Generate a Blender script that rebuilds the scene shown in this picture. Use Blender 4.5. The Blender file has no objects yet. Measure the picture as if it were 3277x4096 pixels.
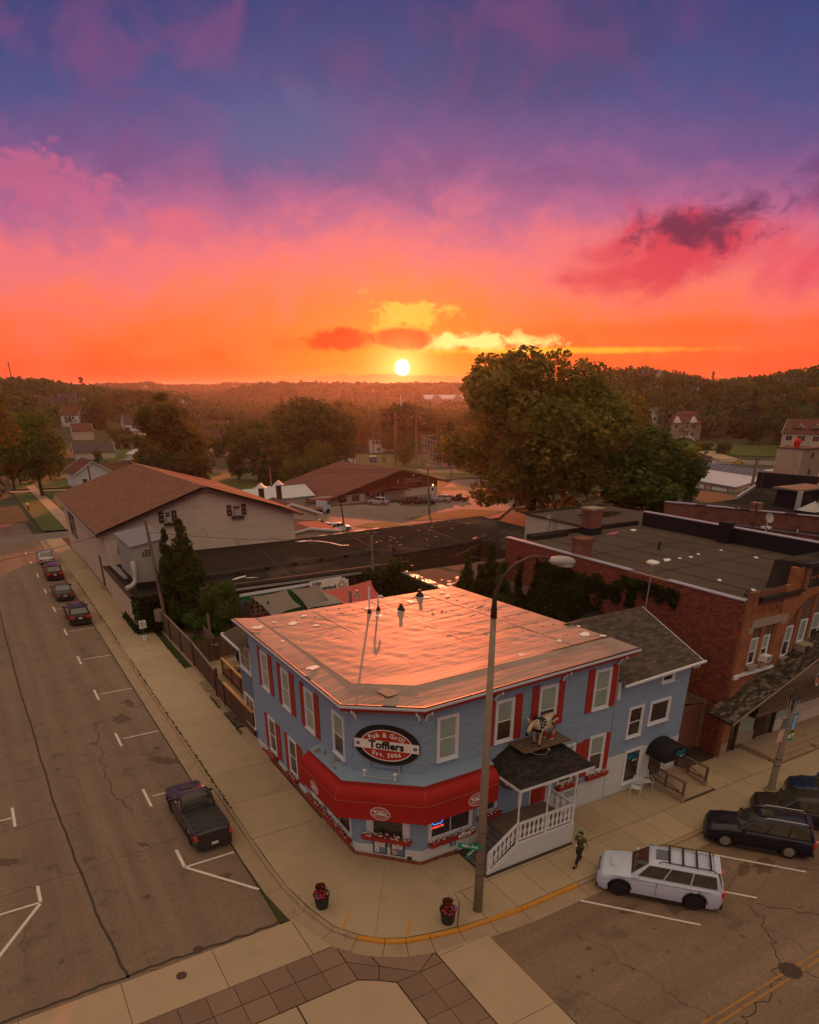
import bpy,math,random
import numpy as np
from mathutils import Vector,Matrix

# ------------------------------------------------------------------ camera
S=bpy.context.scene
C=S.collection
H=20.0
cam=bpy.data.cameras.new('camera')
cam_o=bpy.data.objects.new('camera',cam);C.objects.link(cam_o)
cam.sensor_fit='HORIZONTAL';cam.sensor_width=36.0
cam.lens=2814.3/3277*36
cam.shift_y=(2926.4-2048)/3277
cam.clip_start=0.5;cam.clip_end=12000
PITCH,AZ=0.4555,0.5354          # looks down by PITCH, turned AZ clockwise of +Y
cam_o.location=(0,0,H)
cam_o.rotation_euler=(math.pi/2-PITCH,0,-AZ)
S.camera=cam_o
S.render.resolution_x=819;S.render.resolution_y=1024
S.render.engine='CYCLES'
S.cycles.max_bounces=6;S.cycles.diffuse_bounces=3;S.cycles.glossy_bounces=3
S.cycles.transparent_max_bounces=12;S.cycles.volume_bounces=0
S.cycles.use_denoising=True
S.view_settings.view_transform='Standard';S.view_settings.look='None'
S.view_settings.exposure=0.0;S.view_settings.gamma=1.0
S.view_settings.use_curve_mapping=False

# ------------------------------------------------------------------ node maths
class X:
    """tiny wrapper so that node maths can be written as expressions"""
    def __init__(s,nt,sock): s.nt,s.s=nt,sock
    def _op(s,op,*o):
        n=s.nt.nodes.new('ShaderNodeMath');n.operation=op
        for i,a in enumerate((s,)+o):
            if isinstance(a,X): s.nt.links.new(a.s,n.inputs[i])
            else: n.inputs[i].default_value=float(a)
        return X(s.nt,n.outputs[0])
    def __add__(s,o): return s._op('ADD',o)
    __radd__=__add__
    def __mul__(s,o): return s._op('MULTIPLY',o)
    __rmul__=__mul__
    def __sub__(s,o): return s._op('SUBTRACT',o)
    def __rsub__(s,o): return (s*-1.0)+o
    def __truediv__(s,o): return s._op('DIVIDE',o)
    def __pow__(s,o): return s._op('POWER',o)
    def mx(s,o): return s._op('MAXIMUM',o)
    def mn(s,o): return s._op('MINIMUM',o)
    def absv(s): return s._op('ABSOLUTE')
    def exp(s): return s._op('EXPONENT')
    def sat(s): return s.mx(0.0).mn(1.0)
    def step(s,a,b):                       # smoothstep
        n=s.nt.nodes.new('ShaderNodeMapRange');n.interpolation_type='SMOOTHSTEP'
        s.nt.links.new(s.s,n.inputs[0]);n.inputs[1].default_value=a;n.inputs[2].default_value=b
        return X(s.nt,n.outputs[0])

def lin(c):
    """sRGB 0-255 -> linear rgba"""
    r=[]
    for v in c[:3]:
        v=v/255.0
        r.append(v/12.92 if v <= 0.04045 else ((v+0.055)/1.055) ** 2.4)
    return (*r,1.0)

def ramp(nt,x,stops,interp='LINEAR'):
    n=nt.nodes.new('ShaderNodeValToRGB');n.color_ramp.interpolation=interp
    e=n.color_ramp.elements
    while len(e) > 1: e.remove(e[-1])
    e[0].position=stops[0][0];e[0].color=stops[0][1]
    for p,c in stops[1:]:
        k=e.new(p);k.color=c
    nt.links.new(x.s if isinstance(x,X) else x,n.inputs[0])
    return n.outputs[0]

def mix(nt,a,b,f,mode='MIX'):
    n=nt.nodes.new('ShaderNodeMix');n.data_type='RGBA';n.blend_type=mode
    n.clamp_result=False
    for i,v in ((6,a),(7,b)):
        if isinstance(v,tuple): n.inputs[i].default_value=v
        else: nt.links.new(v,n.inputs[i])
    if isinstance(f,X): nt.links.new(f.s,n.inputs[0])
    elif isinstance(f,(int,float)): n.inputs[0].default_value=f
    else: nt.links.new(f,n.inputs[0])
    return n.outputs[2]

# ------------------------------------------------------------------ sky
world=bpy.data.worlds.new('World');S.world=world;world.use_nodes=True
nt=world.node_tree;nt.nodes.clear()
out=nt.nodes.new('ShaderNodeOutputWorld');bg=nt.nodes.new('ShaderNodeBackground')
nt.links.new(bg.outputs[0],out.inputs[0])
tc=nt.nodes.new('ShaderNodeTexCoord')
rotn=nt.nodes.new('ShaderNodeVectorRotate');rotn.rotation_type='Z_AXIS'
SUN_AZ=AZ-0.009;SUN_EL=math.radians(1.2)
nt.links.new(tc.outputs['Generated'],rotn.inputs['Vector'])
rotn.inputs['Angle'].default_value=SUN_AZ        # now +Y is the sun's bearing
sep=nt.nodes.new('ShaderNodeSeparateXYZ');nt.links.new(rotn.outputs[0],sep.inputs[0])
vx,vy,vz=(X(nt,sep.outputs[i]) for i in range(3))
el=vz._op('ARCSINE')*(180/math.pi)           # elevation, degrees
az=vx._op('ARCTAN2',vy)*(180/math.pi)       # bearing right of the sun, degrees

def wnoise(scale,detail=5,rough=.55,sx=1.,sz=1.,off=0.,dist=0.):
    cmb=nt.nodes.new('ShaderNodeCombineXYZ')
    nt.links.new((az*(sx/10.)+off).s,cmb.inputs[0]);nt.links.new((el*(sz/10.)).s,cmb.inputs[1])
    cmb.inputs[2].default_value=off
    n=nt.nodes.new('ShaderNodeTexNoise');n.inputs['Scale'].default_value=scale
    n.inputs['Detail'].default_value=detail;n.inputs['Roughness'].default_value=rough
    n.inputs['Distortion'].default_value=dist
    nt.links.new(cmb.outputs[0],n.inputs['Vector'])
    return X(nt,n.outputs['Fac'])

n_big=wnoise(1.0,4,.5,.55,1.1,3.1)
n_mid=wnoise(2.2,6,.58,.8,1.1,7.3,.6)
n_fine=wnoise(6.0,6,.62,.8,1.2,1.7,.4)
# the warm band arches up over the sun and wavers with the cloud
elw=el+(n_mid-.5)*5.0+(n_fine-.5)*2.6+(az.absv() ** 1.5)*0.012
base=ramp(nt,(elw/90.0).sat(),[
    (0.000,lin((255,72,34))),(2.2/90,lin((255,90,24))),(4.2/90,lin((255,112,54))),
    (6.2/90,lin((253,118,92))),(8.6/90,lin((234,112,122))),(10.8/90,lin((180,98,140))),
    (13.2/90,lin((122,84,138))),(16.2/90,lin((72,78,134))),(20.5/90,lin((46,62,118))),
    (29/90,lin((104,92,122))),(46/90,lin((226,196,162))),(1.0,lin((232,200,164)))])
# below/near the horizon the band reddens away from the sun
redden=((az.absv()-7.0)/26.0).sat()*(1.0-(el/6.0).sat())
base=mix(nt,base,lin((255,66,54)),redden*.75)
# mauve cloud veils high up
veil=n_mid.step(.40,.74)*(1.0-az.step(6,24)*.75)*(el.step(9,13))*(1.0-el.step(26,40))
base=mix(nt,base,lin((136,76,128)),veil*.7)
dark=n_big.step(.44,.68)*el.step(10,15)*(1.0-el.step(30,45))
base=mix(nt,base,lin((58,56,104)),dark*.35)

def blob(a,e,ra,re,nz,amt,lo=.08,hi=1.05):
    """a cloud centred at bearing a, elevation e"""
    d=(((az-a)/ra) ** 2.0+((el-e)/re) ** 2.0)._op('SQRT')
    return ((1.15-d+(nz-.5)*amt).step(lo,hi))
base=mix(nt,base,lin((62,96,146)),blob(-8,14.2,8,3.2,n_mid,2.2)*.6)
base=mix(nt,base,lin((204,98,134)),blob(-22,11.0,4.4,1.9,n_fine,3.0,.2,.8)*.7)
base=mix(nt,base,lin((222,102,126)),blob(-14.5,9.4,2.9,1.3,n_fine,2.6,.2,.75)*.8)
base=mix(nt,base,lin((216,44,70)),blob(17.5,8.0,7.2,3.0,n_mid,2.8)*.85)
base=mix(nt,base,lin((232,64,84)),blob(24.5,7.6,4.2,2.6,n_mid,3.0)*.65)
base=mix(nt,base,lin((88,30,70)),blob(19.6,9.0,5.0,1.7,n_fine,2.8)*.85)
base=mix(nt,base,lin((110,48,96)),blob(28,11.0,4.5,2.6,n_mid,2.6)*.6)
# glow round the sun
r2=(az*az*.55+(el-1.2)*(el-1.2))
g1=(r2*-.045).exp();g2=(r2*-.6).exp()
base=mix(nt,base,lin((255,150,16)),g1*.85*(1.0-(el/9.0).sat()*.6))
base=mix(nt,base,lin((255,226,110)),g2*.8)
# yellow broken cloud over the sun, streak to the right, two dark red puffs
base=mix(nt,base,lin((255,214,76)),blob(.6,4.3,3.8,1.2,n_fine,5.0)*.6)
st=blob(5.2,2.9,5.4,.7,n_fine,3.2,.1,.8)*.95
base=mix(nt,base,lin((255,236,140)),st)
base=mix(nt,base,lin((255,196,40)),blob(11,2.3,15,.28,n_fine,1.4)*.7)
base=mix(nt,base,lin((250,92,38)),blob(19,3.5,14,.75,n_fine,1.2)*.6)
base=mix(nt,base,lin((214,14,6)),blob(-4.4,3.0,2.9,.85,n_fine,1.8,.12,.6))
base=mix(nt,base,lin((220,18,6)),blob(.1,3.1,2.5,.8,n_fine,1.8,.12,.6))
base=mix(nt,base,lin((236,84,34)),blob(-8.0,2.7,1.9,.4,n_fine,1.8)*.5)
# low bank of cloud lying on the horizon behind the sun
bank=(1.0-(el-.78+(az*az)*.004-(n_fine-.5)*.5).step(-.05,.12))*(1.0-az.absv().step(9,14))
base=mix(nt,base,lin((236,62,40)),bank*.85)
# the sun itself, half behind the bank
ds=((az*az)+(el-1.25)*(el-1.25))._op('SQRT')
disc=1.0-ds.step(.42,.60)
base=mix(nt,base,(6.,5.2,3.4,1.),disc*(1.0-bank*.7))
halo=(ds*-.9).exp()*.7
base=mix(nt,base,(1.6,1.0,.25,1.),halo*(1.-disc))
# dim earth colour below the horizon
base=mix(nt,base,(.09,.06,.045,1.),1.0-el.step(-6,-1.5))
sky=nt.nodes.new('ShaderNodeTexSky');sky.sky_type='NISHITA';sky.sun_disc=False
sky.sun_elevation=math.radians(2.5);sky.sun_rotation=SUN_AZ
sk=mix(nt,base,sky.outputs[0],.004,'ADD')
nt.links.new(sk,bg.inputs[0]);bg.inputs[1].default_value=1.0

# ------------------------------------------------------------------ sun
SUN_LAMP_EL=math.radians(5.6)
sl=bpy.data.lights.new('sun','SUN');sl.energy=4.2;sl.angle=math.radians(.6);sl.color=(1.0,.18,.06)
so=bpy.data.objects.new('sun',sl);C.objects.link(so)
so.location=(200,330,60)
so.rotation_euler=(math.pi/2-SUN_LAMP_EL,0,math.pi-SUN_AZ)   # shines from the sun's bearing towards the camera

# ------------------------------------------------------------------ geometry helpers
WM={}
def wm(o): return WM.get(o.name,Matrix.Identity(4))
def setp(o,label=None,cat=None,group=None,kind=None):
    if label: o['label']=label
    if cat: o['category']=cat
    if group: o['group']=group
    if kind: o['kind']=kind
    return o
def thing(name,label,cat,loc=(0,0,0),rz=0.,group=None,kind=None):
    o=bpy.data.objects.new(name,None);C.objects.link(o)
    o.empty_display_size=.3
    o.location=loc;o.rotation_euler=(0,0,rz)
    WM[o.name]=Matrix.Translation(Vector(loc)) @ Matrix.Rotation(rz,4,'Z')
    return setp(o,label,cat,group,kind)

class MB:
    def __init__(s,M=None): s.v=[];s.f=[];s.mi=[];s.M=M
    def add(s,vs,fs,mi=0):
        k=len(s.v)
        if s.M is not None:
            s.v += [tuple(s.M @ Vector(v)) for v in vs]
        else: s.v += [tuple(v) for v in vs]
        s.f += [tuple(i+k for i in f) for f in fs];s.mi += [mi]*len(fs)
        return s
    def box(s,x0,y0,z0,x1,y1,z1,mi=0):
        return s.add([(x0,y0,z0),(x1,y0,z0),(x1,y1,z0),(x0,y1,z0),(x0,y0,z1),(x1,y0,z1),(x1,y1,z1),(x0,y1,z1)],
                     [(0,3,2,1),(4,5,6,7),(0,1,5,4),(1,2,6,5),(2,3,7,6),(3,0,4,7)],mi)
    def bar(s,p,q,w,h,mi=0):
        p=Vector(p);q=Vector(q);d=(q-p).normalized()
        up=Vector((0,0,1)) if abs(d.z) < .97 else Vector((0,1,0))
        a=d.cross(up).normalized()*w/2;b=a.cross(d).normalized()*h/2
        vs=[p-a-b,p+a-b,p+a+b,p-a+b,q-a-b,q+a-b,q+a+b,q-a+b]
        return s.add(vs,[(0,3,2,1),(4,5,6,7),(0,1,5,4),(1,2,6,5),(2,3,7,6),(3,0,4,7)],mi)
    def prism(s,poly,z0,z1,mi=0):
        n=len(poly)
        vs=[(p[0],p[1],z0) for p in poly]+[(p[0],p[1],z1) for p in poly]
        fs=[tuple(range(n))[::-1],tuple(range(n,2*n))]+[(i,(i+1) % n,n+(i+1) % n,n+i) for i in range(n)]
        return s.add(vs,fs,mi)
    def ext(s,pts,off,mi=0):
        """polygon pts extruded by the vector off"""
        n=len(pts);off=Vector(off)
        vs=[Vector(p) for p in pts]+[Vector(p)+off for p in pts]
        fs=[tuple(range(n))[::-1],tuple(range(n,2*n))]+[(i,(i+1) % n,n+(i+1) % n,n+i) for i in range(n)]
        return s.add(vs,fs,mi)
    def tube(s,pts,r,n=8,mi=0,cap=True):
        pts=[Vector(p) for p in pts];k=len(pts)
        rr=r if isinstance(r,(list,tuple)) else [r]*k
        vs=[];prev=None
        for i,p in enumerate(pts):
            d=(pts[min(i+1,k-1)]-pts[max(i-1,0)]).normalized()
            if prev is None:
                a=d.cross(Vector((0,0,1)) if abs(d.z) < .9 else Vector((1,0,0))).normalized()
            else: a=(prev-d*prev.dot(d)).normalized()
            prev=a;b=d.cross(a)
            for j in range(n):
                t=2*math.pi*j/n
                vs.append(p+(a*math.cos(t)+b*math.sin(t))*rr[i])
        fs=[(i*n+j,i*n+(j+1) % n,(i+1)*n+(j+1) % n,(i+1)*n+j) for i in range(k-1) for j in range(n)]
        if cap: fs += [tuple(range(n))[::-1],tuple(range((k-1)*n,k*n))]
        return s.add(vs,fs,mi)
    def lathe(s,prof,c=(0,0,0),n=12,mi=0,sx=1.,sy=1.):
        vs=[]
        for r,z in prof:
            for j in range(n):
                t=2*math.pi*j/n
                vs.append((c[0]+r*math.cos(t)*sx,c[1]+r*math.sin(t)*sy,c[2]+z))
        k=len(prof)
        fs=[(i*n+j,i*n+(j+1) % n,(i+1)*n+(j+1) % n,(i+1)*n+j) for i in range(k-1) for j in range(n)]
        fs += [tuple(range(n))[::-1],tuple(range((k-1)*n,k*n))]
        return s.add(vs,fs,mi)
    def ball(s,c,r,n=10,m=6,mi=0,sz=1.):
        prof=[(max(.001,r*math.sin(math.pi*i/m)),-r*sz*math.cos(math.pi*i/m)) for i in range(m+1)]
        return s.lathe(prof,c,n,mi)
    def disc(s,c,rx,ry,rot=0,z=None,n=14,th=.004,wob=0,rnd=None,mi=0):
        p=[]
        for j in range(n):
            t=2*math.pi*j/n;k=1+(rnd.uniform(-wob,wob) if rnd else 0)
            x,y=rx*k*math.cos(t),ry*k*math.sin(t)
            p.append((c[0]+x*math.cos(rot)-y*math.sin(rot),c[1]+x*math.sin(rot)+y*math.cos(rot)))
        return s.prism(p,c[2],c[2]+th,mi)
    def build(s,name,mats,parent=None,world=True,smooth=False,label=None,cat=None,group=None,kind=None,origin=None):
        me=bpy.data.meshes.new(name)
        if not isinstance(mats,(list,tuple)): mats=[mats]
        loc=Vector((0,0,0))
        vs=s.v
        if parent is not None and world:
            inv=wm(parent).inverted();vs=[tuple(inv @ Vector(v)) for v in vs]
        elif parent is None:
            a=np.array(vs);c=((a[:,0].min()+a[:,0].max())/2,(a[:,1].min()+a[:,1].max())/2,a[:,2].min())
            loc=Vector(c);vs=(a-np.array(c)).tolist()
        me.from_pydata(vs,[],s.f)
        for m in mats: me.materials.append(m)
        if len(mats) > 1: me.polygons.foreach_set('material_index',s.mi)
        if smooth: me.polygons.foreach_set('use_smooth',[True]*len(me.polygons))
        me.update()
        o=bpy.data.objects.new(name,me);C.objects.link(o)
        o.location=loc
        if parent is not None: o.parent=parent;WM[o.name]=wm(parent).copy()
        else: WM[o.name]=Matrix.Translation(loc)
        return setp(o,label,cat,group,kind)

def raw(mb,name,mat):
    o=mb.build(name,mat);me=o.data;me.transform(Matrix.Translation(o.location));bpy.data.objects.remove(o);return me
def inst(o,loc=None,rz=None,parent=None,name=None,scale=None):
    """one more object on the same mesh"""
    c=o.copy();C.objects.link(c)
    if parent is not None: c.parent=parent
    if loc is not None: c.location=loc
    if rz is not None: c.rotation_euler=(0,0,rz)
    if scale is not None: c.scale=scale
    return c
def dup(o,loc=None,rz=None,label=None,parent=None,scale=None,group=None):
    c=o.copy();C.objects.link(c);c.parent=parent
    if loc is not None: c.location=loc
    if rz is not None: c.rotation_euler=(0,0,rz)
    if scale is not None: c.scale=(scale,)*3 if isinstance(scale,(int,float)) else scale
    if label: c['label']=label
    if group: c['group']=group
    for ch in list(o.children): dup(ch,parent=c)
    return c
def wallM(x,y,ang,z=0.):
    """local x = to the right seen from outside, y = into the wall, z = up"""
    return Matrix.Translation((x,y,z)) @ Matrix.Rotation(ang,4,'Z')
def gz(x,y):
    d=math.hypot(x,y)
    return-0.045*min(max(d-100,0),210)
def sub(M,x=0.,y=0.,z=0.,ang=0.): return M @ Matrix.Translation((x,y,z)) @ Matrix.Rotation(ang,4,'Z')

def text_part(txt,size,M,mat,parent,bold=.0,arc=None,name='lettering',depth=.006,up=True,label=None,sx=1.,shear=0.):
    """flat lettering; M maps local x right, z up, -y outward.  arc = radius"""
    cu=bpy.data.curves.new(name,'FONT');cu.size=size;cu.offset=bold;cu.extrude=depth/2;cu.shear=shear
    cu.align_x='CENTER';cu.align_y='CENTER';cu.resolution_u=2
    R=Matrix.Rotation(math.pi/2,4,'X')
    vs,fs=[],[]
    def put(ch,T):
        cu.body=ch
        o=bpy.data.objects.new('t',cu);me=bpy.data.meshes.new_from_object(o)
        k=len(vs)
        for v in me.vertices: vs.append(tuple(T @ R @ Vector((v.co.x*sx,v.co.y,v.co.z))))
        for p in me.polygons: fs.append(tuple(i+k for i in p.vertices))
        bpy.data.objects.remove(o);bpy.data.meshes.remove(me)
    if arc is None: put(txt,M)
    else:
        w=size*.62*sx
        wid=[w*(.55 if c in 'il.,!I1' else 1.25 if c in 'mwMWG&' else .6 if c == ' ' else 1.) for c in txt]
        tot=sum(wid);pos=-tot/2
        for c,cw in zip(txt,wid):
            t=(pos+cw/2)/abs(arc);pos += cw
            if c == ' ': continue
            if arc > 0: T=M @ Matrix.Translation((arc*math.sin(t),0,arc*math.cos(t)-arc)) @ Matrix.Rotation(t,4,'Y')
            else: T=M @ Matrix.Translation((-arc*math.sin(t),0,arc*math.cos(t)*1-arc)) @ Matrix.Rotation(-t,4,'Y')
            put(c,T)
    bpy.data.curves.remove(cu)
    mb=MB();mb.v=vs;mb.f=fs;mb.mi=[0]*len(fs)
    return mb.build(name,mat,parent,label=label)

# ------------------------------------------------------------------ materials
def material(name,col,rough=.85,var=.12,scale=1.5,bump=0.,bscale=20.,metal=0.,spec=.3,rand=0.,detail=4,dirt=None,emit=None,coat=0.,trans=0.):
    m=bpy.data.materials.new(name);m.use_nodes=True
    t=m.node_tree;b=t.nodes['Principled BSDF']
    geo=t.nodes.new('ShaderNodeNewGeometry')
    pos=geo.outputs['Position']
    c=(*col[:3],1.)
    n=t.nodes.new('ShaderNodeTexNoise');n.inputs['Scale'].default_value=scale;n.inputs['Detail'].default_value=detail
    n.inputs['Roughness'].default_value=.6
    t.links.new(pos,n.inputs['Vector'])
    f=(X(t,n.outputs['Fac'])-.5)*(2.2*var)+1.0
    if rand:
        oi=t.nodes.new('ShaderNodeObjectInfo');f=f*((X(t,oi.outputs['Random'])-.5)*(2*rand)+1.0)
    hs=t.nodes.new('ShaderNodeVectorMath');hs.operation='SCALE';hs.inputs[0].default_value=c[:3]
    t.links.new(f.s,hs.inputs['Scale']);colo=hs.outputs[0]
    if dirt:
        n2=t.nodes.new('ShaderNodeTexNoise');n2.inputs['Scale'].default_value=dirt[1];n2.inputs['Detail'].default_value=6
        n2.inputs['Roughness'].default_value=.65;t.links.new(pos,n2.inputs['Vector'])
        colo=mix(t,colo,(*dirt[0][:3],1.),X(t,n2.outputs['Fac']).step(dirt[2],dirt[2]+.16)*dirt[3])
    t.links.new(colo,b.inputs['Base Color'])
    b.inputs['Roughness'].default_value=rough;b.inputs['Metallic'].default_value=metal
    b.inputs['Specular IOR Level'].default_value=spec;b.inputs['Coat Weight'].default_value=coat
    if trans: b.inputs['Transmission Weight'].default_value=trans
    if emit: b.inputs['Emission Color'].default_value=(*emit[:3],1.);b.inputs['Emission Strength'].default_value=emit[3]
    if bump:
        n3=t.nodes.new('ShaderNodeTexNoise');n3.inputs['Scale'].default_value=bscale;n3.inputs['Detail'].default_value=3
        t.links.new(pos,n3.inputs['Vector'])
        bp=t.nodes.new('ShaderNodeBump');bp.inputs['Strength'].default_value=bump;bp.inputs['Distance'].default_value=.02
        t.links.new(n3.outputs['Fac'],bp.inputs['Height']);t.links.new(bp.outputs[0],b.inputs['Normal'])
    return m

def brickmat(name,c1,c2,mortar,scale=1.,bw=.215,bh=.075,axis='X',rough=.9,ms=.012):
    m=material(name,c1,rough);t=m.node_tree;b=t.nodes['Principled BSDF']
    geo=t.nodes.new('ShaderNodeNewGeometry');sp=t.nodes.new('ShaderNodeSeparateXYZ');t.links.new(geo.outputs['Position'],sp.inputs[0])
    cm=t.nodes.new('ShaderNodeCombineXYZ');t.links.new(sp.outputs[0 if axis == 'X' else 1],cm.inputs[0]);t.links.new(sp.outputs[2],cm.inputs[1])
    br=t.nodes.new('ShaderNodeTexBrick');t.links.new(cm.outputs[0],br.inputs['Vector'])
    br.inputs['Color1'].default_value=(*c1,1);br.inputs['Color2'].default_value=(*c2,1);br.inputs['Mortar'].default_value=(*mortar,1)
    br.inputs['Scale'].default_value=1.;br.inputs['Brick Width'].default_value=bw;br.inputs['Row Height'].default_value=bh
    br.inputs['Mortar Size'].default_value=ms
    n=t.nodes.new('ShaderNodeTexNoise');n.inputs['Scale'].default_value=.9;t.links.new(geo.outputs['Position'],n.inputs['Vector'])
    c=mix(t,br.outputs['Color'],(.03,.02,.018,1.),X(t,n.outputs['Fac']).step(.5,.75)*.4)
    t.links.new(c,b.inputs['Base Color'])
    bp=t.nodes.new('ShaderNodeBump');bp.inputs['Strength'].default_value=.6;bp.inputs['Distance'].default_value=.01
    t.links.new((1.0-X(t,br.outputs['Fac'])).s,bp.inputs['Height']);t.links.new(bp.outputs[0],b.inputs['Normal'])
    return m

def crackmat(name,col,patch,rough=.85):
    """worn asphalt: blotches, oil, hairline cracks"""
    m=material(name,col,rough,var=.16,scale=.35,bump=.35,bscale=45,dirt=(patch,.5,.56,.6))
    t=m.node_tree;b=t.nodes['Principled BSDF']
    old=b.inputs['Base Color'].links[0].from_socket
    geo=t.nodes.new('ShaderNodeNewGeometry')
    wn=t.nodes.new('ShaderNodeTexNoise');wn.inputs['Scale'].default_value=.8;wn.inputs['Detail'].default_value=5
    t.links.new(geo.outputs['Position'],wn.inputs['Vector'])
    va=t.nodes.new('ShaderNodeVectorMath');va.operation='MULTIPLY_ADD'
    t.links.new(wn.outputs['Color'],va.inputs[0]);va.inputs[1].default_value=(1.6,1.6,0);t.links.new(geo.outputs['Position'],va.inputs[2])
    cur=old
    for sc,w,lo in ((.16,.004,.5),(.5,.008,.62)):
        vo=t.nodes.new('ShaderNodeTexVoronoi');vo.feature='DISTANCE_TO_EDGE';vo.inputs['Scale'].default_value=sc
        t.links.new(va.outputs[0],vo.inputs['Vector'])
        mk=t.nodes.new('ShaderNodeTexNoise');mk.inputs['Scale'].default_value=.12+sc*.1;t.links.new(geo.outputs['Position'],mk.inputs['Vector'])
        f=(1.0-X(t,vo.outputs['Distance']).step(w*.3,w))*X(t,mk.outputs['Fac']).step(lo,lo+.06)
        cur=mix(t,cur,(col[0]*.22,col[1]*.22,col[2]*.22,1.),f*.6)
    sp=t.nodes.new('ShaderNodeTexNoise');sp.inputs['Scale'].default_value=2.2;sp.inputs['Detail'].default_value=2
    t.links.new(geo.outputs['Position'],sp.inputs['Vector'])
    cur=mix(t,cur,(col[0]*.35,col[1]*.35,col[2]*.35,1.),X(t,sp.outputs['Fac']).step(.7,.76)*.7)
    gr=t.nodes.new('ShaderNodeTexNoise');gr.inputs['Scale'].default_value=28;gr.inputs['Detail'].default_value=2
    t.links.new(geo.outputs['Position'],gr.inputs['Vector'])
    sc_=t.nodes.new('ShaderNodeVectorMath');sc_.operation='SCALE';t.links.new(cur,sc_.inputs[0])
    ln_=t.nodes.new('ShaderNodeMapping');ln_.inputs['Scale'].default_value=(.045,1.1,1) if 'right' in name else (1.1,.045,1);t.links.new(geo.outputs['Position'],ln_.inputs['Vector'])
    la_=t.nodes.new('ShaderNodeTexNoise');la_.inputs['Scale'].default_value=1.;la_.inputs['Detail'].default_value=4;t.links.new(ln_.outputs[0],la_.inputs['Vector'])
    g2_=t.nodes.new('ShaderNodeTexNoise');g2_.inputs['Scale'].default_value=7;g2_.inputs['Detail'].default_value=6;g2_.inputs['Roughness'].default_value=.8;t.links.new(geo.outputs['Position'],g2_.inputs['Vector'])
    t.links.new((((X(t,gr.outputs['Fac'])-.5)*1.1+1.0)*((X(t,la_.outputs['Fac'])-.5)*.8+1.0)*((X(t,g2_.outputs['Fac'])-.5)*.9+1.0)).s,sc_.inputs['Scale'])
    t.links.new(sc_.outputs[0],b.inputs['Base Color'])
    return m
def foliage(name,c1,c2,sc=.25):
    m=bpy.data.materials.new(name);m.use_nodes=True;t=m.node_tree;b=t.nodes['Principled BSDF']
    geo=t.nodes.new('ShaderNodeNewGeometry');oi=t.nodes.new('ShaderNodeObjectInfo')
    n=t.nodes.new('ShaderNodeTexNoise');n.inputs['Scale'].default_value=sc;n.inputs['Detail'].default_value=3
    t.links.new(geo.outputs['Position'],n.inputs['Vector'])
    f=(X(t,n.outputs['Fac']).step(.32,.68)*.6+X(t,geo.outputs['Random Per Island'])*.4+(X(t,oi.outputs['Random'])-.5)*.35).sat()
    c=mix(t,(*c1,1.),(*c2,1.),f)
    t.links.new(c,b.inputs['Base Color']);b.inputs['Roughness'].default_value=.75;b.inputs['Specular IOR Level'].default_value=.2
    tr=t.nodes.new('ShaderNodeBsdfTranslucent');t.links.new(c,tr.inputs[0])
    ms=t.nodes.new('ShaderNodeMixShader');ms.inputs[0].default_value=.35
    t.links.new(b.outputs[0],ms.inputs[1]);t.links.new(tr.outputs[0],ms.inputs[2])
    t.links.new(ms.outputs[0],t.nodes['Material Output'].inputs[0])
    return m

K={}
K['asphalt']=crackmat('asphalt',(.195,.138,.098),(.075,.058,.046))
K['asphalt2']=crackmat('asphalt_right',(.200,.136,.093),(.085,.066,.052))
K['far_road']=material('far_road',(.19,.155,.13),.9,var=.2,scale=.3)
K['tar']=material('tar_seam',(.058,.040,.028),.7)
K['concrete']=material('concrete',(.385,.295,.195),.88,var=.13,scale=.7,bump=.15,bscale=60,rand=.07,dirt=((.19,.145,.105),.45,.56,.35))
K['conc_band']=material('concrete_band',(.40,.295,.195),.88,var=.12,scale=.5,bump=.15,bscale=60,rand=.06,dirt=((.2,.16,.12),.6,.58,.4))
K['paver']=material('brown_concrete',(.215,.135,.098),.88,var=.14,scale=.9,bump=.2,bscale=50,rand=.12,dirt=((.3,.24,.19),1.1,.62,.35))
K['joint']=material('joint_dirt',(.06,.045,.034),.95)
K['kerb']=material('kerb_concrete',(.33,.245,.165),.88,var=.2,scale=1.2,dirt=((.11,.085,.065),1.3,.58,.5))
K['yellow']=material('yellow_paint',(.50,.23,.035),.75,var=.2,scale=2.5,dirt=((.3,.25,.19),5,.6,.8))
K['yellow_line']=material('faded_yellow_line',(.36,.185,.05),.85,dirt=((.19,.13,.09),4,.5,.8))
K['yellow_worn']=material('worn_yellow_paint',(.22,.14,.07),.85,dirt=((.155,.122,.096),3,.42,.95))
K['whitep']=material('white_road_paint',(.66,.61,.55),.8,dirt=((.155,.122,.096),9,.56,.85))
K['grass']=material('grass',(.075,.105,.022),.95,var=.35,scale=.6,bump=.5,bscale=9)
K['weeds']=foliage('weeds',(.03,.06,.012),(.07,.12,.025))
K['earth']=material('earth',(.050,.058,.024),.95,var=.3,scale=.08)
K['gravel']=material('gravel',(.24,.18,.14),.9,var=.5,scale=14,bump=.9,bscale=12)
K['stonebit']=material('gravel_stone',(.28,.21,.16),.85,rand=.4)
K['blue']=material('blue_siding',(.235,.335,.46),.72,var=.06,scale=.8,rand=.05,bump=.08,bscale=30,dirt=((.15,.18,.24),.5,.6,.25))
K['blue_grey']=material('blue_grey_wall',(.14,.20,.28),.75,var=.08,scale=.8,rand=.04)  # darker than the siding: shows in the board gaps as painted shadow lines
K['white']=material('white_paint',(.66,.70,.76),.6,var=.05,scale=2)
K['white_worn']=material('worn_white_stucco',(.55,.59,.61),.85,var=.1,scale=2,bump=.25,bscale=30,dirt=((.34,.32,.27),1.4,.6,.4))
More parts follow.
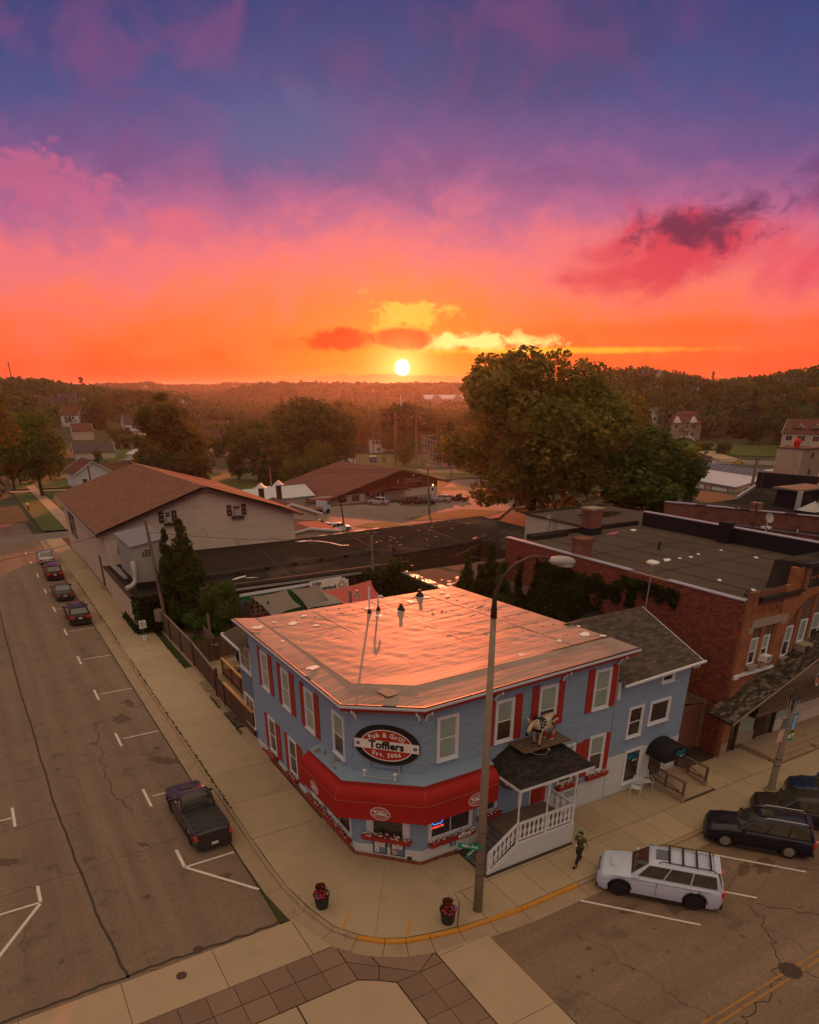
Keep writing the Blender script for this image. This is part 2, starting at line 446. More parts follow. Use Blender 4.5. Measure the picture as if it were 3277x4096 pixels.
K['red']=material('red_shutter_paint',(.36,.035,.022),.55,var=.07,scale=3)
K['dred']=material('dark_red_trim',(.30,.03,.02),.6)
K['awning']=material('red_awning_cloth',(.36,.016,.014),.8,var=.16,scale=1.6,bump=.55,bscale=2.6)
K['pane']=material('window_glass',(.045,.040,.034),.05,var=1.2,scale=2.0,spec=.9)
K['warmpane']=material('reflecting_glass',(.05,.035,.02),.05,spec=1.)
K['shade']=material('window_blind',(.28,.38,.33),.25,var=.25,scale=.9,spec=.6,coat=.6)
K['roofm']=None
K['shingle']=[material('brown_shingle',c,.92,var=.15,scale=4,bump=.3,bscale=60) for c in ((.075,.055,.046),(.095,.070,.058),(.060,.045,.038),(.115,.086,.070))]
K['black_shingle']=[material('black_shingle',c,.92,var=.15,scale=4,bump=.3,bscale=60) for c in ((.028,.024,.022),(.040,.034,.030),(.020,.018,.016))]
K['shake']=[material('wood_shake',c,.95,var=.3,scale=5,bump=.5,bscale=30) for c in ((.055,.040,.032),(.085,.064,.050),(.035,.027,.022),(.14,.115,.095))]
K['rust_shingle']=None
K['brick']=[material('red_brick',tuple(v*1.25 for v in c),.9,var=.2,scale=9,bump=.3,bscale=60) for c in ((.20,.052,.030),(.155,.040,.025),(.24,.072,.042),(.11,.032,.022))]
K['mortar']=material('mortar',(.30,.215,.165),.95,var=.2,scale=1.5)
K['tanbrick']=brickmat('tan_brick',(.42,.155,.065),(.34,.115,.05),(.20,.12,.08),ms=.008)
K['redbrick_m']=brickmat('old_red_brick',(.23,.070,.045),(.17,.050,.034),(.28,.18,.14),ms=.01,axis='Y')
K['redbrick_x']=brickmat('old_red_brick_front',(.23,.070,.045),(.17,.050,.034),(.28,.18,.14),ms=.01,axis='X')
K['stone']=material('stone_band',(.33,.27,.21),.85,var=.2,scale=1.5,dirt=((.12,.09,.07),1.2,.58,.5))
K['tarroof']=material('membrane_roof',(.036,.031,.029),1.,spec=.0,var=.22,scale=.25,bump=.12,bscale=3,dirt=((.115,.088,.072),.12,.5,.6))
K['tarroof2']=material('grey_membrane_roof',(.100,.075,.060),.92,spec=.08,var=.16,scale=.3,bump=.12,bscale=2,dirt=((.06,.046,.038),.18,.56,.5))
K['black']=material('black',(.015,.014,.014),.6)
K['flash']=material('metal_flashing',(.52,.52,.54),.42,metal=.55,var=.2,scale=2)
K['metal']=material('galvanised_metal',(.42,.42,.42),.4,metal=.6,var=.15,scale=3)
K['oil']=material('oil_stain',(.115,.078,.055),.8,var=.3,scale=2)
K['housingroof']=material('grey_metal_roof',(.20,.20,.21),.5,var=.1)
K['metalroof']=material('white_metal_roof',(.52,.54,.58),.45,var=.1,scale=.6)
K['greymetal']=material('grey_sheet_metal',(.42,.41,.41),.5,var=.08,scale=1,metal=.1)
K['dark']=material('dark_metal',(.03,.028,.027),.5)
K['polec']=material('concrete_pole',(.27,.225,.175),.85,var=.18,scale=2.5,bump=.2,bscale=50,dirt=((.17,.14,.11),2,.55,.5))
K['rustpipe']=material('brown_metal_pipe',(.085,.05,.038),.5,metal=.3,var=.2,scale=4)
K['wood']=material('weathered_wood',(.145,.095,.065),.9,var=.3,scale=2.2,bump=.3,bscale=25)
K['greywood']=material('grey_wood_pole',(.20,.145,.11),.9,var=.3,scale=1.5,bump=.3,bscale=25)
K['fence']=material('brown_fence_board',(.105,.060,.038),.9,var=.25,scale=2,rand=.22,bump=.2,bscale=25)
K['newwood']=material('fresh_wood',(.50,.27,.105),.8,var=.12,scale=4)
K['deckwood']=material('reddish_deck_wood',(.20,.085,.045),.8,var=.2,scale=3)
K['beige']=material('cream_siding',(.58,.50,.41),.85,var=.10,scale=.5,rand=.06,dirt=((.13,.10,.085),1.1,.60,.75))
K['beige_wall']=material('cream_stucco',(.50,.42,.33),.88,var=.1,scale=.6)
K['brown']=material('dark_brown_trim',(.062,.034,.026),.75)
K['emsbrown']=material('red_brown_boards',(.135,.035,.022),.85,var=.12,scale=1)
K['emsroof']=material('red_brown_shingles',(.15,.062,.046),.92,var=.16,scale=.6,bump=.4,bscale=7)
K['blockwhite']=material('painted_block',(.52,.47,.40),.9,var=.12,scale=.8,dirt=((.22,.17,.13),.8,.6,.6))
K['trunk']=material('bark',(.075,.052,.038),.95,var=.3,scale=3,bump=.5,bscale=12)
K['leafA']=foliage('green_leaves',(.045,.085,.014),(.155,.190,.034))
K['leafB']=foliage('dark_leaves',(.028,.058,.012),(.095,.135,.028))
K['leafC']=foliage('olive_leaves',(.085,.095,.018),(.280,.240,.045))
K['leafD']=foliage('autumn_leaves',(.065,.092,.018),(.25,.18,.035),.5)
K['leafF']=foliage('far_wood_leaves',(.030,.070,.018),(.085,.145,.038),.02)
K['conifer']=foliage('conifer_needles',(.014,.028,.012),(.045,.060,.022))
K['arbor']=foliage('arborvitae_leaves',(.022,.045,.010),(.075,.105,.024),1.2)
K['ivy']=foliage('ivy_leaves',(.014,.030,.007),(.055,.080,.016),.9)
K['bush']=foliage('bush_leaves',(.035,.070,.014),(.12,.17,.035),1.5)
K['petalw']=material('white_petal',(.82,.82,.80),.7)
K['petalr']=material('red_petal',(.55,.012,.02),.6)
K['petalp']=material('violet_petal',(.26,.16,.52),.7)
K['maroonleaf']=foliage('maroon_leaves',(.10,.018,.012),(.20,.05,.025),3)
K['cloth_grey']=material('grey_shade_cloth',(.20,.165,.145),.9,var=.1,scale=3)
K['cloth_red']=material('red_shade_cloth',(.46,.10,.085),.9,var=.1,scale=3)
K['signblack']=material('sign_black',(.018,.014,.013),.5)
K['signred']=material('sign_red',(.42,.035,.02),.5)
K['signwhite']=material('sign_white',(.80,.79,.77),.5)
K['green_sign']=material('green_street_sign',(.01,.25,.14),.4)
K['tyre']=material('tyre_rubber',(.018,.017,.017),.85)
K['rim']=material('alloy_rim',(.42,.42,.43),.3,metal=.8)
K['rimdark']=material('black_rim',(.02,.02,.02),.35)
K['chrome']=material('chrome',(.55,.55,.56),.18,metal=.9)
K['carglass']=material('car_glass',(.045,.050,.038),.03,var=.9,scale=2.2,spec=1.,coat=1.)
K['lampglass']=material('headlight_glass',(.6,.6,.6),.15,coat=1.)
K['taillight']=material('tail_light',(.42,.012,.012),.2,coat=1.,emit=(.6,.02,.01,.12))
K['plate']=material('number_plate',(.62,.64,.62),.5)
K['plastic']=material('black_plastic',(.03,.03,.03),.6)
def paint(name,c,metal=.35,rough=.28): return material(name,c,rough,metal=metal,var=.02,coat=.35)
K['p_white']=paint('white_car_paint',(.48,.55,.70),0.,.3)
K['p_black']=paint('black_car_paint',(.020,.017,.014),.0,.42)
K['p_grey']=paint('dark_grey_car_paint',(.040,.035,.031),.1,.34)
K['p_navy']=paint('navy_car_paint',(.016,.016,.030))
K['p_blue']=paint('blue_car_paint',(.018,.035,.10))
K['p_red']=paint('dark_red_car_paint',(.075,.012,.012))
K['p_silver']=paint('silver_car_paint',(.42,.42,.44),.6)
K['p_brown']=paint('brown_car_paint',(.055,.030,.022))
K['p_yellow']=paint('yellow_car_paint',(.55,.32,.02),0.)
K['solar']=material('solar_glass',(.014,.018,.045),.12,spec=.9)
K['teal']=material('teal_letters',(.0,.22,.26),.5)
K['portablue']=material('blue_plastic',(.03,.10,.20),.6)
K['green_paint']=material('green_mural_paint',(.02,.22,.07),.8)
K['tealp']=material('teal_mural_paint',(.03,.26,.24),.8)
K['clay']=material('red_clay',(.32,.085,.05),.95)

# membrane roof of the corner tavern: faded sheets, slightly glossy, puckered
m=material('pale_membrane',(.35,.25,.20),.6,var=.2,scale=.6,spec=.33,dirt=((.22,.155,.12),.45,.50,.6))
t=m.node_tree;b_=t.nodes['Principled BSDF'];g_=t.nodes.new('ShaderNodeNewGeometry')
mp=t.nodes.new('ShaderNodeMapping');mp.inputs['Scale'].default_value=(.35,1.7,1.);mp.inputs['Rotation'].default_value=(0,0,-.15)
t.links.new(g_.outputs['Position'],mp.inputs['Vector'])
n1=t.nodes.new('ShaderNodeTexNoise');n1.inputs['Scale'].default_value=1.;n1.inputs['Detail'].default_value=4;t.links.new(mp.outputs[0],n1.inputs['Vector'])
n2=t.nodes.new('ShaderNodeTexNoise');n2.inputs['Scale'].default_value=22.;t.links.new(g_.outputs['Position'],n2.inputs['Vector'])
bp=t.nodes.new('ShaderNodeBump');bp.inputs['Strength'].default_value=.65;bp.inputs['Distance'].default_value=.07
t.links.new((X(t,n1.outputs['Fac'])+X(t,n2.outputs['Fac'])*.04).s,bp.inputs['Height']);t.links.new(bp.outputs[0],b_.inputs['Normal'])
K['roofm']=m
# brown-orange shingles in courses (too far away to pick apart)
def courses(name,c,ax,step,bumpd=.02,c2=None):
    m=material(name,c,.95,var=.14,scale=.5,spec=.04);t=m.node_tree;b=t.nodes['Principled BSDF']
    g=t.nodes.new('ShaderNodeNewGeometry');sp=t.nodes.new('ShaderNodeSeparateXYZ');t.links.new(g.outputs['Position'],sp.inputs[0])
    cm=t.nodes.new('ShaderNodeCombineXYZ');t.links.new(sp.outputs[1-ax],cm.inputs[0]);t.links.new(sp.outputs[ax],cm.inputs[1])
    br=t.nodes.new('ShaderNodeTexBrick');t.links.new(cm.outputs[0],br.inputs['Vector']);br.inputs['Scale'].default_value=1.
    br.inputs['Brick Width'].default_value=step*2.2;br.inputs['Row Height'].default_value=step;br.inputs['Mortar Size'].default_value=step*.07
    c2=c2 or tuple(v*1.3 for v in c)
    br.inputs['Color1'].default_value=(*c,1);br.inputs['Color2'].default_value=(*c2,1);br.inputs['Mortar'].default_value=(*[v*.45 for v in c],1)
    t.links.new(br.outputs['Color'],b.inputs['Base Color'])
    bp=t.nodes.new('ShaderNodeBump');bp.inputs['Strength'].default_value=.8;bp.inputs['Distance'].default_value=bumpd
    t.links.new((1.0-X(t,br.outputs['Fac'])).s,bp.inputs['Height']);t.links.new(bp.outputs[0],b.inputs['Normal'])
    return m
K['rust_shingle']=courses('rust_brown_shingles',(.215,.112,.076),0,.30)
K['hshingle']=courses('house_shingles',(.085,.062,.055),1,.35)
K['hshingle_red']=courses('reddish_house_shingles',(.13,.065,.048),1,.35)
K['hshingle_grey']=courses('grey_house_shingles',(.085,.082,.085),1,.35)

# ================================================================== THE SETTING
R=random.Random(7)
FWX,FWY=math.sin(AZ),math.cos(AZ)
def smooth(x,a,b):
    t=min(max((x-a)/(b-a),0.),1.);return t*t*(3-2*t)
def hill(x,y):
    D=math.hypot(x,y);f=x*FWX+y*FWY;l=x*FWY-y*FWX
    ph=math.degrees(math.atan2(l,f))
    hl=smooth(-ph,12,20)*smooth(D,420,850)*(12+15*smooth(-ph,18,28))*(1-smooth(-ph,60,90))
    hr=smooth(ph,8,14)*smooth(D,330,620)*(26+4*math.sin(ph*.5))*(1-smooth(ph,60,90))
    hm=smooth(D,1150,1500)*(1-smooth(abs(ph+1),9,15))*24
    hf=smooth(D,1700,2700)*(27+3*math.sin(ph*.9)+2*math.sin(ph*2.3))
    return max(hl,hr,hm,hf)
def gh(x,y): return gz(x,y)+hill(x,y)

# ground sheet reaching the horizon
vs,fs=[],[]
rad=[0.5]+[10+i*8 for i in range(40)]+[340*1.045 ** i for i in range(1,72)]
NA=144
for r_ in rad:
    for j in range(NA):
        a=2*math.pi*j/NA;x,y=r_*math.sin(a),r_*math.cos(a)
        vs.append((x,y,gh(x,y)-.20))
for i in range(len(rad)-1):
    for j in range(NA):
        fs.append((i*NA+j,i*NA+(j+1) % NA,(i+1)*NA+(j+1) % NA,(i+1)*NA+j))
fs.append(tuple(range(NA)))
mb=MB();mb.add(vs,[f[::-1] for f in fs]);mb.build('ground',K['earth'],kind='structure',smooth=True)

def sheet(name,polys,mat,z,kind='structure',mi=None):
    mb=MB()
    for p in polys: mb.add([(a,b,gz(a,b)+z) for a,b in p],[tuple(range(len(p)))])
    return mb.build(name,mat,kind=kind)
def grid(name,x0,x1,y0,y1,mat,z,n=10,m=10):
    mb=MB();vs=[];fs=[]
    for i in range(n+1):
        for j in range(m+1):
            x=x0+(x1-x0)*i/n;y=y0+(y1-y0)*j/m;vs.append((x,y,gz(x,y)+z))
    for i in range(n):
        for j in range(m): a=i*(m+1)+j;fs.append((a,a+m+1,a+m+2,a+1))
    mb.add(vs,fs);return mb.build(name,mat,kind='structure')
ROAD=-.13
# left street (runs away along +Y), cross street at its far end, right street along +X
grid('left_street',-6.2,7.0,22.36,150,K['asphalt'],ROAD,4,30)
grid('cross_street',-60,90,123.6,132.5,K['far_road'],ROAD+.004,60,3)
sheet('right_street',[[(14.0,17.3),(14.12,12.4),(14.1,-14),(95,-14),(95,17.3)]],K['asphalt2'],ROAD)
sheet('roadbed',[[(-6,22.36),(8.4,22.36),(8.4,20.0),(14.0,17.3),(14.1,-14),(-6,-14)]],K['joint'],ROAD-.03)

# kerb line: world points round the corner, kerb and gutter pieces are single castings
KL=[(8.0,123.5)]+[(8.0,121-i*3.6) for i in range(27)]
KL=[p for p in KL if p[1] > 24.4]+[(8.08,24.6),(8.34,22.64),(8.79,20.95),(9.43,20.0),(10.28,19.25),(11.0,18.86),(11.95,18.58),(13.2,18.3),(14.6,18.15)]+[(16.2+i*3.2,18.02) for i in range(20)]
def offset(pts,d):
    o=[]
    for i,p in enumerate(pts):
        a=pts[max(i-1,0)];b=pts[min(i+1,len(pts)-1)]
        t=Vector((b[0]-a[0],b[1]-a[1])).normalized();o.append((p[0]+t.y*d,p[1]-t.x*d))
    return o
# walking along KL (towards camera, then right) the road lies on the right-hand side: t=(0,-1) -> right = (-1,0)
kin=offset(KL,0.);kout=offset(KL,.17);gout=offset(KL,.92)
kerb_root=thing('kerb','concrete kerb and gutter curving round the street corner, painted yellow at the crossing','kerb',(8,30,0))
del kerb_root['category'],kerb_root['label'];kerb_root['kind']='structure'
for i in range(len(KL)-1):
    a,b=kin[i],kin[i+1];c,d=kout[i+1],kout[i];e,f=gout[i+1],gout[i]
    za,zb=gz(*a),gz(*b)
    def shr(p,q,k=.012):  # leave a joint between castings
        v=Vector((q[0]-p[0],q[1]-p[1]));L=v.length;v=v/max(L,1e-6)*k
        return (p[0]+v.x,p[1]+v.y),(q[0]-v.x,q[1]-v.y)
    a,b=shr(a,b);d,c=shr(d,c);f,e=shr(f,e)
    yel=9.0 < (a[0]+b[0])/2 < 19.2 and a[1] < 20.9
    mb=MB()
    # battered kerb: top narrower than foot, rounded nose
    prof=lambda p,q,z: [(p[0],p[1],z-.2),(q[0]+(q[0]-p[0])*.15,q[1]+(q[1]-p[1])*.15,z-.2),(q[0],q[1],z-.03),(q[0]+(p[0]-q[0])*.25,q[1]+(p[1]-q[1])*.25,z+.012),(p[0],p[1],z+.012)]
    A=prof(a,d,za);B=prof(b,c,zb)
    mb.add(A+B,[(0,1,2,3,4),(5,9,8,7,6)]+[(k,k+5,(k+1) % 5+5,(k+1) % 5) for k in range(5)])
    mb.build('kerb_stone',K['yellow'] if yel else K['kerb'],kerb_root)
    mb=MB();mb.add([(d[0],d[1],za-.115),(c[0],c[1],zb-.115),(e[0],e[1],zb-.1255),(f[0],f[1],za-.1255)]+[(d[0],d[1],za-.2),(c[0],c[1],zb-.2),(e[0],e[1],zb-.2),(f[0],f[1],za-.2)],
                      [(0,1,2,3),(7,6,5,4),(0,4,5,1),(1,5,6,2),(2,6,7,3),(3,7,4,0)])
    mb.build('gutter',K['kerb'],kerb_root)

# ---- slabs
UB=raw(MB().box(-.5,-.5,-1,.5,.5,0),'slab',K['concrete'])
def slab_obj(x0,y0,x1,y1,parent,mat=None,th=.12,z=0.,name='slab',me=None):
    o=bpy.data.objects.new(name,me or UB);C.objects.link(o);o.parent=parent
    p=wm(parent).inverted() @ Vector(((x0+x1)/2,(y0+y1)/2,gz((x0+x1)/2,(y0+y1)/2)+z))
    o.location=p;o.scale=(abs(x1-x0),abs(y1-y0),th);return o
def unit(mat,nm): return raw(MB().box(-.5,-.5,-1,.5,.5,0),nm,mat)
UP=unit(K['paver'],'paver');UBD=unit(K['conc_band'],'band_slab');USTEP=unit(K['kerb'],'step')
def poly_slab(poly,parent,mat,z=0.,th=.12,name='slab',shrink=.008):
    cx=sum(p[0] for p in poly)/len(poly);cy=sum(p[1] for p in poly)/len(poly)
    pp=[]
    for p in poly:
        v=Vector((cx-p[0],cy-p[1]));v=v/v.length*shrink*1.5;pp.append((p[0]+v.x,p[1]+v.y))
    mb=MB();mb.prism(pp,z-th,z);return mb.build(name,mat,parent)
def setting(name):
    o=thing(name,None,None,(10,30,0));o['kind']='structure';return o
g=.012
walk=setting('pavement')
sheet('pavement_bed',[[(8.0,123),(8.0,24.6),(8.4,22.6),(9.4,20.1),(12,18.7),(14.6,18.2),(75,18.05),(75,24),(12,26),(12,123)]],K['joint'],-.035)
ys=[28.72+3.62*i for i in range(27)]
for a,b in zip(ys,ys[1:]):
    xr=11.72 if a < 36 else 11.34 if a < 63 else 10.25
    slab_obj(8.03,a+g,xr,b-g,walk)
# corner fan of slabs
K2={'a': (8.03,28.70),'b': (11.8,28.70),'c': (11.8,25.75),'d': (8.08,25.45)}
poly_slab([(8.03,28.70),(8.08,25.45),(11.86,25.6),(11.80,28.70)],walk,K['concrete'])
poly_slab([(8.08,25.45),(8.10,24.6),(8.40,22.62),(12.6,24.2),(11.86,25.1),(11.86,25.6)],walk,K['concrete'])
poly_slab([(8.40,22.62),(8.83,21.0),(9.47,20.05),(9.98,19.55),(12.9,23.9),(12.6,24.2)],walk,K['concrete'])
poly_slab([(9.98,19.55),(10.3,19.3),(11.02,18.92),(11.97,18.64),(13.2,18.4),(14.12,19.6),(13.9,22.9),(12.9,23.9)],walk,K['concrete'])
poly_slab([(13.2,18.36),(14.55,18.2),(14.55,20.17),(14.3,20.17),(14.12,19.55)],walk,K['concrete'])
poly_slab([(14.12,19.6),(14.28,20.19),(16.1,20.19),(16.1,22.55),(14.3,22.75),(13.9,22.9)],walk,K['concrete'])
xs=[14.57,16.13]+[17.80+1.61*i for i in range(31)]
for a,b in zip(xs,xs[1:]): slab_obj(a+g,18.07,b-g,20.16,walk)
xs2=[21.35,22.86,24.39,26.0,27.55,28.98]
for a,b in zip(xs2,xs2[1:]): slab_obj(a+g,20.20,b-g,22.7,walk)
for a,b in ((31.7,33.3),(33.3,34.9)): slab_obj(a+g,20.20,b-g,22.7,walk)
slab_obj(16.12,20.20,21.33,20.32,walk)
# rougher raised walk before the shops, with two long steps down to the pavement
slab_obj(34.92,20.2,37.2,22.85,walk)
raised=setting('raised_walk')
for x0,x1,y0,y1,z in ((37.2,60,20.95,22.85,.30),(37.3,46,20.6,20.95,.20),(37.5,41.0,20.24,20.6,.10),(41.0,60,20.24,20.6,.30),(46,60,20.6,20.95,.30)):
    slab_obj(x0,y0,x1,y1,raised,th=z+.1,z=z,name='step',me=USTEP)
slab_obj(11.36,44.1,11.95,54,walk);slab_obj(11.36,36.2,12.0,41.2,walk,z=.02)

# concrete crossing bands, dark paver bands, middle of the crossing
band=setting('crossing_slabs')
def row(y0,y1,xs_,me,parent,z,name):
    for a,b in zip(xs_,xs_[1:]): slab_obj(min(a,b)+g,y0+g,max(a,b)-g,y1-g,parent,z=z,me=me,name=name)
zc=ROAD+.012
row(20.08,22.36,[-6,-2.8,.65,4.1,7.48],UBD,band,zc,'band_slab')
poly_slab([(7.5,22.36),(7.5,20.08),(8.30,20.10),(7.58,22.3)],band,K['conc_band'],zc)
pav=setting('paver_band')
xs_p=[8.40-1.04*i for i in range(15)]
for y0 in (19.04,18.0):
    for i in range(14):
        slab_obj(xs_p[i+1]+g,y0+g,xs_p[i]-g,y0+1.02-g,pav,z=zc,me=UP,name='paver')
# fan of pavers under the corner
for p in ([(8.42,20.02),(9.03,19.12),(9.36,18.82),(9.42,18.18),(8.44,19.02)],[(8.42,19.0),(9.42,18.16),(9.06,17.58),(8.42,18.0)],
          [(9.40,18.80),(9.8,18.52),(10.62,18.05),(11.60,17.72),(10.62,17.14),(9.46,18.16)],[(9.42,18.14),(10.6,17.12),(9.64,17.12),(9.08,17.56)]):
    poly_slab(p,pav,K['paver'],zc,name='paver')
yy=[17.10-1.02*i for i in range(28)]
for a,b in zip(yy,yy[1:]):
    slab_obj(9.62+g,b+g,10.62-g,a-g,pav,z=zc,me=UP,name='paver')
    if a <= 17.1: slab_obj(10.62+g,b+g,11.66-g,a-g,pav,z=zc,me=UP,name='paver')
poly_slab([(10.64,17.14),(11.64,17.70),(11.66,17.12)],pav,K['paver'],zc,name='paver')
for a,b in ((17.45,13.36),(13.36,9.4),(9.4,5.2),(5.2,0)):
    slab_obj(11.70+g,b+g,14.08-g,a-g,band,z=zc,me=UBD,name='band_slab')
poly_slab([(11.7,17.66),(11.7,17.47),(13.9,17.47)],band,K['conc_band'],zc)
mid=setting('intersection_slabs')
for p in ([(5.95,17.96),(8.38,17.96),(9.04,17.54),(9.58,17.1),(9.58,13.3),(5.95,13.3)],[(5.9,17.96),(5.9,13.3),(2.2,13.3),(2.2,17.96)],[(2.15,17.96),(2.15,13.3),(-3,13.3),(-3,17.96)],
          [(9.58,13.25),(9.58,8.5),(5.95,8.5),(5.95,13.25)],[(5.9,13.25),(5.9,8.5),(2.2,8.5),(2.2,13.25)],[(9.58,8.45),(9.58,3.5),(5.95,3.5),(5.95,8.45)]):
    poly_slab(p,mid,K['conc_band'],zc)

# painted marks, seams
def marks(name,segs,mat,w=.1,z=ROAD+.008):
    mb=MB()
    for s_ in segs:
        (x0,y0),(x1,y1)=s_[0],s_[1];ww=s_[2] if len(s_) > 2 else w
        t=Vector((x1-x0,y1-y0)).normalized();n_=Vector((-t.y,t.x))*ww/2
        L=math.hypot(x1-x0,y1-y0);k=max(1,int(L/6))
        for i in range(k):
            a=(x0+(x1-x0)*i/k,y0+(y1-y0)*i/k);b=(x0+(x1-x0)*(i+1)/k,y0+(y1-y0)*(i+1)/k)
            mb.add([(a[0]-n_.x,a[1]-n_.y,gz(*a)+z),(b[0]-n_.x,b[1]-n_.y,gz(*b)+z),(b[0]+n_.x,b[1]+n_.y,gz(*b)+z),(a[0]+n_.x,a[1]+n_.y,gz(*a)+z)],[(0,1,2,3)])
    return mb.build(name,mat,kind='structure')
segs=[]
for y in (43.77,35.6,52.2,60.6,69.2,77.7,85.9,94.2,102.8,111.4):
    segs += [((4.46,y-1.05),(4.46,y+1.05),.14),((4.75,y),(6.95,y),.10)]
segs += [((4.60,29.9),(4.60,28.3),.15),((4.60,28.3),(6.95,28.3),.12),((4.65,28.25),(7.02,25.0),.14),
         ((-1.95,38.2),(-1.95,36.1),.14),((-2.05,37.1),(-4.5,37.1),.12),((-1.45,30.3),(-1.45,29.0),.14),((-1.45,29.0),(-4.2,29.0),.12),((-1.48,28.9),(-3.9,25.2),.15)]
segs += [((18.84,17.1),(22.05,13.4),.11),((22.9,16.4),(25.61,13.3),.11),((26.09,17.05),(29.2,13.3),.11),((29.9,16.9),(33.1,13.0),.11),((34.6,17.0),(37.8,13.2),.11)]
marks('parking_marks',segs,K['whitep'])
marks('worn_centre_line',[((1.50,110),(1.50,36),.13),((1.86,32),(1.90,22.9),.13)],K['yellow_worn'])
marks('double_yellow_line',[((17.2,9.97),(60,9.97),.10),((17.6,9.70),(60,9.70),.10)],K['yellow_line'])
marks('kerb_ramp_marks',[((8.95,20.62),(9.67,21.3),.11),((11.12,18.95),(11.71,19.62),.11)],K['yellow'],z=.004)
def wob(pts,amp,n,seed):
    r=random.Random(seed);o=[]
    for a,b in zip(pts,pts[1:]):
        for i in range(n):
            t=i/n;o.append((a[0]+(b[0]-a[0])*t+r.uniform(-amp,amp),a[1]+(b[1]-a[1])*t+r.uniform(-amp,amp)))
    return o+[pts[-1]]
def crack(pts,w,amp=.07,n=8,seed=1):
    q=wob(pts,amp,n,seed);return [(a,b,w) for a,b in zip(q,q[1:])]
cr=crack([(-.4,121),(-.3,60),(0,38),(.5,27),(.95,22.5)],.11,.05,12,2)
for y in (30.6,36.2,41.3,47,54,62.5,73,86): cr += crack([(-4.5,y-.4),(1.5,y+R.uniform(-.4,.4)),(5.5,y+.3)],.03,.16,12,int(y))
cr += crack([(3.5,47),(3.2,43),(2.9,38),(3.4,34.5)],.05,.18,10,5)+crack([(-4,22.55),(0,22.62),(3.6,22.6),(7.4,22.45)],.13,.08,12,6)
cr += crack([(25,13),(23.6,10.9),(21.5,9.6),(19,9.3),(17,8.2)],.045,.2,12,8)+crack([(25.3,13.1),(28,10),(33,7)],.045,.2,12,9)+crack([(23,10.2),(24,8),(20,7.3),(19.4,9)],.04,.2,10,10)+crack([(27,15),(31,12.5),(36,11.5)],.05,.2,10,11)
marks('asphalt_cracks',cr,K['tar'],z=ROAD+.005)
# tyre-dark lanes, oil stains
mb=MB();rr=random.Random(3)
for cx,cy,a,b in ((5.2,47,.5,.9),(6.3,39.5,.4,1.0),(6.2,49.5,.25,.8),(3.0,44,.15,.3),(6.3,41.3,.2,.25),(22.5,15.2,1.0,.6),(24.5,14.6,.8,.4),(28,14.6,.8,.4),(2.6,27,.18,.2),(3.3,31.2,.15,.35),(-2.6,33,.3,.6),(-3.4,41,.3,.9),(6.0,26.6,.3,.3),(20.2,15.6,.5,.25),(26.9,14.9,.6,.25)):
    mb.disc((cx,cy,ROAD+.003),a,b,rr.random(),n=18,th=.001,wob=.35,rnd=rr)
mb.build('oil_stains',K['oil'],kind='structure')
# weeds in the kerb joint
mb=MB();rr=random.Random(5)
for i in range(900):
    y=32+rr.random() ** 1.3*60;x=7.99+rr.uniform(-.03,.06)
    if rr.random() < .35: x,y=11.36+rr.uniform(-.05,.1),rr.choice([41.5,46,55,58,60])+rr.uniform(-1.2,1.2)
    s=rr.uniform(.03,.09);a=rr.random()*6.28
    mb.add([(x-s*math.cos(a),y-s*math.sin(a),0),(x+s*math.cos(a),y+s*math.sin(a),.01),(x+rr.uniform(-s,s),y+rr.uniform(-s,s),s*1.4)],[(0,1,2)])
mb.build('weeds',K['weeds'],kind='stuff')

def manhole(x,y,r,lab,z=ROAD+.012):
    mb=MB();mb.lathe([(r,0),(r,.012),(r-.03,.014),(r-.035,.008),(.01,.008)],(x,y,z-.006),24)
    for i in range(-3,4):
        for j in range(-3,4):
            if math.hypot(i,j) < 3.4 and r > .3: mb.box(x+i*r/4.2-.02,y+j*r/4.2-.02,z,x+i*r/4.2+.02,y+j*r/4.2+.02,z+.010)
    mb.build('manhole_cover',K['rustpipe'],label=lab,cat='manhole cover',group='iron covers in the road')
manhole(22.9,9.93,.42,'large round iron manhole cover on the double yellow line')
manhole(3.65,22.66,.2,'small round iron cover in the crumbled edge of the asphalt')
manhole(2.72,21.58,.2,'small round iron cover in the pale concrete crossing band',ROAD+.02)

# far lots and lawns
sheet('car_park',[[(44,140),(60,140),(100,138),(108,132),(108,118),(46,118)]],K['far_road'],.0)

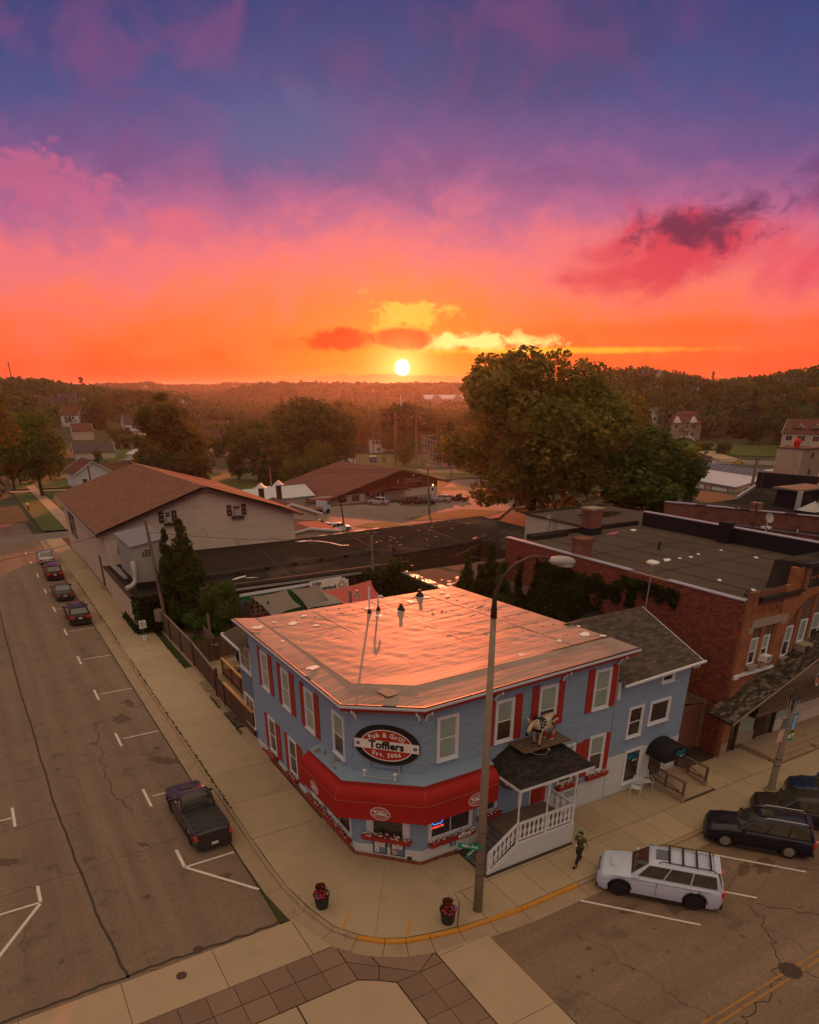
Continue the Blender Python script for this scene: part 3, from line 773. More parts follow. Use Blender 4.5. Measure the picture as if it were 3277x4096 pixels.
# ================================================================== THE CORNER TAVERN
UW=unit(K['white'],'u')
def window(M,u0,u1,z0,z1,parent,fw=.12,split=.5,top='shade',bot='pane',vm=0,out=.0,mat='white',sill=True,name='window',grid=0):
    mb=MB(M);y0=-.075-out;y1=.0
    mb.box(u0,y0,z0,u0+fw,y1,z1);mb.box(u1-fw,y0,z0,u1,y1,z1)
    mb.box(u0+fw,y0+.003,z1-fw,u1-fw,y1,z1-.001);mb.box(u0+fw,y0+.003,z0+.001,u1-fw,y1,z0+fw*.7)
    if sill: mb.box(u0-.03,y0-.05,z0-.05,u1+.03,y1,z0)
    w=mb.build(name,K[mat],parent)
    a0,a1,b0,b1=u0+fw,u1-fw,z0+fw*.7,z1-fw
    s=.045;y=-.045-out;zm=b0+(b1-b0)*split
    mb=MB(M)
    mb.box(a0,y,b0,a0+s,-.02,b1);mb.box(a1-s,y,b0,a1,-.02,b1)
    mb.box(a0+s,y+.002,b1-s,a1-s,-.02,b1);mb.box(a0+s,y+.002,b0,a1-s,-.02,b0+s)
    if split: mb.box(a0+s,y-.004,zm-s*.6,a1-s,-.02,zm+s*.6)
    for k in range(vm):
        u=a0+(a1-a0)*(k+1)/(vm+1);mb.box(u-s/2,y+.001,b0+s,u+s/2,-.02,b1-s)
    if grid:
        for k in range(1,grid): zz=b0+(b1-b0)*k/grid;mb.box(a0+s,y+.006,zz-.012,a1-s,-.022,zz+.012)
    mb.build('sash',K[mat],w)
    yp=-.03-out*.6
    if split:
        MB(M).box(a0+s,yp,zm+s*.6,a1-s,yp+.006,b1-s).build('pane',K[top],w)
        MB(M).box(a0+s,yp+.004,b0+s,a1-s,yp+.010,zm-s*.6).build('pane',K[bot],w)
    else: MB(M).box(a0+s,yp,b0+s,a1-s,yp+.006,b1-s).build('pane',K[top],w)
    return w
def shutter(M,u0,u1,z0,z1,parent,mat='red'):
    mb=MB(M);y=-.05;e=.05
    mb.box(u0,y,z0,u1,-.018,z1)
    for a,b,c,d in ((u0,z0,u0+e,z1),(u1-e,z0,u1,z1),(u0+e,z0,u1-e,z0+e*1.6),(u0+e,z1-e*1.6,u1-e,z1),(u0+e,(z0+z1)/2-e,u1-e,(z0+z1)/2+e)):
        mb.box(a,y-.014,b,c,y-.001,d)
    return mb.build('shutter',K[mat],parent)
def offs(path,d):
    """mitred offset of an open wall path, outwards (to the right of travel)"""
    o=[];n=len(path)
    for i,p in enumerate(path):
        ns=[]
        for a,b in ((i-1,i),(i,i+1)):
            if 0 <= a and b < n:
                t=Vector((path[b][0]-path[a][0],path[b][1]-path[a][1])).normalized();ns.append(Vector((t.y,-t.x)))
        m=sum(ns,Vector((0,0)));m=m/m.length
        k=d/m.dot(ns[0]);o.append((p[0]+m.x*k,p[1]+m.y*k))
    return o
def sweep(path,sec,zoff=None,mi=None):
    """section [(out, z)] swept along a wall path seen from outside left -> right"""
    mb=MB();n=len(path);m=len(sec);vs=[]
    rows=[offs(path,-o) if False else offs(path,o) for o,z in sec]
    for i in range(n):
        for j,(o,z) in enumerate(sec):
            dz=zoff[i] if zoff else 0.;vs.append((rows[j][i][0],rows[j][i][1],z+dz))
    fs=[(i*m+j,(i+1)*m+j,(i+1)*m+(j+1),i*m+j+1) for i in range(n-1) for j in range(m-1)]
    mb.add(vs,fs);return mb

TX,TY=11.95,22.8
pA,pB=(TX,25.1),(14.15,TY)
XR,YB=25.6,38.6
tav=thing('tavern','blue two-storey corner tavern with red shutters, red awning and glowing flat roof','tavern',(12,23,0))
CH_ANG=math.atan2(pB[1]-pA[1],pB[0]-pA[0]);CH_L=math.hypot(pB[0]-pA[0],pB[1]-pA[1])
ML=wallM(TX,0,-math.pi/2);MF=wallM(0,TY,0);MC=wallM(pA[0],pA[1],CH_ANG)
ZE=lambda x: 7.95+.28*smooth(x,11.5,14.2)+.40*min(max((x-14.2)/12,0),1)   # eave climbs a little to the right
# wall core
mb=MB()
pl=[(TX,YB),pA,pB,(XR,TY),(XR,YB)]
mb.add([(p[0],p[1],-.9) for p in pl]+[(p[0],p[1],ZE(p[0])-.12 if p[1] < 30 else (7.72 if p[0] < 20 else 7.9)) for p in pl],[(i,(i+1) % 5,5+(i+1) % 5,5+i) for i in range(5)])
mb.build('wall',K['blue_grey'],tav)
# siding boards: lapped, staggered butt joints
bd=MB();bd.add([(0,-.004,.07),(1,-.004,.07),(1,-.004,1),(0,-.004,1),(0,-.026,.07),(1,-.026,.07),(1,-.007,1),(0,-.007,1)],
                  [(4,5,6,7),(0,4,7,3),(1,2,6,5),(3,7,6,2),(0,1,5,4)])
BOARD=raw(bd,'siding_board',K['blue'])
CO=.232;nb=[0]
sid=MB()
def siding(M,ua,ub,za,zbf,zind,L=1.22,seed=0):
    """zbf(u) = top; courses above zind become single boards"""
    r=random.Random(seed);k=0;z=za;tinv=wm(tav).inverted()
    while z < zbf(ua if seed != 3 else ub)+.6:
        u=ua-r.uniform(0,L)
        while u < ub:
            a,b=max(u,ua)+.004,min(u+L,ub)-.004;u += L
            if b-a < .05: continue
            h=min(CO,max(zbf(a),0)-z)
            if h < .05: continue
            if z >= zind and nb[0] < 296:
                o=bpy.data.objects.new('siding_board',BOARD);C.objects.link(o);o.parent=tav
                o.matrix_local=tinv @ M @ Matrix.Translation((a,0,z)) @ Matrix.Diagonal((b-a,1,h,1));nb[0] += 1
            else:
                T_=M @ Matrix.Translation((a,0,z)) @ Matrix.Diagonal((b-a,1,h,1))
                sid.add([tuple(T_ @ Vector(v.co)) for v in BOARD.vertices],[tuple(p.vertices) for p in BOARD.polygons])
        z += CO;k += 1
siding(MC,0,CH_L,.62,lambda u: ZE(12.6)-.18,4.5,seed=1)
siding(MF,pB[0],XR,.75,lambda u: ZE(u)-.16,4.4,seed=3)
siding(ML,-YB,-pA[1],.12,lambda u: 7.8,5.0,seed=2)
sid.build('siding',K['blue'],tav,kind='stuff')
# corner boards
for p in (pA,pB,(XR,TY)): MB().lathe([(.035,.6),(.035,7.7)],(p[0],p[1],0),6).build('corner_board',K['blue'],tav)
# white foundation
path=[(TX,YB),pA,pB,(21.4,TY)]
base=sweep(path,[(.03,-.2),(.045,.0),(.045,.50),(.0,.56)],[-.25,.02,.14,.30]);base.build('foundation',K['white_worn'],tav)
MB(MF).box(21.35,-.05,-.1,XR,.02,1.42).build('foundation',K['white_worn'],tav)
bwin=MB(MF).box(22.7,-.06,.75,23.75,-.045,1.3).build('window',K['white'],tav)
MB(MF).box(22.78,-.066,.82,23.67,-.055,1.24).build('pane',K['shade'],bwin)

# eave: soffit, red fascia, white gutter
path=[(TX,YB+.6),pA,pB,(XR+.6,TY)]
zo=[0,.0,.28,.66]
sweep(path,[(0,7.74),(.52,7.70),(.52,7.62),(.545,7.62),(.545,7.84)],zo).build('fascia',K['dred'],tav)
sweep(path,[(.548,7.80),(.66,7.80),(.70,7.86),(.70,7.95),(.685,7.95),(.675,7.87),(.56,7.87)],zo).build('gutter',K['white'],tav)
# roof membrane
eav=offs(path,.60);ze=[7.96,7.96,8.24,8.62]
inn=[(12.62,YB+.3),(12.60,26.35),(14.62,24.2),(XR+.45,24.0)]
zi=[7.86,8.12,8.34,8.66]
rl=(XR+.6,YB-.2);zr=8.05
mb=MB()
def lerp3(a,b,t): return tuple(a[i]+(b[i]-a[i])*t for i in range(3))
E3=[(p[0],p[1],z) for p,z in zip(eav,ze)];I3=[(p[0],p[1],z) for p,z in zip(inn,zi)]
for i in range(3):
    N=14
    for k in range(N):
        a,b=lerp3(E3[i],E3[i+1],k/N),lerp3(E3[i],E3[i+1],(k+1)/N);c,d=lerp3(I3[i],I3[i+1],(k+1)/N),lerp3(I3[i],I3[i+1],k/N)
        mb.add([a,b,c,d],[(0,1,2,3)])
        # raised batten along the crease
        mb.add([lerp3(d,a,.02),lerp3(c,b,.02),(c[0],c[1],c[2]+.035),(d[0],d[1],d[2]+.035)],[(0,1,2,3)])
# field as one big polygon of quads
N=16;A_,B_,C_,D_=I3[0],I3[1],I3[2],I3[3];RL=(rl[0],rl[1],zr)
rr=random.Random(11)
fld=[]
for i in range(N+1):
    t=i/N
    left=lerp3(A_,B_,t) ;right=lerp3(RL,D_,t)
    row_=[]
    for j in range(25):
        p=lerp3(left,right,j/24);row_.append((p[0],p[1],p[2]+(rr.uniform(-.012,.02) if 0 < j < 24 and 0 < i < N else 0)))
    fld.append(row_)
vs=[p for r_ in fld for p in r_];mb.add(vs,[(i*25+j,(i+1)*25+j,(i+1)*25+j+1,i*25+j+1) for i in range(N) for j in range(24)])
mb.add([B_,C_,D_],[(0,1,2)])
mb.build('roof',K['roofm'],tav)
def zroof(x,y):
    t=min(max((YB-y)/14.6,0),1);s_=(x-12.6)/13.5
    l=7.86+.26*t;r_=8.05+.61*t
    return l+(r_-l)*s_
# membrane laps, welded seams, patches and bubbles
def strip(pts,w,lift,mat,name,parent):
    mb=MB()
    for (x0,y0),(x1,y1) in zip(pts,pts[1:]):
        k=max(1,int(math.hypot(x1-x0,y1-y0)/.8))
        for i in range(k):
            a=(x0+(x1-x0)*i/k,y0+(y1-y0)*i/k);b=(x0+(x1-x0)*(i+1)/k,y0+(y1-y0)*(i+1)/k)
            mb.bar((a[0],a[1],zroof(*a)+lift),(b[0],b[1],zroof(*b)+lift),w,.012)
    return mb.build(name,mat,parent)
lap=material('membrane_lap',(.34,.26,.21),.5,rand=.2)
for y in (26.6,28.5,30.4,32.3,34.2,36.1): strip([(12.7,y+.4),(26,y)],.05,.022,lap,'roof_seam',tav)
for x in (16.2,20.1,23.8): strip([(x,24.2),(x-.2,38.3)],.07,.024,lap,'roof_seam',tav)
strip([(14.7,24.35),(26.05,24.15)],.14,.04,K['tarroof2'],'roof_seam',tav);strip([(14.8,25.0),(26.0,24.75)],.05,.02,lap,'roof_seam',tav)
rr=random.Random(4)
for x,y,a in ((14.0,36.6,.35),(15.1,37.6,.22),(14.9,35.4,.22),(13.2,37.4,.18),(19.0,36.8,.3),(18.7,35.0,.28),(20.1,35.2,.2),(21.8,36.6,.3),(23.2,36.9,.3),(24.6,37.4,.25),(24.4,36.4,.22),(25.4,25.2,.35),(23.7,25.2,.18),(21.0,24.6,.32),(19.0,24.7,.25),(25.9,24.4,.2),(26.1,26.4,.14)):
    MB().disc((x,y,zroof(x,y)+.03),a,a*.7,rr.random()*3,n=11,th=.006,wob=.2,rnd=rr).build('roof_patch',K['signwhite'],tav)
for x,y,z,a in ((11.9,36.6,8.03,.34),(12.0,29.2,8.06,.3),(13.4,24.4,8.25,.5),(12.2,33.6,8.06,.12)):
    MB().disc((x,y,z),a,a*.8,rr.random()*3,n=11,th=.012,wob=.3,rnd=rr).build('roof_patch',K['signwhite'] if a < .5 else K['stone'],tav)
mb=MB()
for i in range(150):
    x,y=rr.uniform(13,25.6),25.2+int(rr.uniform(0,7))*1.9+rr.choice([.5,1.3]);mb.disc((x,y,zroof(x,y)+.016),.055,.055,0,n=8,th=.014)
mb.build('roof_fasteners',K['roofm'],tav,kind='stuff')
# puckers in the membrane
mb=MB()
for x,y,L,an in ((13.2,30.4,1.6,.1),(13.8,29.6,1.5,.0),(14.6,28.2,2.0,.15),(14.0,33.8,1.0,.0),(16.8,37.0,1.0,-.5),(16.3,36.8,1.2,-.35),(21.2,33.0,1.2,1.1),(21.9,33.3,.8,.9),(22.4,31.4,1.3,.5),(23.6,32.7,1.9,.35),(24.2,32.0,1.5,-.1),(17.9,27.9,.8,.8),(22.0,37.2,1.2,.3),(22.9,37.0,1.0,.4),(13.0,28.0,1.1,.05),(19.5,29.3,1.0,.2)):
    pts=[(x+math.cos(an)*L*t+.05*math.sin(9*t),y+math.sin(an)*L*t,zroof(x,y)+.01) for t in (0,.25,.5,.75,1)]
    mb.tube(pts,[.004,.03,.045,.03,.004],6)
mb.build('roof_puckers',K['roofm'],tav,kind='stuff')
# dark edge of old flashing along the gutter
sweep(path,[(.52,7.965),(.60,7.975),(.60,7.94)],zo).build('drip_edge',K['rustpipe'],tav)
# vents
def vent(x,y,h,r,lab,hook=False,dark=False,grp='pipe vents on the tavern roof'):
    z=zroof(x,y);t_=thing('vent_pipe',lab,'vent pipe',(x,y,z),group=grp)
    MB().lathe([(r*2.6,0),(r*2.4,.05),(r*1.3,.22),(r*1.15,.24)],(x,y,z),12).build('boot',K['black'],t_,smooth=True)
    m_=K['dark'] if dark else K['white']
    if hook: MB().tube([(x,y,z),(x,y,z+h),(x+.05,y-.02,z+h+.12),(x+.15,y-.05,z+h+.16),(x+.25,y-.08,z+h+.1),(x+.27,y-.09,z+h-.02)],r,10).build('pipe',m_,t_,smooth=True)
    else: MB().lathe([(r,0),(r,h),(r*.8,h),(r*.8,h-.1)],(x,y,z),12).build('pipe',m_,t_)
vent(18.55,35.9,1.55,.055,'tall straight white pipe vent on the tavern roof')
vent(19.25,36.1,.72,.055,'white hooked pipe vent beside the tall straight one',hook=True)
vent(20.35,35.3,.42,.10,'short black capped vent right of the two white pipes',dark=True)
vent(23.0,37.5,.42,.11,'short black vent near the rear edge of the tavern roof',dark=True)

# windows, shutters
for u0,u1 in ((-36.6,-35.42),(-33.44,-32.3),(-30.32,-29.16)): window(ML,u0,u1,4.55,6.75,tav,top='shade',bot='shade')
window(ML,-27.05,-25.82,4.65,6.8,tav,bot='pane')
for a,b in ((-37.06,-36.66),(-35.36,-34.85),(-33.98,-33.5),(-32.24,-31.7),(-30.86,-30.38),(-29.10,-28.6)): shutter(ML,a,b,4.48,6.86,tav)
for u0,u1 in ((-36.3,-35.15),(-33.2,-32.02)): window(ML,u0,u1,.62,2.82,tav,top='pane',bot='pane')
for a,b in ((-36.85,-36.36),(-35.08,-34.45),(-33.7,-33.26),(-31.96,-31.25)): shutter(ML,a,b,.58,2.82,tav)
window(ML,-30.3,-28.75,.65,2.3,tav,split=0,top='pane');window(ML,-28.2,-25.5,.65,2.3,tav,split=0,top='pane',vm=1)
window(MF,14.88,16.0,5.2,7.34,tav,bot='shade');window(MF,18.0,19.07,5.28,7.4,tav,bot='warmpane')
window(MF,20.53,21.65,5.4,7.55,tav,split=.42);window(MF,23.99,25.1,5.56,7.7,tav,bot='shade')
for a,b,z0,z1 in ((17.5,17.94,5.22,7.5),(19.12,19.52,5.22,7.5),(20.1,20.47,5.36,7.66),(21.7,22.05,5.38,7.66),(23.55,23.93,5.5,7.8),(25.14,25.52,5.52,7.82)): shutter(MF,a,b,z0,z1,tav)
window(MF,24.16,25.26,1.88,4.05,tav,bot='warmpane');shutter(MF,23.72,24.11,1.82,3.98,tav);shutter(MF,25.3,25.59,1.84,3.99,tav)
window(MF,22.15,23.2,1.8,4.0,tav);shutter(MF,23.28,23.66,1.82,3.9,tav)
window(MF,14.5,16.95,1.15,3.0,tav,split=0,top='pane',vm=1,fw=.14);window(MF,17.25,18.4,1.65,3.95,tav,top='pane',bot='pane')
window(MC,.55,2.65,1.0,2.9,tav,split=0,top='pane',fw=.3)
MB(MC).box(.95,-.035,3.95,2.35,-.02,4.35).build('louvre',K['blue_grey'],tav)
# small blind panel under the sign, vent louvre slats
mb=MB(MC);mb.box(.82,-.045,4.78,2.3,-.02,4.84);mb.box(.82,-.045,5.2,2.3,-.02,5.26);mb.box(.82,-.045,4.84,.9,-.02,5.2);mb.box(2.22,-.045,4.84,2.3,-.02,5.2)
mb.build('vent_frame',K['blue_grey'],tav)

# brackets under the eave
def bracket(M,u,z,s=1.):
    mb=MB(M)
    pr=[(0,0),(0,-.62),(-.07,-.62),(-.09,-.50),(-.17,-.46),(-.15,-.34),(-.27,-.28),(-.30,-.14),(-.46,-.12),(-.48,0)]
    mb.ext([(u-.05,y*s,z+q*s) for y,q in pr],(.10,0,0),0)
    pr2=[(0,-.04),(0,-.52),(-.06,-.5),(-.12,-.36),(-.24,-.24),(-.38,-.06)]
    mb.ext([(u-.062,y*s,z+q*s) for y,q in pr2],(.008,0,0),1);mb.ext([(u+.054,y*s,z+q*s) for y,q in pr2],(.008,0,0),1)
    mb.tube([(u,-.52*s,z-.02),(u,-.52*s,z-.16)],.05,8,0);mb.box(u-.09,-.50*s,z-.045,u+.09,-.0,z,0)
    for k,(y,q) in enumerate(((-.12,-.40),(-.22,-.30),(-.34,-.16))): mb.box(u-.08,y-.03,z+q-.04,u+.08,y+.03,z+q+.02,0)
    return mb.build('bracket',[K['white'],K['dred']],tav)
for u in (.22,CH_L-.10): bracket(MC,u,ZE(12+u*.7)-.26)
for u in (14.3,17.95,21.9,25.45): bracket(MF,u,ZE(u)-.27)
for u in (-37.4,-34.4,-31.3,-28.2,-25.35): bracket(ML,u,7.70,.8)

# awning with its blue ledge and dark red fascia
ap=[(TX,28.62),pA,pB,(17.55,TY)];az_=[-.42,-.28,0,.06]
led=sweep(ap,[(0,4.78),(.72,4.62),(.72,4.58),(0,4.58)],az_);led.build('awning_ledge',K['blue'],tav)
sweep(ap,[(.70,4.60),(.74,4.60),(.74,4.40),(.60,4.40)],az_).build('awning_fascia',K['dred'],tav)
sec=[(.60,4.46),(.86,4.42),(1.02,4.32),(1.11,4.17),(1.15,3.98),(1.155,3.84),(1.155,3.80),(1.15,2.92),(1.13,2.92)]
aw=sweep(ap,sec,az_)
for i in (0,3):                                                # end cheeks
    q=[(offs(ap,o)[i][0],offs(ap,o)[i][1],z+az_[i]) for o,z in sec[:-1]]+[(ap[i][0],ap[i][1],2.92+az_[i]),(ap[i][0],ap[i][1],4.46+az_[i])]
    aw.add(q,[tuple(range(len(q)))])
aw.build('awning',K['awning'],tav,smooth=False)
gold=material('awning_piping',(.36,.16,.05),.8)
for o,z in ((1.158,3.82),):
    q=offs(ap,o);MB().tube([(q[i][0],q[i][1],z+az_[i]) for i in range(4)],.012,5).build('piping',gold,tav)
for i in (1,2):
    MB().tube([(offs(ap,o+.004)[i][0],offs(ap,o+.004)[i][1],z+az_[i]) for o,z in sec[1:6]],.012,5).build('piping',gold,tav)
# worn paint flakes on the ledge
mb=MB();rr=random.Random(8)
for i in range(26):
    y=rr.uniform(25.6,28.2);o=rr.uniform(.12,.6);mb.disc((TX-o,y,4.78-.16*o/.72-.42+.14*(28.6-y)/3.5+.004),rr.uniform(.05,.16),rr.uniform(.03,.07),1.57,n=9,th=.002,wob=.4,rnd=rr)
for i in range(7): x=rr.uniform(14.5,17.2);o=rr.uniform(.3,.6);mb.disc((x,TY-o,4.78-.16*o/.72+.006),rr.uniform(.05,.13),.04,0,n=9,th=.002,wob=.4,rnd=rr)
mb.build('bare_patch',material('bare_wood',(.26,.16,.09),.9),tav)

# oval lettering on the awning valance
def oval(M,rx,rz,y,th,mat,parent,ring=None,name='oval',seg=48):
    mb=MB(M)
    if ring is None:
        mb.ext([(rx*math.cos(2*math.pi*i/seg),y,rz*math.sin(2*math.pi*i/seg)) for i in range(seg)][::-1],(0,th,0))
    else:
        vs=[]
        for i in range(seg):
            t=2*math.pi*i/seg
            for k in (1,1-ring/rx): vs.append((rx*k*math.cos(t),y,rz*(1-ring/rz if k != 1 else 1)*math.sin(t)))
        mb.add(vs,[(2*i,2*i+1,2*((i+1) % seg)+1,2*((i+1) % seg)) for i in range(seg)])
    return mb.build(name,mat,parent)
def valance_logo(M,s):
    oval(M,.56*s,.40*s,-.012,0,K['signwhite'],tav,ring=.022,name='logo_ring');oval(M,.50*s,.345*s,-.012,0,K['signwhite'],tav,ring=.014,name='logo_ring')
    MB(M).box(-.54*s,-.016,.10*s,.54*s,-.010,.112*s).box(-.54*s,-.016,-.112*s,.54*s,-.010,-.10*s).build('logo_line',K['signwhite'],tav)
    text_part('Tofflers',.235*s,M @ Matrix.Translation((0,-.018,.0)),K['signwhite'],tav,bold=.006)
    text_part('Pub & Grill',.13*s,M @ Matrix.Translation((0,-.018,.20*s)),K['signwhite'],tav,bold=.003,arc=.75*s)
    text_part('New Glarus, WI',.10*s,M @ Matrix.Translation((0,-.018,-.21*s)),K['signwhite'],tav,bold=.002,arc=-.75*s)
valance_logo(wallM(TX-1.155,0,-math.pi/2) @ Matrix.Translation((-27.0,0,2.98)),.82)
Mv=MC @ Matrix.Translation((0,-1.155,0));valance_logo(Mv @ Matrix.Translation((1.62,0,3.18)),.82)
valance_logo(MF @ Matrix.Translation((16.35,-1.155,3.42)),.82)

# the big oval sign
Ms=MC @ Matrix.Translation((1.62,-.03,6.02))
sg=thing('wall_sign','big oval black, red and white pub sign on the chamfered blue corner','sign',tuple(Ms @ Vector((0,0,-.9))))
oval(Ms,1.50,.96,-.09,.09,K['signblack'],sg,name='board')
oval(Ms,1.19,.755,-.096,0,K['signwhite'],sg,ring=.045,name='rim')
oval(Ms,1.15,.712,-.094,.004,K['signred'],sg,name='red_panel')
MB(Ms).box(-1.47,-.115,-.21,1.47,-.095,.21).build('banner',K['signwhite'],sg)
for x in (-1.3,1.3):
    MB(Ms @ Matrix.Translation((x,-.118,0)) @ Matrix.Rotation(math.pi/2,4,'X')).lathe([(.085,-.002),(.085,.004),(.01,.004)],n=16).build('rivet',K['signblack'],sg)
    MB(Ms).box(x-.012,-.128,-.05,x+.012,-.122,.05).build('rivet_slot',K['signwhite'],sg)
text_part('Tofflers',.50,Ms @ Matrix.Translation((0,-.122,.0)),K['signblack'],sg,bold=.020,sx=1.02)
text_part('Pub & Grill',.31,Ms @ Matrix.Translation((0,-.106,.50)),K['signwhite'],sg,bold=.011,arc=1.75,sx=.95)
text_part('Est. 2006',.27,Ms @ Matrix.Translation((0,-.106,-.47)),K['signwhite'],sg,bold=.009,arc=-2.3)
# smaller round sign by the door
Mr=MF @ Matrix.Translation((19.35,-.03,2.95));s2=thing('door_sign','small oval pub sign on the porch wall between lantern and red door','sign',(19.35,TY,2.5))
oval(Mr,.62,.46,-.05,.05,K['signblack'],s2,name='board');oval(Mr,.5,.36,-.054,.003,K['signred'],s2,name='red_panel');oval(Mr,.52,.38,-.056,0,K['signwhite'],s2,ring=.02,name='rim')
MB(Mr).box(-.6,-.07,-.10,.6,-.056,.10).build('banner',K['signwhite'],s2);text_part('Tofflers',.24,Mr @ Matrix.Translation((0,-.074,0)),K['signblack'],s2,bold=.008);text_part('Est. 2006',.12,Mr @ Matrix.Translation((0,-.062,-.22)),K['signwhite'],s2,bold=.003)

# numerals on the casing
text_part('2',.24,MF @ Matrix.Translation((18.34,-.085,3.05)),K['signblack'],tav,bold=.004);text_part('0',.24,MF @ Matrix.Translation((18.34,-.085,2.78)),K['signblack'],tav,bold=.004);text_part('0',.24,MF @ Matrix.Translation((18.34,-.085,2.51)),K['signblack'],tav,bold=.004)

# floodlights on the ledge
ll=thing('ledge_lights','pair of white floodlights on a conduit over the middle of the red awning','floodlight',(12.9,23.6,4.6))
Mq=MC @ Matrix.Translation((0,-.62,4.55))
MB(Mq).tube([(.75,0,.12),(2.15,0,.12)],.018,6).tube([(2.15,0,.12),(2.2,.3,.15),(2.2,.58,.55),(2.2,.6,.8)],.016,6).build('conduit',K['metal'],ll)
for u in (.75,2.15): MB(Mq @ Matrix.Translation((u,0,.1))).lathe([(.05,0),(.04,.14),(.05,.18),(.10,.30),(.085,.30),(.03,.2)],n=10).build('lamp_head',K['white'],ll)

# ---- porch
po=tav
PF=1.2;PY=20.52;PX0,PX1=17.85,21.35
MB().box(PX0,PY,PF-.10,PX1,TY,PF).build('porch_floor',K['greywood'],po)
gtr=material('grey_step_paint',(.135,.125,.13),.8,var=.12,scale=3,rand=.1)
for i in range(7):
    z=PF-(i+1)*PF/7;x1=PX0-i*.225
    if i < 7: MB().box(x1-.27,PY+.02,z-.03,x1+.02,22.2,z+.0 if z > 0 else .02).build('step',gtr,po)
    MB().box(x1-.02,PY+.03,z-.0,x1+.0,22.2,z+PF/7-.035).build('riser',gtr,po)
# batten skirt
mb=MB();mb.add([(16.4,PY+.01,0),(PX1,PY+.01,0),(PX1,PY+.01,PF-.12),(PX0,PY+.01,PF-.12),(PX0-1.35,PY+.01,.04)],[(0,1,2,3,4)]);mb.add([(PX1-.005,PY+.01,0),(PX1-.005,TY,0),(PX1-.005,TY,PF-.1),(PX1-.005,PY+.01,PF-.1)],[(0,1,2,3)])
mb.build('skirt_backing',K['joint'],po)
bt=MB();bt.box(-.5,0,0,.5,.02,1);BT=raw(bt,'batten',K['white'])
x=16.42
while x < PX1:
    hgt=PF-.12 if x > PX0 else max(.04,(x-(PX0-7*.225))/(7*.225)*PF-.12)
    o=bpy.data.objects.new('skirt_batten',BT);C.objects.link(o);o.parent=po;o.location=Vector((x+.045,PY-.012,.01))-Vector((12,23,0));o.scale=(.078,1,hgt);x += .098
mb=MB();mb.box(PX0-.05,PY-.03,PF-.14,PX1+.02,PY,PF-.0)
for i in range(7): z=PF-(i+1)*PF/7;x1=PX0-i*.225;mb.box(x1-.26,PY-.03,max(0,z-.15),x1+.03,PY-.004,z+.012)
mb.bar((PX0-1.6,PY-.02,0.06),(PX0-.02,PY-.02,PF-.12),.03,.12)
mb.build('stringer',K['white'],po)
def post(x,y,z0,z1,turned=True):
    s=.055
    mb=MB();mb.box(x-s,y-s,z0,x+s,y+s,z0+.95);pr=[(.05,.95),(.065,1.0),(.045,1.05),(.055,1.15),(.04,1.3),(.042,1.9),(.055,2.0),(.045,2.05)]
    k=(z1-z0)/2.95
    mb.lathe([(r_,q*k) for r_,q in pr],(x,y,z0),10);mb.box(x-s,y-s,z0+2.05*k,x+s,y+s,z1)
    return mb.build('porch_post',K['white'],po)
for x in (PX0+.08,19.62,PX1-.06): post(x,PY+.06,PF,4.12)
prb=[(.0,0),(.085,0),(.085,.10),(.05,.16),(.045,.22),(.085,.34),(.10,.44),(.085,.54),(.045,.66),(.035,.72),(.06,.80),(.07,.9),(.07,.96),(0,.96)]
def baluster(x,y,z,ang=0.,sk=0.):
    pts=[(w,h) for w,h in prb[1:-1]];full=pts+[(-w,h) for w,h in pts[::-1]]
    M_=Matrix.Translation((x,y,z)) @ Matrix.Rotation(ang,4,'Z');mb=MB(M_);mb.ext([(w,0,h*.86+w*sk) for w,h in full],(0,.025,0));return mb.build('baluster',K['white'],po)
for a,b in ((PX0+.14,19.56),(19.68,PX1-.14)):
    for i in range(6): baluster(a+(b-a)*(i+.5)/6,PY+.05,PF+.06)
for i in range(6): t_=(i+.6)/6.3;baluster(16.42+t_*1.42,PY+.05,.20+t_*(PF-.13),sk=PF/1.575)
for i in range(4): baluster(PX1-.03,PY+.5+i*.42,PF+.06,math.pi/2)
mb=MB();mb.box(PX0+.1,PY+.01,PF+.90,PX1-.1,PY+.12,PF+.98);mb.box(PX0+.1,PY+.03,PF+.04,PX1-.1,PY+.09,PF+.10)
mb.bar((16.38,PY+.06,.98+.12),(PX0+.1,PY+.06,PF+.98),.11,.08);mb.box(PX1-.09,PY+.1,PF+.90,PX1+.03,TY-.1,PF+.98);mb.box(16.32,PY,0,16.44,PY+.12,1.08)
mb.build('handrail',K['white'],po)
MB().ext([(16.22,PY+.02,.6),(16.34,PY+.02,1.2),(16.5,PY+.02,1.15),(17.0,PY+.02,0.5)],(0,.0,0))
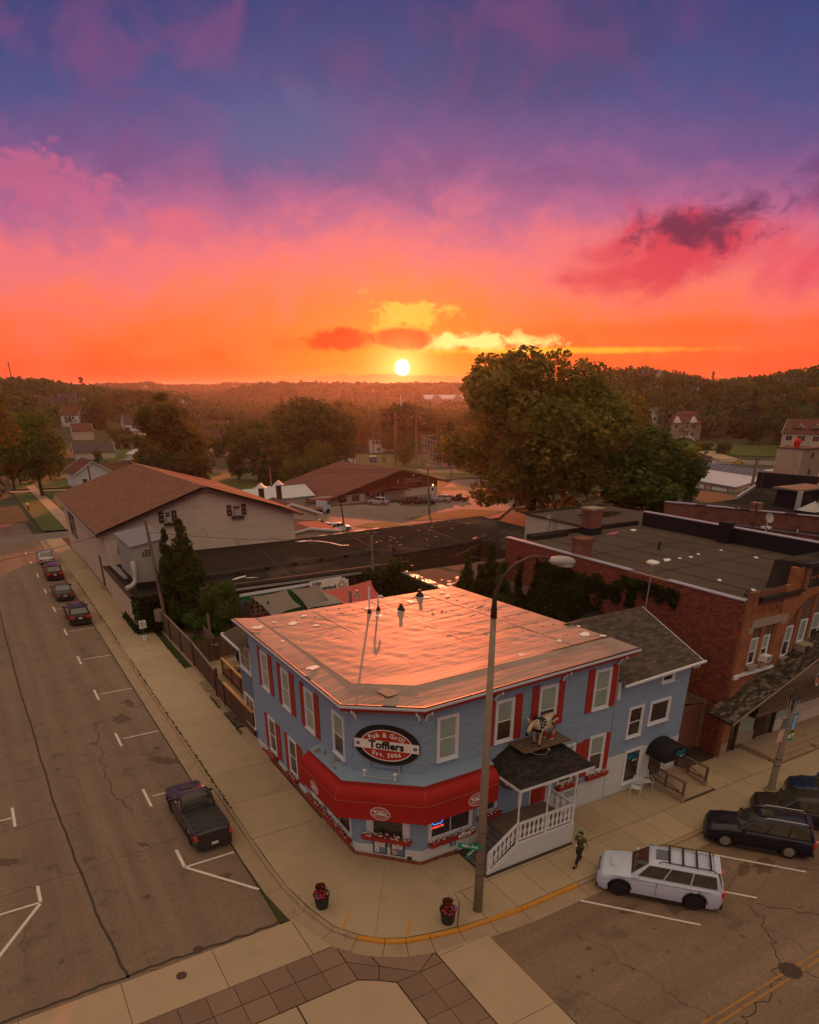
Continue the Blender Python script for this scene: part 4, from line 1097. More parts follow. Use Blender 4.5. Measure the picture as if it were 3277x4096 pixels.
# porch roof: hip with dark shingles, each course of tabs
ez=4.22;e0,e1,yf=17.62,22.0,20.22;r0,r1,rz=19.05,21.25,5.02
mb=MB();mb.add([(e0,yf,ez),(e1,yf,ez),(e1,TY,ez),(e0,TY,ez),(r0,TY,rz),(r1,TY,rz)],[(0,1,5,4),(0,4,3),(1,2,5),(0,3,2,1)])
mb.build('porch_roof',K['black_shingle'][0],po)
def shingle_face(P0,P1,Q1,Q0,step,tabw,mats,parent,name,maxobj=0,th=.012,seed=1,ov=1.25,jit=0.):
    """tabs laid on the quad P0-P1 (eave) to Q0-Q1 (ridge); first maxobj as objects, the rest joined"""
    r=random.Random(seed);P0,P1,Q0,Q1=map(Vector,(P0,P1,Q0,Q1));H_=((Q0+Q1)/2-(P0+P1)/2).length
    n=int(H_/step);nrm=(P1-P0).cross(Q0-P0)
    if nrm.length < 1e-6: nrm=(P1-P0).cross(Q1-P0)
    nrm.normalize()
    if nrm.z < 0: nrm=-nrm
    rest=MB();cnt=0
    for i in range(n):
        t0,t1=i/n,min((i+ov)/n,1)
        a,b=P0.lerp(Q0,t0),P1.lerp(Q1,t0);a2,b2=P0.lerp(Q0,t1),P1.lerp(Q1,t1)
        W=(b-a).length;k=max(1,int(W/tabw));o=r.random()
        for j in range(-1,k+1):
            s0,s1=max((j+o)/k,0),min((j+1+o)/k,1)
            if s1-s0 < .15/k: continue
            g_=.006/max(W,.1);lift=r.uniform(0,jit)
            v=[a.lerp(b,s0+g_)-(a2-a)*lift,a.lerp(b,s1-g_)-(a2-a)*lift,a2.lerp(b2,s1-g_),a2.lerp(b2,s0+g_)]
            top=[v[0]+nrm*(th*1.6+lift*.02),v[1]+nrm*(th*1.6+lift*.02),v[2]+nrm*.004,v[3]+nrm*.004]
            vs=[tuple(q) for q in v+top];fs=[(4,5,6,7),(0,1,5,4),(1,2,6,5),(3,0,4,7)];mi=r.randrange(len(mats))
            if cnt < maxobj:
                q=MB();q.add(vs,fs);q.build(name,mats[mi],parent)
            else: rest.add(vs,fs,mi)
            cnt += 1
    if rest.f: rest.build(name+'s',mats,parent,kind='stuff')
    return cnt
shingle_face((e0,yf,ez),(e1,yf,ez),(r1,TY,rz),(r0,TY,rz),.14,.32,K['black_shingle'],po,'porch_shingle',120,seed=3)
shingle_face((e0,TY,ez),(e0,yf,ez),(r0,TY,rz),(r0,TY,rz),.14,.32,K['black_shingle'],po,'porch_shingle',20,seed=4)
shingle_face((e1,yf,ez),(e1,TY,ez),(r1,TY,rz),(r1,TY,rz),.14,.32,K['black_shingle'],po,'porch_shingle',10,seed=5)
mb=MB();mb.box(e0,yf-.02,ez-.14,e1,yf+.02,ez-.01);mb.box(e0-.02,yf,ez-.14,e0+.02,TY,ez-.01);mb.box(e1-.02,yf,ez-.14,e1+.02,TY,ez-.01);mb.box(PX0,PY,4.08,PX1,PY+.12,4.14)
mb.build('porch_fascia',K['white'],po)
for x in (PX0+.12,19.62-.07,19.62+.07,PX1-.12):
    s_=1 if x in (PX0+.12,19.62+.07) else-1
    MB().ext([(x,PY+.05,4.08),(x,PY+.05,3.62),(x+s_*.06,PY+.05,3.70),(x+s_*.10,PY+.05,3.86),(x+s_*.24,PY+.05,3.98),(x+s_*.34,PY+.05,4.08)],(0,.03,0)).build('porch_bracket',K['white'],po)
# door
dr=MB(MF).box(20.42,-.04,PF,21.55,-.0,3.45).build('door_frame',K['white'],po)
dd=MB(MF);dd.box(20.52,-.055,PF+.02,21.45,-.041,3.36);[dd.box(a,-.065,b,c,-.056,d) for a,b,c,d in ((20.62,PF+.15,20.94,2.1),(21.03,PF+.15,21.35,2.1))]
ddo=dd.build('door',K['red'],po);MB(MF).box(20.68,-.075,2.35,21.3,-.066,3.2).build('door_window',K['pane'],ddo)
MB(MF).box(20.62,-.072,2.29,21.36,-.058,3.26).build('door_window_frame',K['white'],ddo);MB(MF).ball((21.38,-.09,2.15),.035).build('handle',K['chrome'],ddo)
# lantern hanging on the wall at the porch
la=thing('wall_lantern','old bronze lantern on the blue wall under the left porch corner','lantern',(18.55,TY-.25,2.7))
MB().lathe([(.02,-.42),(.05,-.36),(.03,-.30),(.10,-.24),(.11,-.2)],(18.55,TY-.25,3.3),8).build('base',K['rustpipe'],la)
MB().lathe([(.10,-.2),(.15,.05),(.12,.12)],(18.55,TY-.25,3.3),8).build('glass',material('amber_glass',(.35,.22,.08),.2),la)
MB().lathe([(.16,.12),(.12,.2),(.05,.3),(.015,.42)],(18.55,TY-.25,3.3),8).tube([(18.55,TY,3.0),(18.55,TY-.12,2.92),(18.55,TY-.2,3.0)],.015,5).build('cap',K['rustpipe'],la)
MB().box(18.4,TY-.22,3.85,18.62,TY-.02,4.1).build('bracket',K['white'],tav)

# fine things on the wall
mbx=thing('menu_case','left of two black framed menu cases below the corner flower box','menu case',tuple(MC @ Vector((1.2,0,.4))))
mby=thing('menu_case','right of two black framed menu cases, the one with the ATM INSIDE notice','menu case',tuple(MC @ Vector((2.1,0,.4))))
for k,(u0,t_) in enumerate(((.86,mbx),(1.72,mby))):
    MB(MC).box(u0,-.07,.22+k*.02,u0+.68,-.02,1.02+k*.02).build('frame',K['black'],t_)
    MB(MC).box(u0+.05,-.075,.27+k*.02,u0+.63,-.07,.97+k*.02).build('backing',K['blue_grey'],t_)
    for a,b,c,d in ((.09,.60,.28,.94),(.32,.62,.58,.93),(.10,.30,.30,.56)):
        MB(MC).box(u0+a,-.080,b+k*.02,u0+c,-.076,d+k*.02).build('sheet',K['signwhite'],t_)
        mbl=MB(MC)
        for q in range(5): mbl.box(u0+a+.03,-.083,b+.04+q*(d-b-.08)/5,u0+c-.04,-.081,b+.052+q*(d-b-.08)/5)
        mbl.build('print',K['plastic'],t_)
text_part('ATM',.12,MC @ Matrix.Translation((1.92,-.088,.54)),K['signred'],mby,bold=.004);text_part('INSIDE',.065,MC @ Matrix.Translation((1.92,-.088,.40)),K['signred'],mby,bold=.002)
MB(MC).box(2.55,-.10,.12,2.75,-.04,.30).build('vent_cover',K['rustpipe'],tav)
# accessible entrance sign and small arrow plate
hs=thing('accessible_sign','small blue wheelchair entrance sign under the front flower box','sign',(15.9,TY-.04,.4))
MB(MF).box(15.72,-.06,.38,16.05,-.045,.92).build('plate',material('sign_blue',(.02,.12,.30),.5),hs)
w_=MB(MF)
ringp=[(15.87+.085*math.cos(t),-.066,.70+.085*math.sin(t)) for t in np.linspace(2.6,6.4,12)];w_.tube(ringp,.010,5);w_.tube([(15.86,-.066,.84),(15.86,-.066,.75),(15.94,-.066,.75),(15.98,-.066,.66)],.012,5);w_.ball((15.855,-.066,.875),.02,6,4)
w_.box(15.76,-.064,.44,16.0,-.061,.455);w_.tube([(15.99,-.066,.448),(15.78,-.066,.448)],.01,4)
w_.build('wheelchair_symbol',K['signwhite'],hs)
text_part('ACCESSIBLE',.042,MF @ Matrix.Translation((15.885,-.066,.575)),K['signwhite'],hs);text_part('ENTRANCE',.042,MF @ Matrix.Translation((15.885,-.066,.52)),K['signwhite'],hs)
# neon sign
ne=thing('neon_sign','glowing blue, red and orange neon beer sign in the front window','neon sign',(14.95,TY-.07,1.5))
def glow(nm,c,e): return material(nm,c,.4,emit=(*c,e))
nb_,nr_,no_=glow('neon_blue',(.08,.32,1.),1.6),glow('neon_red',(1.,.06,.05),1.5),glow('neon_orange',(1.,.38,.05),1.4)
Mn=MF @ Matrix.Translation((14.98,-.085,2.28))
q=[(-.27,0,.32),(-.20,0,.38),(.20,0,.38),(.27,0,.32),(.27,0,-.26),(.20,0,-.32),(-.20,0,-.32),(-.27,0,-.26),(-.27,0,.32)];MB(Mn).tube(q,.013,5).build('blue_tube',nb_,ne)
cc=lambda r,a0,a1: [(r*math.cos(t),-.004,r*math.sin(t)) for t in np.linspace(a0,a1,16)]
MB(Mn).tube(cc(.085,0,6.28),.03,5).build('red_ring',nr_,ne);MB(Mn).tube(cc(.15,.5,2.6),.012,5).build('blue_arc',nb_,ne);MB(Mn).tube(cc(.15,3.6,5.8),.012,5).build('blue_arc',nb_,ne)
MB(Mn).tube(cc(.20,-.6,.6),.012,5).build('orange_arc',no_,ne);MB(Mn).tube(cc(.20,2.5,3.8),.012,5).build('orange_arc',no_,ne)
text_part("IT'S MILLER TIME",.125,Mn @ Matrix.Translation((0,-.006,-.48)),nr_,ne,bold=.004,sx=.72)
text_part('Entrance',.13,MF @ Matrix.Translation((16.35,-.36,1.05)),K['signblack'],MB(MF).box(16.0,-.352,.96,16.7,-.342,1.14).build('entrance_plate',K['signwhite'],label='small white Entrance plate on the front flower box',cat='sign'),bold=.002)

# brick edging at the foot of the wall
ed=thing('brick_edging','low red scalloped brick edging round the foot of the tavern','edging',(12,25,0))
eb=MB();eb.ext([(.10*math.cos(t),0,.13+.05*math.sin(t)) for t in np.linspace(0,math.pi,7)]+[(-.10,0,0),(.10,0,0)],(0,.07,0));EB=raw(eb,'edging',material('edging_brick',(.25,.075,.05),.9,rand=.25,var=.2,scale=4))
pe=offs([(TX,37.6),pA,pB,(16.15,TY)],.16)
for a,b in zip(pe,pe[1:]):
    L=math.hypot(b[0]-a[0],b[1]-a[1]);n=int(L/.21);an=math.atan2(b[1]-a[1],b[0]-a[0])
    for i in range(n):
        o=bpy.data.objects.new('edging_brick',EB);C.objects.link(o);o.parent=ed;t_=(i+.5)/n
        o.location=Vector((a[0]+(b[0]-a[0])*t_,a[1]+(b[1]-a[1])*t_,-.02))-Vector((12,25,0));o.rotation_euler=(R.uniform(-.05,.05),0,an+R.uniform(-.05,.05))

# flower boxes
def flowers(parent,M,x0,x1,y0,y1,z,n,mats,seed,h=.12,size=.055):
    r=random.Random(seed);fol=MB(M)
    for i in range(int(n*2.2)):
        x,y,zz=r.uniform(x0,x1),r.uniform(y0,y1),z+r.uniform(-.03,h);s=r.uniform(.03,.07);a=r.random()*6.28;e=r.uniform(-.6,.6)
        fol.add([(x,y,zz),(x+s*math.cos(a),y+s*math.sin(a),zz+s*e),(x+s*1.6*math.cos(a+.5),y+s*1.6*math.sin(a+.5),zz+s*(e-.4)),(x+s*math.cos(a+1),y+s*math.sin(a+1),zz+s*e)],[(0,1,2,3)])
    for i in range(5):
        x=r.uniform(x0,x1);fol.tube([(x,(y0+y1)/2,z),(x+r.uniform(-.1,.1),y0-.02,z+.28),(x+r.uniform(-.2,.2),y0-.12,z+.36)],[.008,.006,.002],3)
    fol.build('foliage',K['bush'],parent)
    for mk,fr in mats:
        fl=MB(M)
        for i in range(int(n*fr)):
            x,y,zz=r.uniform(x0,x1),r.uniform(y0-.06,y1),z+r.uniform(.02,h+.05);s=size*r.uniform(.8,1.2);ny=r.uniform(-.9,-.2)
            pts=[]
            for k in range(10):
                t=k*math.pi/5;q=s if k % 2 == 0 else s*.72;pts.append((x+q*math.cos(t),y+ny*.3*q*math.sin(t)-.01,zz+q*.8*math.sin(t)))
            fl.add([(x,y+.015,zz)]+pts,[(0,1+k,1+(k+1) % 10) for k in range(10)])
        fl.build('blossoms',K[mk],parent)
def flowerbox(M,u0,u1,z,lab,seed,n=26,h=.26,secs=3):
    p=M @ Vector(((u0+u1)/2,-.2,z));t_=thing('flower_box',lab,'flower box',tuple(p),group='red window flower boxes on the tavern')
    for i in range(secs):
        a=u0+(u1-u0)*i/secs+.006;b=u0+(u1-u0)*(i+1)/secs-.006;y0,y1=-.33,-.08
        mb=MB(M);mb.add([(a+.03,y0+.05,z),(b-.03,y0+.05,z),(b-.03,y1,z),(a+.03,y1,z),(a,y0,z+h),(b,y0,z+h),(b,y1,z+h),(a,y1,z+h)],[(0,3,2,1),(0,1,5,4),(1,2,6,5),(2,3,7,6),(3,0,4,7),(4,5,6,7)])
        mb.box(a-.01,y0-.015,z+h-.05,b+.01,y0+.005,z+h+.01);mb.build('box',K['red'],t_)
    flowers(t_,M,u0+.06,u1-.06,-.30,-.12,z+h,n,(('petalw',1.),('petalr',.25)),seed)
    return t_
flowerbox(ML,-36.3,-35.05,.32,'red flower box under the rearmost ground-floor window of the left wall',1,22)
flowerbox(ML,-33.25,-31.95,.34,'red flower box under the second ground-floor window of the left wall',2,26)
flowerbox(ML,-30.4,-28.6,.38,'red flower box left of the awning logo, rear one of the two under the awning',3,36)
flowerbox(ML,-28.6,-25.4,.38,'long red flower box under the awning on the left wall',4,60,secs=5)
flowerbox(MC,.35,2.75,1.02,'red flower box on the chamfered corner above the menu cases',5,52,secs=4)
flowerbox(MF,14.5,17.05,.82,'red flower box below the neon sign window',6,60,secs=4)
flowerbox(MF,17.2,18.55,1.38,'red flower box right of the lamp pole beneath the 200 numerals',7,24)
flowerbox(MF,22.1,23.5,1.55,'red flower box behind the porch railing',8,34)
flowerbox(MF,24.1,25.55,1.58,'red flower box under the rightmost ground-floor window',9,26)

# rear bay of the tavern with its own low eave
MR_=wallM(12.1,0,-math.pi/2)
MB().box(12.1,YB,-.9,15.2,41.4,6.15).build('rear_wall',K['blue_grey'],tav)
window(MR_,-41.1,-39.0,4.3,6.0,tav,fw=.16,split=.5,top='warmpane',bot='pane',vm=1);window(MR_,-41.0,-39.2,.6,2.6,tav,split=.5,top='pane',bot='pane',vm=1)
MB().add([(11.35,42.0,6.25),(11.35,YB,6.25),(12.4,YB,6.62),(12.4,42.0,6.62),(15.4,YB,6.9),(15.4,42,6.9)],[(0,1,2,3),(3,2,4,5)]).build('rear_roof',K['tarroof2'],tav)
MB().box(11.28,YB,6.12,11.36,42.0,6.26).box(11.3,41.95,6.12,15.4,42.03,6.3).build('rear_gutter',K['white'],tav)

# ---- board shelf with the cow
sh=thing('statue_shelf','dark plank shelf on iron brackets above the porch roof','shelf',(20.2,22.2,5.0))
for i in range(4): MB(Matrix.Translation((18.85,21.55+i*.30,5.05))).box(0,.006,0,2.78,.294,.06).build('plank',K['wood'],sh)
mb=MB()
for x in (19.0,21.4): mb.bar((x,21.6,5.02),(x,TY,5.02),.04,.06);mb.bar((x,TY-.02,5.0),(x,TY-.02,4.45),.04,.04);mb.bar((x,TY-.02,4.5),(x,21.75,5.0),.03,.03)
mb.build('bracket',K['dark'],sh)
wirem=material('grey_conduit',(.20,.19,.17),.6)
MB().tube([(19.0,22.3,5.13),(19.3,21.9,5.13),(19.1,21.6,5.14),(19.3,21.3,5.05),(19.7,21.15,5.0),(20.0,21.2,5.1)],.015,5).tube([(19.2,22.4,5.13),(20.3,22.1,5.14),(20.9,22.2,5.13),(21.3,21.7,5.1),(21.8,21.5,5.0),(22.0,21.6,5.12)],.015,5).build('conduit',wirem,sh)
for p in ((20.03,21.2,5.12),(22.03,21.6,5.14)): MB(Matrix.Translation(p) @ Matrix.Rotation(-.8,4,'Y')).lathe([(.03,0),(.05,.06),(.06,.12),(.045,.12),(.01,.08)],n=8).build('spotlight',K['metal'],sh)

# ================================================================== BLUE ANNEX (gabled)
AX0,AX1=25.66,31.15
an=thing('annex','blue gabled house with brown shingle roof between the tavern and the brick building','house',(28,23,0))
mb=MB();mb.add([(AX0,TY,2.42),(AX1,TY,2.42),(AX1,31.2,2.42),(AX0,31.2,2.42),(AX0,TY,6.72),(AX1,TY,6.95),(AX1,31.2,6.95),(AX0,31.2,6.72),(AX1,27,8.62),(AX0,27,8.5)],[(0,1,5,4),(1,2,6,8,5),(2,3,7,6),(3,0,4,9,7)])
mb.build('wall',K['blue_grey'],an)
MB().box(AX0,TY-.03,-.05,AX1,31.2,2.43).build('ground_floor',K['white_worn'],an)
cnt=0;rr=random.Random(21);z=2.46;ain=wm(an).inverted();M2=wallM(0,TY,0)
while z < 6.85:
    u=AX0-rr.uniform(0,1.1)
    while u < AX1:
        a,b=max(u,AX0)+.004,min(u+1.15,AX1)-.004;u += 1.15;h=min(.235,6.72+.04*(a-AX0)-z)
        if b-a < .06 or h < .05: continue
        o=bpy.data.objects.new('siding_board',BOARD);C.objects.link(o);o.parent=an;o.matrix_local=ain @ M2 @ Matrix.Translation((a,0,z)) @ Matrix.Diagonal((b-a,1,h,1))
    z += .235
window(M2,28.88,29.85,6.0,6.8,an,bot='pane',top='pane');window(M2,28.3,29.9,3.7,5.08,an,split=0,top='warmpane',fw=.15);window(M2,26.75,27.86,3.3,5.08,an,bot='pane',top='warmpane')
MB(M2).box(AX0+.02,-.09,5.75,AX0+.22,-.0,6.72).build('pilaster',K['white'],an)
wx=window(M2,26.92,28.25,.42,2.5,an,split=0,top='pane',fw=.14)
text_part('EXIT',.40,M2 @ Matrix.Translation((27.55,-.06,2.02)),K['teal'],wx,bold=.015);text_part('REALTY',.11,M2 @ Matrix.Translation((27.72,-.06,1.78)),K['signwhite'],wx,bold=.003)
dr=MB(M2).box(28.75,-.07,.05,30.1,-.03,2.15).build('door_frame',K['white'],an);MB(M2).box(28.9,-.08,.1,29.95,-.071,2.05).build('door_glass',K['pane'],dr)
MB(M2).box(30.3,-.05,.6,31.0,-.03,2.0).build('panel',K['white'],an)
# roof with tabs
e=.38
R0,R1=(AX0+.1,TY-e,6.62),(AX1+.45,TY-e,6.86);Q0,Q1=(AX0+.1,27,8.62),(AX1+.3,27,8.75)
mb=MB();mb.add([R0,R1,Q1,Q0,(AX1+.3,31.6,6.8),(AX0+.1,31.6,6.6)],[(0,1,2,3),(3,2,4,5)]);mb.build('roof',K['shingle'][0],an)
shingle_face(R0,R1,Q1,Q0,.165,.40,K['shingle'],an,'shingle',290,seed=9,jit=.05)
mb=MB();mb.bar((R0[0],R0[1]-.05,R0[2]-.02),(R1[0]+.1,R1[1]-.05,R1[2]-.02),.12,.10);mb.bar((R1[0],R1[1],R1[2]-.05),(Q1[0],Q1[1],Q1[2]-.05),.04,.14);mb.tube([(AX1+.2,TY-.35,6.72),(AX1+.22,TY-.3,6.55),(AX1+.1,TY-.1,6.45)],.05,8);mb.build('gutter',K['white'],an)
# black barrel canopy
cp=thing('door_canopy','black rounded canopy lettered EXIT over the annex door','canopy',(29.5,22.2,2.1))
mb=MB();arc=[(math.cos(t),math.sin(t)) for t in np.linspace(math.pi,0,13)]
f0=[(29.55+.98*a,TY-.02,2.02+.72*b) for a,b in arc];f1=[(29.55+.98*a,21.45,2.02+.62*b) for a,b in arc]
mb.add(f0+f1,[(i,i+1,14+i,13+i) for i in range(12)]+[tuple(range(13,26))]);mb.build('cover',K['black'],cp)
mb=MB();mb.box(28.57,21.42,1.90,30.53,21.47,2.05);mb.box(28.55,21.45,1.92,28.60,TY,2.04);mb.box(30.5,21.45,1.92,30.55,TY,2.04);mb.build('valance',K['black'],cp)
text_part('EXIT',.34,Matrix.Translation((29.75,21.41,2.28)),K['teal'],cp,bold=.014);text_part('REALTY',.10,Matrix.Translation((29.85,21.41,2.07)),K['signwhite'],cp,bold=.002)
# ramp with timber rails
rp=thing('ramp','concrete entrance ramp between timber railings beside the white chairs','ramp',(30,21.6,0))
MB().add([(29.0,20.35,.02),(31.6,20.35,.02),(31.6,TY,.38),(29.0,TY,.38),(29.0,20.35,-.1),(31.6,20.35,-.1),(31.6,TY,-.1),(29.0,TY,-.1)],[(0,1,2,3),(4,7,6,5),(0,4,5,1),(1,5,6,2),(2,6,7,3),(3,7,4,0)]).build('ramp_floor',K['kerb'],rp)
for x,y0,nm in ((29.02,20.3,'a'),(31.42,20.75,'b')):
    MB().box(x-.1,y0-.12,-.05,x+.1,TY,.32).build('side_wall',K['kerb'],rp)
    mb=MB()
    ys_=[y0,y0+1.2,TY-.1]
    for y in ys_: mb.box(x-.05,y-.05,.3,x+.05,y+.05,1.16)
    mb.build('rail_post',K['wood'],rp)
    mb=MB();mb.box(x-.08,y0-.06,1.15,x+.08,TY,1.20);mb.box(x-.03,y0,.42,x+.03,TY,.50);mb.bar((x-.1,y0+.2,.62),(x-.1,TY,.95),.03,.05);mb.build('rail',K['wood'],rp)
    for i in range(14):
        y=y0+.1+i*(TY-y0-.2)/14;MB().box(x-.008,y-.008,.5,x+.008,y+.008,1.15).build('spindle',K['metal'],rp)
# the two slatted chairs
def chair(x,y,rz,lab):
    t_=thing('patio_chair',lab,'chair',(x,y,0),rz,group='white slatted metal chairs by the annex')
    M_=Matrix.Translation((x,y,0)) @ Matrix.Rotation(rz,4,'Z')
    for sx in (-1,1):
        for yy,tp in ((-.24,-.22),(.24,.2)): MB(M_).tube([(sx*.27,yy*1.15,0),(sx*.25,tp,.42)],.012,6).build('leg',K['white'],t_)
        MB(M_).tube([(sx*.27,-.26,.02),(sx*.28,-.25,.62),(sx*.28,.18,.64),(sx*.25,.26,.44)],.012,6).build('armrest',K['white'],t_)
    for i in range(7): MB(M_).box(-.24,-.23+i*.066,.42,.24,-.185+i*.066,.43).build('seat_slat',K['white'],t_)
    for i in range(6): MB(M_).box(-.24,.24+i*.02,.50+i*.068,.24,.25+i*.02,.545+i*.068).build('back_slat',K['white'],t_)
    MB(M_).tube([(-.25,.24,.42),(-.25,.36,.92),(.25,.36,.92),(.25,.24,.42)],.012,6).build('back_frame',K['white'],t_)
chair(27.5,22.15,-1.0,'left white slatted metal chair turned sideways by the EXIT window');chair(28.5,22.35,-.35,'right white slatted metal chair facing the street by the EXIT window')

# weathered board fence and shed-like boards between annex and brick building
MB().box(31.25,23.6,0,31.4,27,3.0).build('board_screen',K['wood'],label='grey weathered board screen in the gap beside the annex',cat='screen')
sl=thing('shed_roof','dark red shingled lean-to in the gap between annex and brick wall','lean-to',(33,26,0))
MB().add([(31.5,24.2,3.6),(34.95,24.2,3.0),(34.95,29,3.4),(31.5,29,5.2)],[(0,1,2,3)]).build('roof',K['hshingle_red'],sl);MB().box(31.5,24.3,0,34.9,24.5,3.0).build('wall',K['redbrick_x'],sl)
hd=thing('roof_hatch','peeling white wooden dormer with black top against the brick side wall','dormer',(33.6,31,0))
MB().box(32.3,30.4,0,34.95,33.6,5.75).build('wall',K['blockwhite'],hd);MB().add([(32.1,30.2,5.75),(34.98,30.2,6.3),(34.98,33.8,6.3),(32.1,33.8,5.75),(32.1,30.2,5.65),(34.98,30.2,6.2),(34.98,33.8,6.2),(32.1,33.8,5.65)],[(0,1,2,3),(0,4,5,1),(0,3,7,4)]).build('roof',K['black'],hd);MB().box(32.27,31.0,4.3,32.3,32.4,5.2).build('opening',K['black'],hd)

# ================================================================== BRICK BUILDING
BX,BY0,BY1,BXR=35.0,22.9,44.2,49.6
br=thing('brick_building','long red brick building with a grey flat roof, arched front and ivy-clad side wall','building',(40,30,0))
MB().box(BX,BY0+.02,0,BXR,BY1,9.2).build('wall_core',K['mortar'],br)
# side wall laid in single bricks
bm_=MB();bm_.add([(0,0,0),(1,0,0),(1,0,1),(0,0,1),(0,-.012,0),(1,-.012,0),(1,-.012,1),(0,-.012,1)],[(4,5,6,7),(0,4,7,3),(1,2,6,5),(3,7,6,2),(0,1,5,4)])
BME=[]
for m_ in K['brick']:
    BME.append(raw(bm_,'brick',m_))
MS=wallM(BX-.006,0,-math.pi/2);bin_=wm(br).inverted()
def ztop_side(y): return 9.45
arr_v,arr_f,arr_m=[],[],[]
rr=random.Random(31);BW,BH=.218,.0765;nind=0;rest=MB()
rows=int(9.4/BH)
for k in range(rows):
    z=k*BH;off=(k % 2)*BW/2
    if z > 9.35: break
    n=int((BY1-BY0)/BW)
    for j in range(n+1):
        u0=-BY1+j*BW-off;u1=u0+BW
        u0,u1=max(u0,-BY1)+.005,min(u1,-BY0)-.005
        if u1-u0 < .04: continue
        y=-u0
        if z < 3.2 and y > 24.2 and y < 29: continue            # hidden by the lean-to
        if y > 33.5 and z < 6.2: continue                         # behind ivy and roofs
        m_i=rr.choice((0,0,0,1,1,2,3));d=rr.uniform(-.003,.003)
        if nind < 290 and y < 24.6 and z > 5.2:
            o=bpy.data.objects.new('brick',BME[m_i]);C.objects.link(o);o.parent=br;o.matrix_local=bin_ @ MS @ Matrix.Translation((u0,d,z+.005)) @ Matrix.Diagonal((u1-u0,1,BH-.011,1));nind += 1
        else:
            x=BX-.006-.012+d;X0_=BX
            ya,yb=-u0,-u1;za,zb=z+.005,z+BH-.006
            b0=len(rest.v)
            rest.v += [(x,ya,za),(x,yb,za),(x,yb,zb),(x,ya,zb),(X0_,ya,za),(X0_,yb,za),(X0_,yb,zb),(X0_,ya,zb)]
            rest.f += [(b0,b0+1,b0+2,b0+3),(b0+4,b0,b0+3,b0+7),(b0+1,b0+5,b0+6,b0+2),(b0+3,b0+2,b0+6,b0+7)];rest.mi += [m_i]*4
rest.build('bricks',K['brick'],br,kind='stuff')
# coping, roof, party wall
roofz=9.2
MB().add([(BX+.3,BY0+.2,roofz+.012),(BXR,BY0+.2,roofz+.02),(BXR,BY1,roofz+.02),(BX+.3,BY1,roofz+.012)],[(0,1,2,3)]).build('roof',K['tarroof2'],br)
MB().box(BX,BY0+.4,roofz,BX+.3,BY1,9.45).build('parapet',K['redbrick_m'],br)
y=BY1
while y > BY0+.6:
    L=rr.uniform(1.8,3.0);y2=max(y-L,BY0+.1)
    if not (28.0 < y2 < 29.0): MB().box(BX-.09,y2+.02,9.45+rr.uniform(0,.02),BX+.36,y-.0,9.51+rr.uniform(0,.02)).build('coping',K['flash'],br)
    y=y2
MB().box(BXR-.35,25,roofz,BXR,43.6,10.35).build('party_wall',K['black'],br)
y=43.6
while y > 25.2: y2=y-rr.uniform(2,3.2);MB().box(BXR-.42,y2+.03,10.35,BXR+.08,y,10.42).build('coping',K['flash'],br);y=y2
MB().box(BXR-.9,34.6,roofz,BXR-.35,35.6,10.75).build('pier',K['black'],br)
MB().box(BX+4.7,43.9,roofz,BXR-.4,BY1,9.55).build('rear_kerb',K['tarroof'],br)
# roof laps and patches
for x in (38.2,41.0,44.0,46.8): MB().box(x-.04,24,roofz+.018,x+.04,43.5,roofz+.028).build('roof_seam',K['tarroof'],br)
for y in (31.0,37.0): MB().box(BX+.4,y-.05,roofz+.016,BXR-.4,y+.05,roofz+.026).build('roof_seam',K['tarroof'],br)
for x,y,a in ((47.0,42.4,.38),(40.4,33.1,.4),(42.6,32.9,.22),(43.8,33.2,.2),(46.4,33.3,.18),(46.4,30.4,.25),(41.6,33.0,.2),(38.4,24.9,.2),(38.7,27.5,.22),(39.2,33.4,.3)):
    MB().disc((x,y,roofz+.03),a*1.3,a*.6,.7,n=12,th=.008,wob=.25,rnd=rr).build('roof_patch',K['signwhite'],br)
water=material('puddle_water',(.02,.018,.016),.03,var=.02,spec=1.)
for x,y,a,b in ((44.4,42.2,.9,.3),(42.8,42.6,.6,.25)): MB().disc((x,y,roofz+.024),a,b,.3,n=18,th=.004,wob=.3,rnd=rr).build('puddle',water,br)
MB().lathe([(.3,0),(.12,.12),(.10,.5),(.12,.62),(.1,.62)],(42.5,35.7,roofz),10).build('roof_vent',K['dark'],br)
MB().box(36.9,24.1,roofz,37.15,24.35,roofz+.3).build('roof_vent',K['dark'],br)
MB().box(36.9,43.2,roofz,40.5,44.1,roofz+.35).build('roof_cricket',K['tarroof'],br)
# chimneys
for (x,y,w,h,lab,lo,cap) in ((42.7,43.0,1.15,2.1,'square brick chimney with pale cap on the rear of the grey flat roof',.55,True),(36.0,36.9,1.0,1.35,'crumbling corbelled brick chimney on the ivy wall parapet',0,False)):
    c_=thing('chimney',lab,'chimney',(x,y,roofz),group='brick chimneys on the flat roof')
    MB().box(x-w/2,y-w/2,roofz+lo,x+w/2,y+w/2,roofz+h-.3).build('stack',K['redbrick_m'],c_)
    if lo: MB().box(x-w/2-.04,y-w/2-.04,roofz,x+w/2+.04,y+w/2+.04,roofz+lo).build('base',K['black'],c_)
    MB().box(x-w/2-.07,y-w/2-.07,roofz+h-.3,x+w/2+.07,y+w/2+.07,roofz+h-.12).build('corbel',K['redbrick_x'],c_)
    MB().box(x-w/2-.1,y-w/2-.1,roofz+h-.12,x+w/2+.1,y+w/2+.1,roofz+h).build('cap',K['stone'] if cap else K['redbrick_x'],c_)
an_=thing('aerial','thin television aerial standing by the ivy wall chimney','aerial',(37.6,38.2,roofz));MB().tube([(37.6,38.2,roofz),(37.6,38.2,roofz+2.6)],.03,5).build('mast',K['dark'],an_)
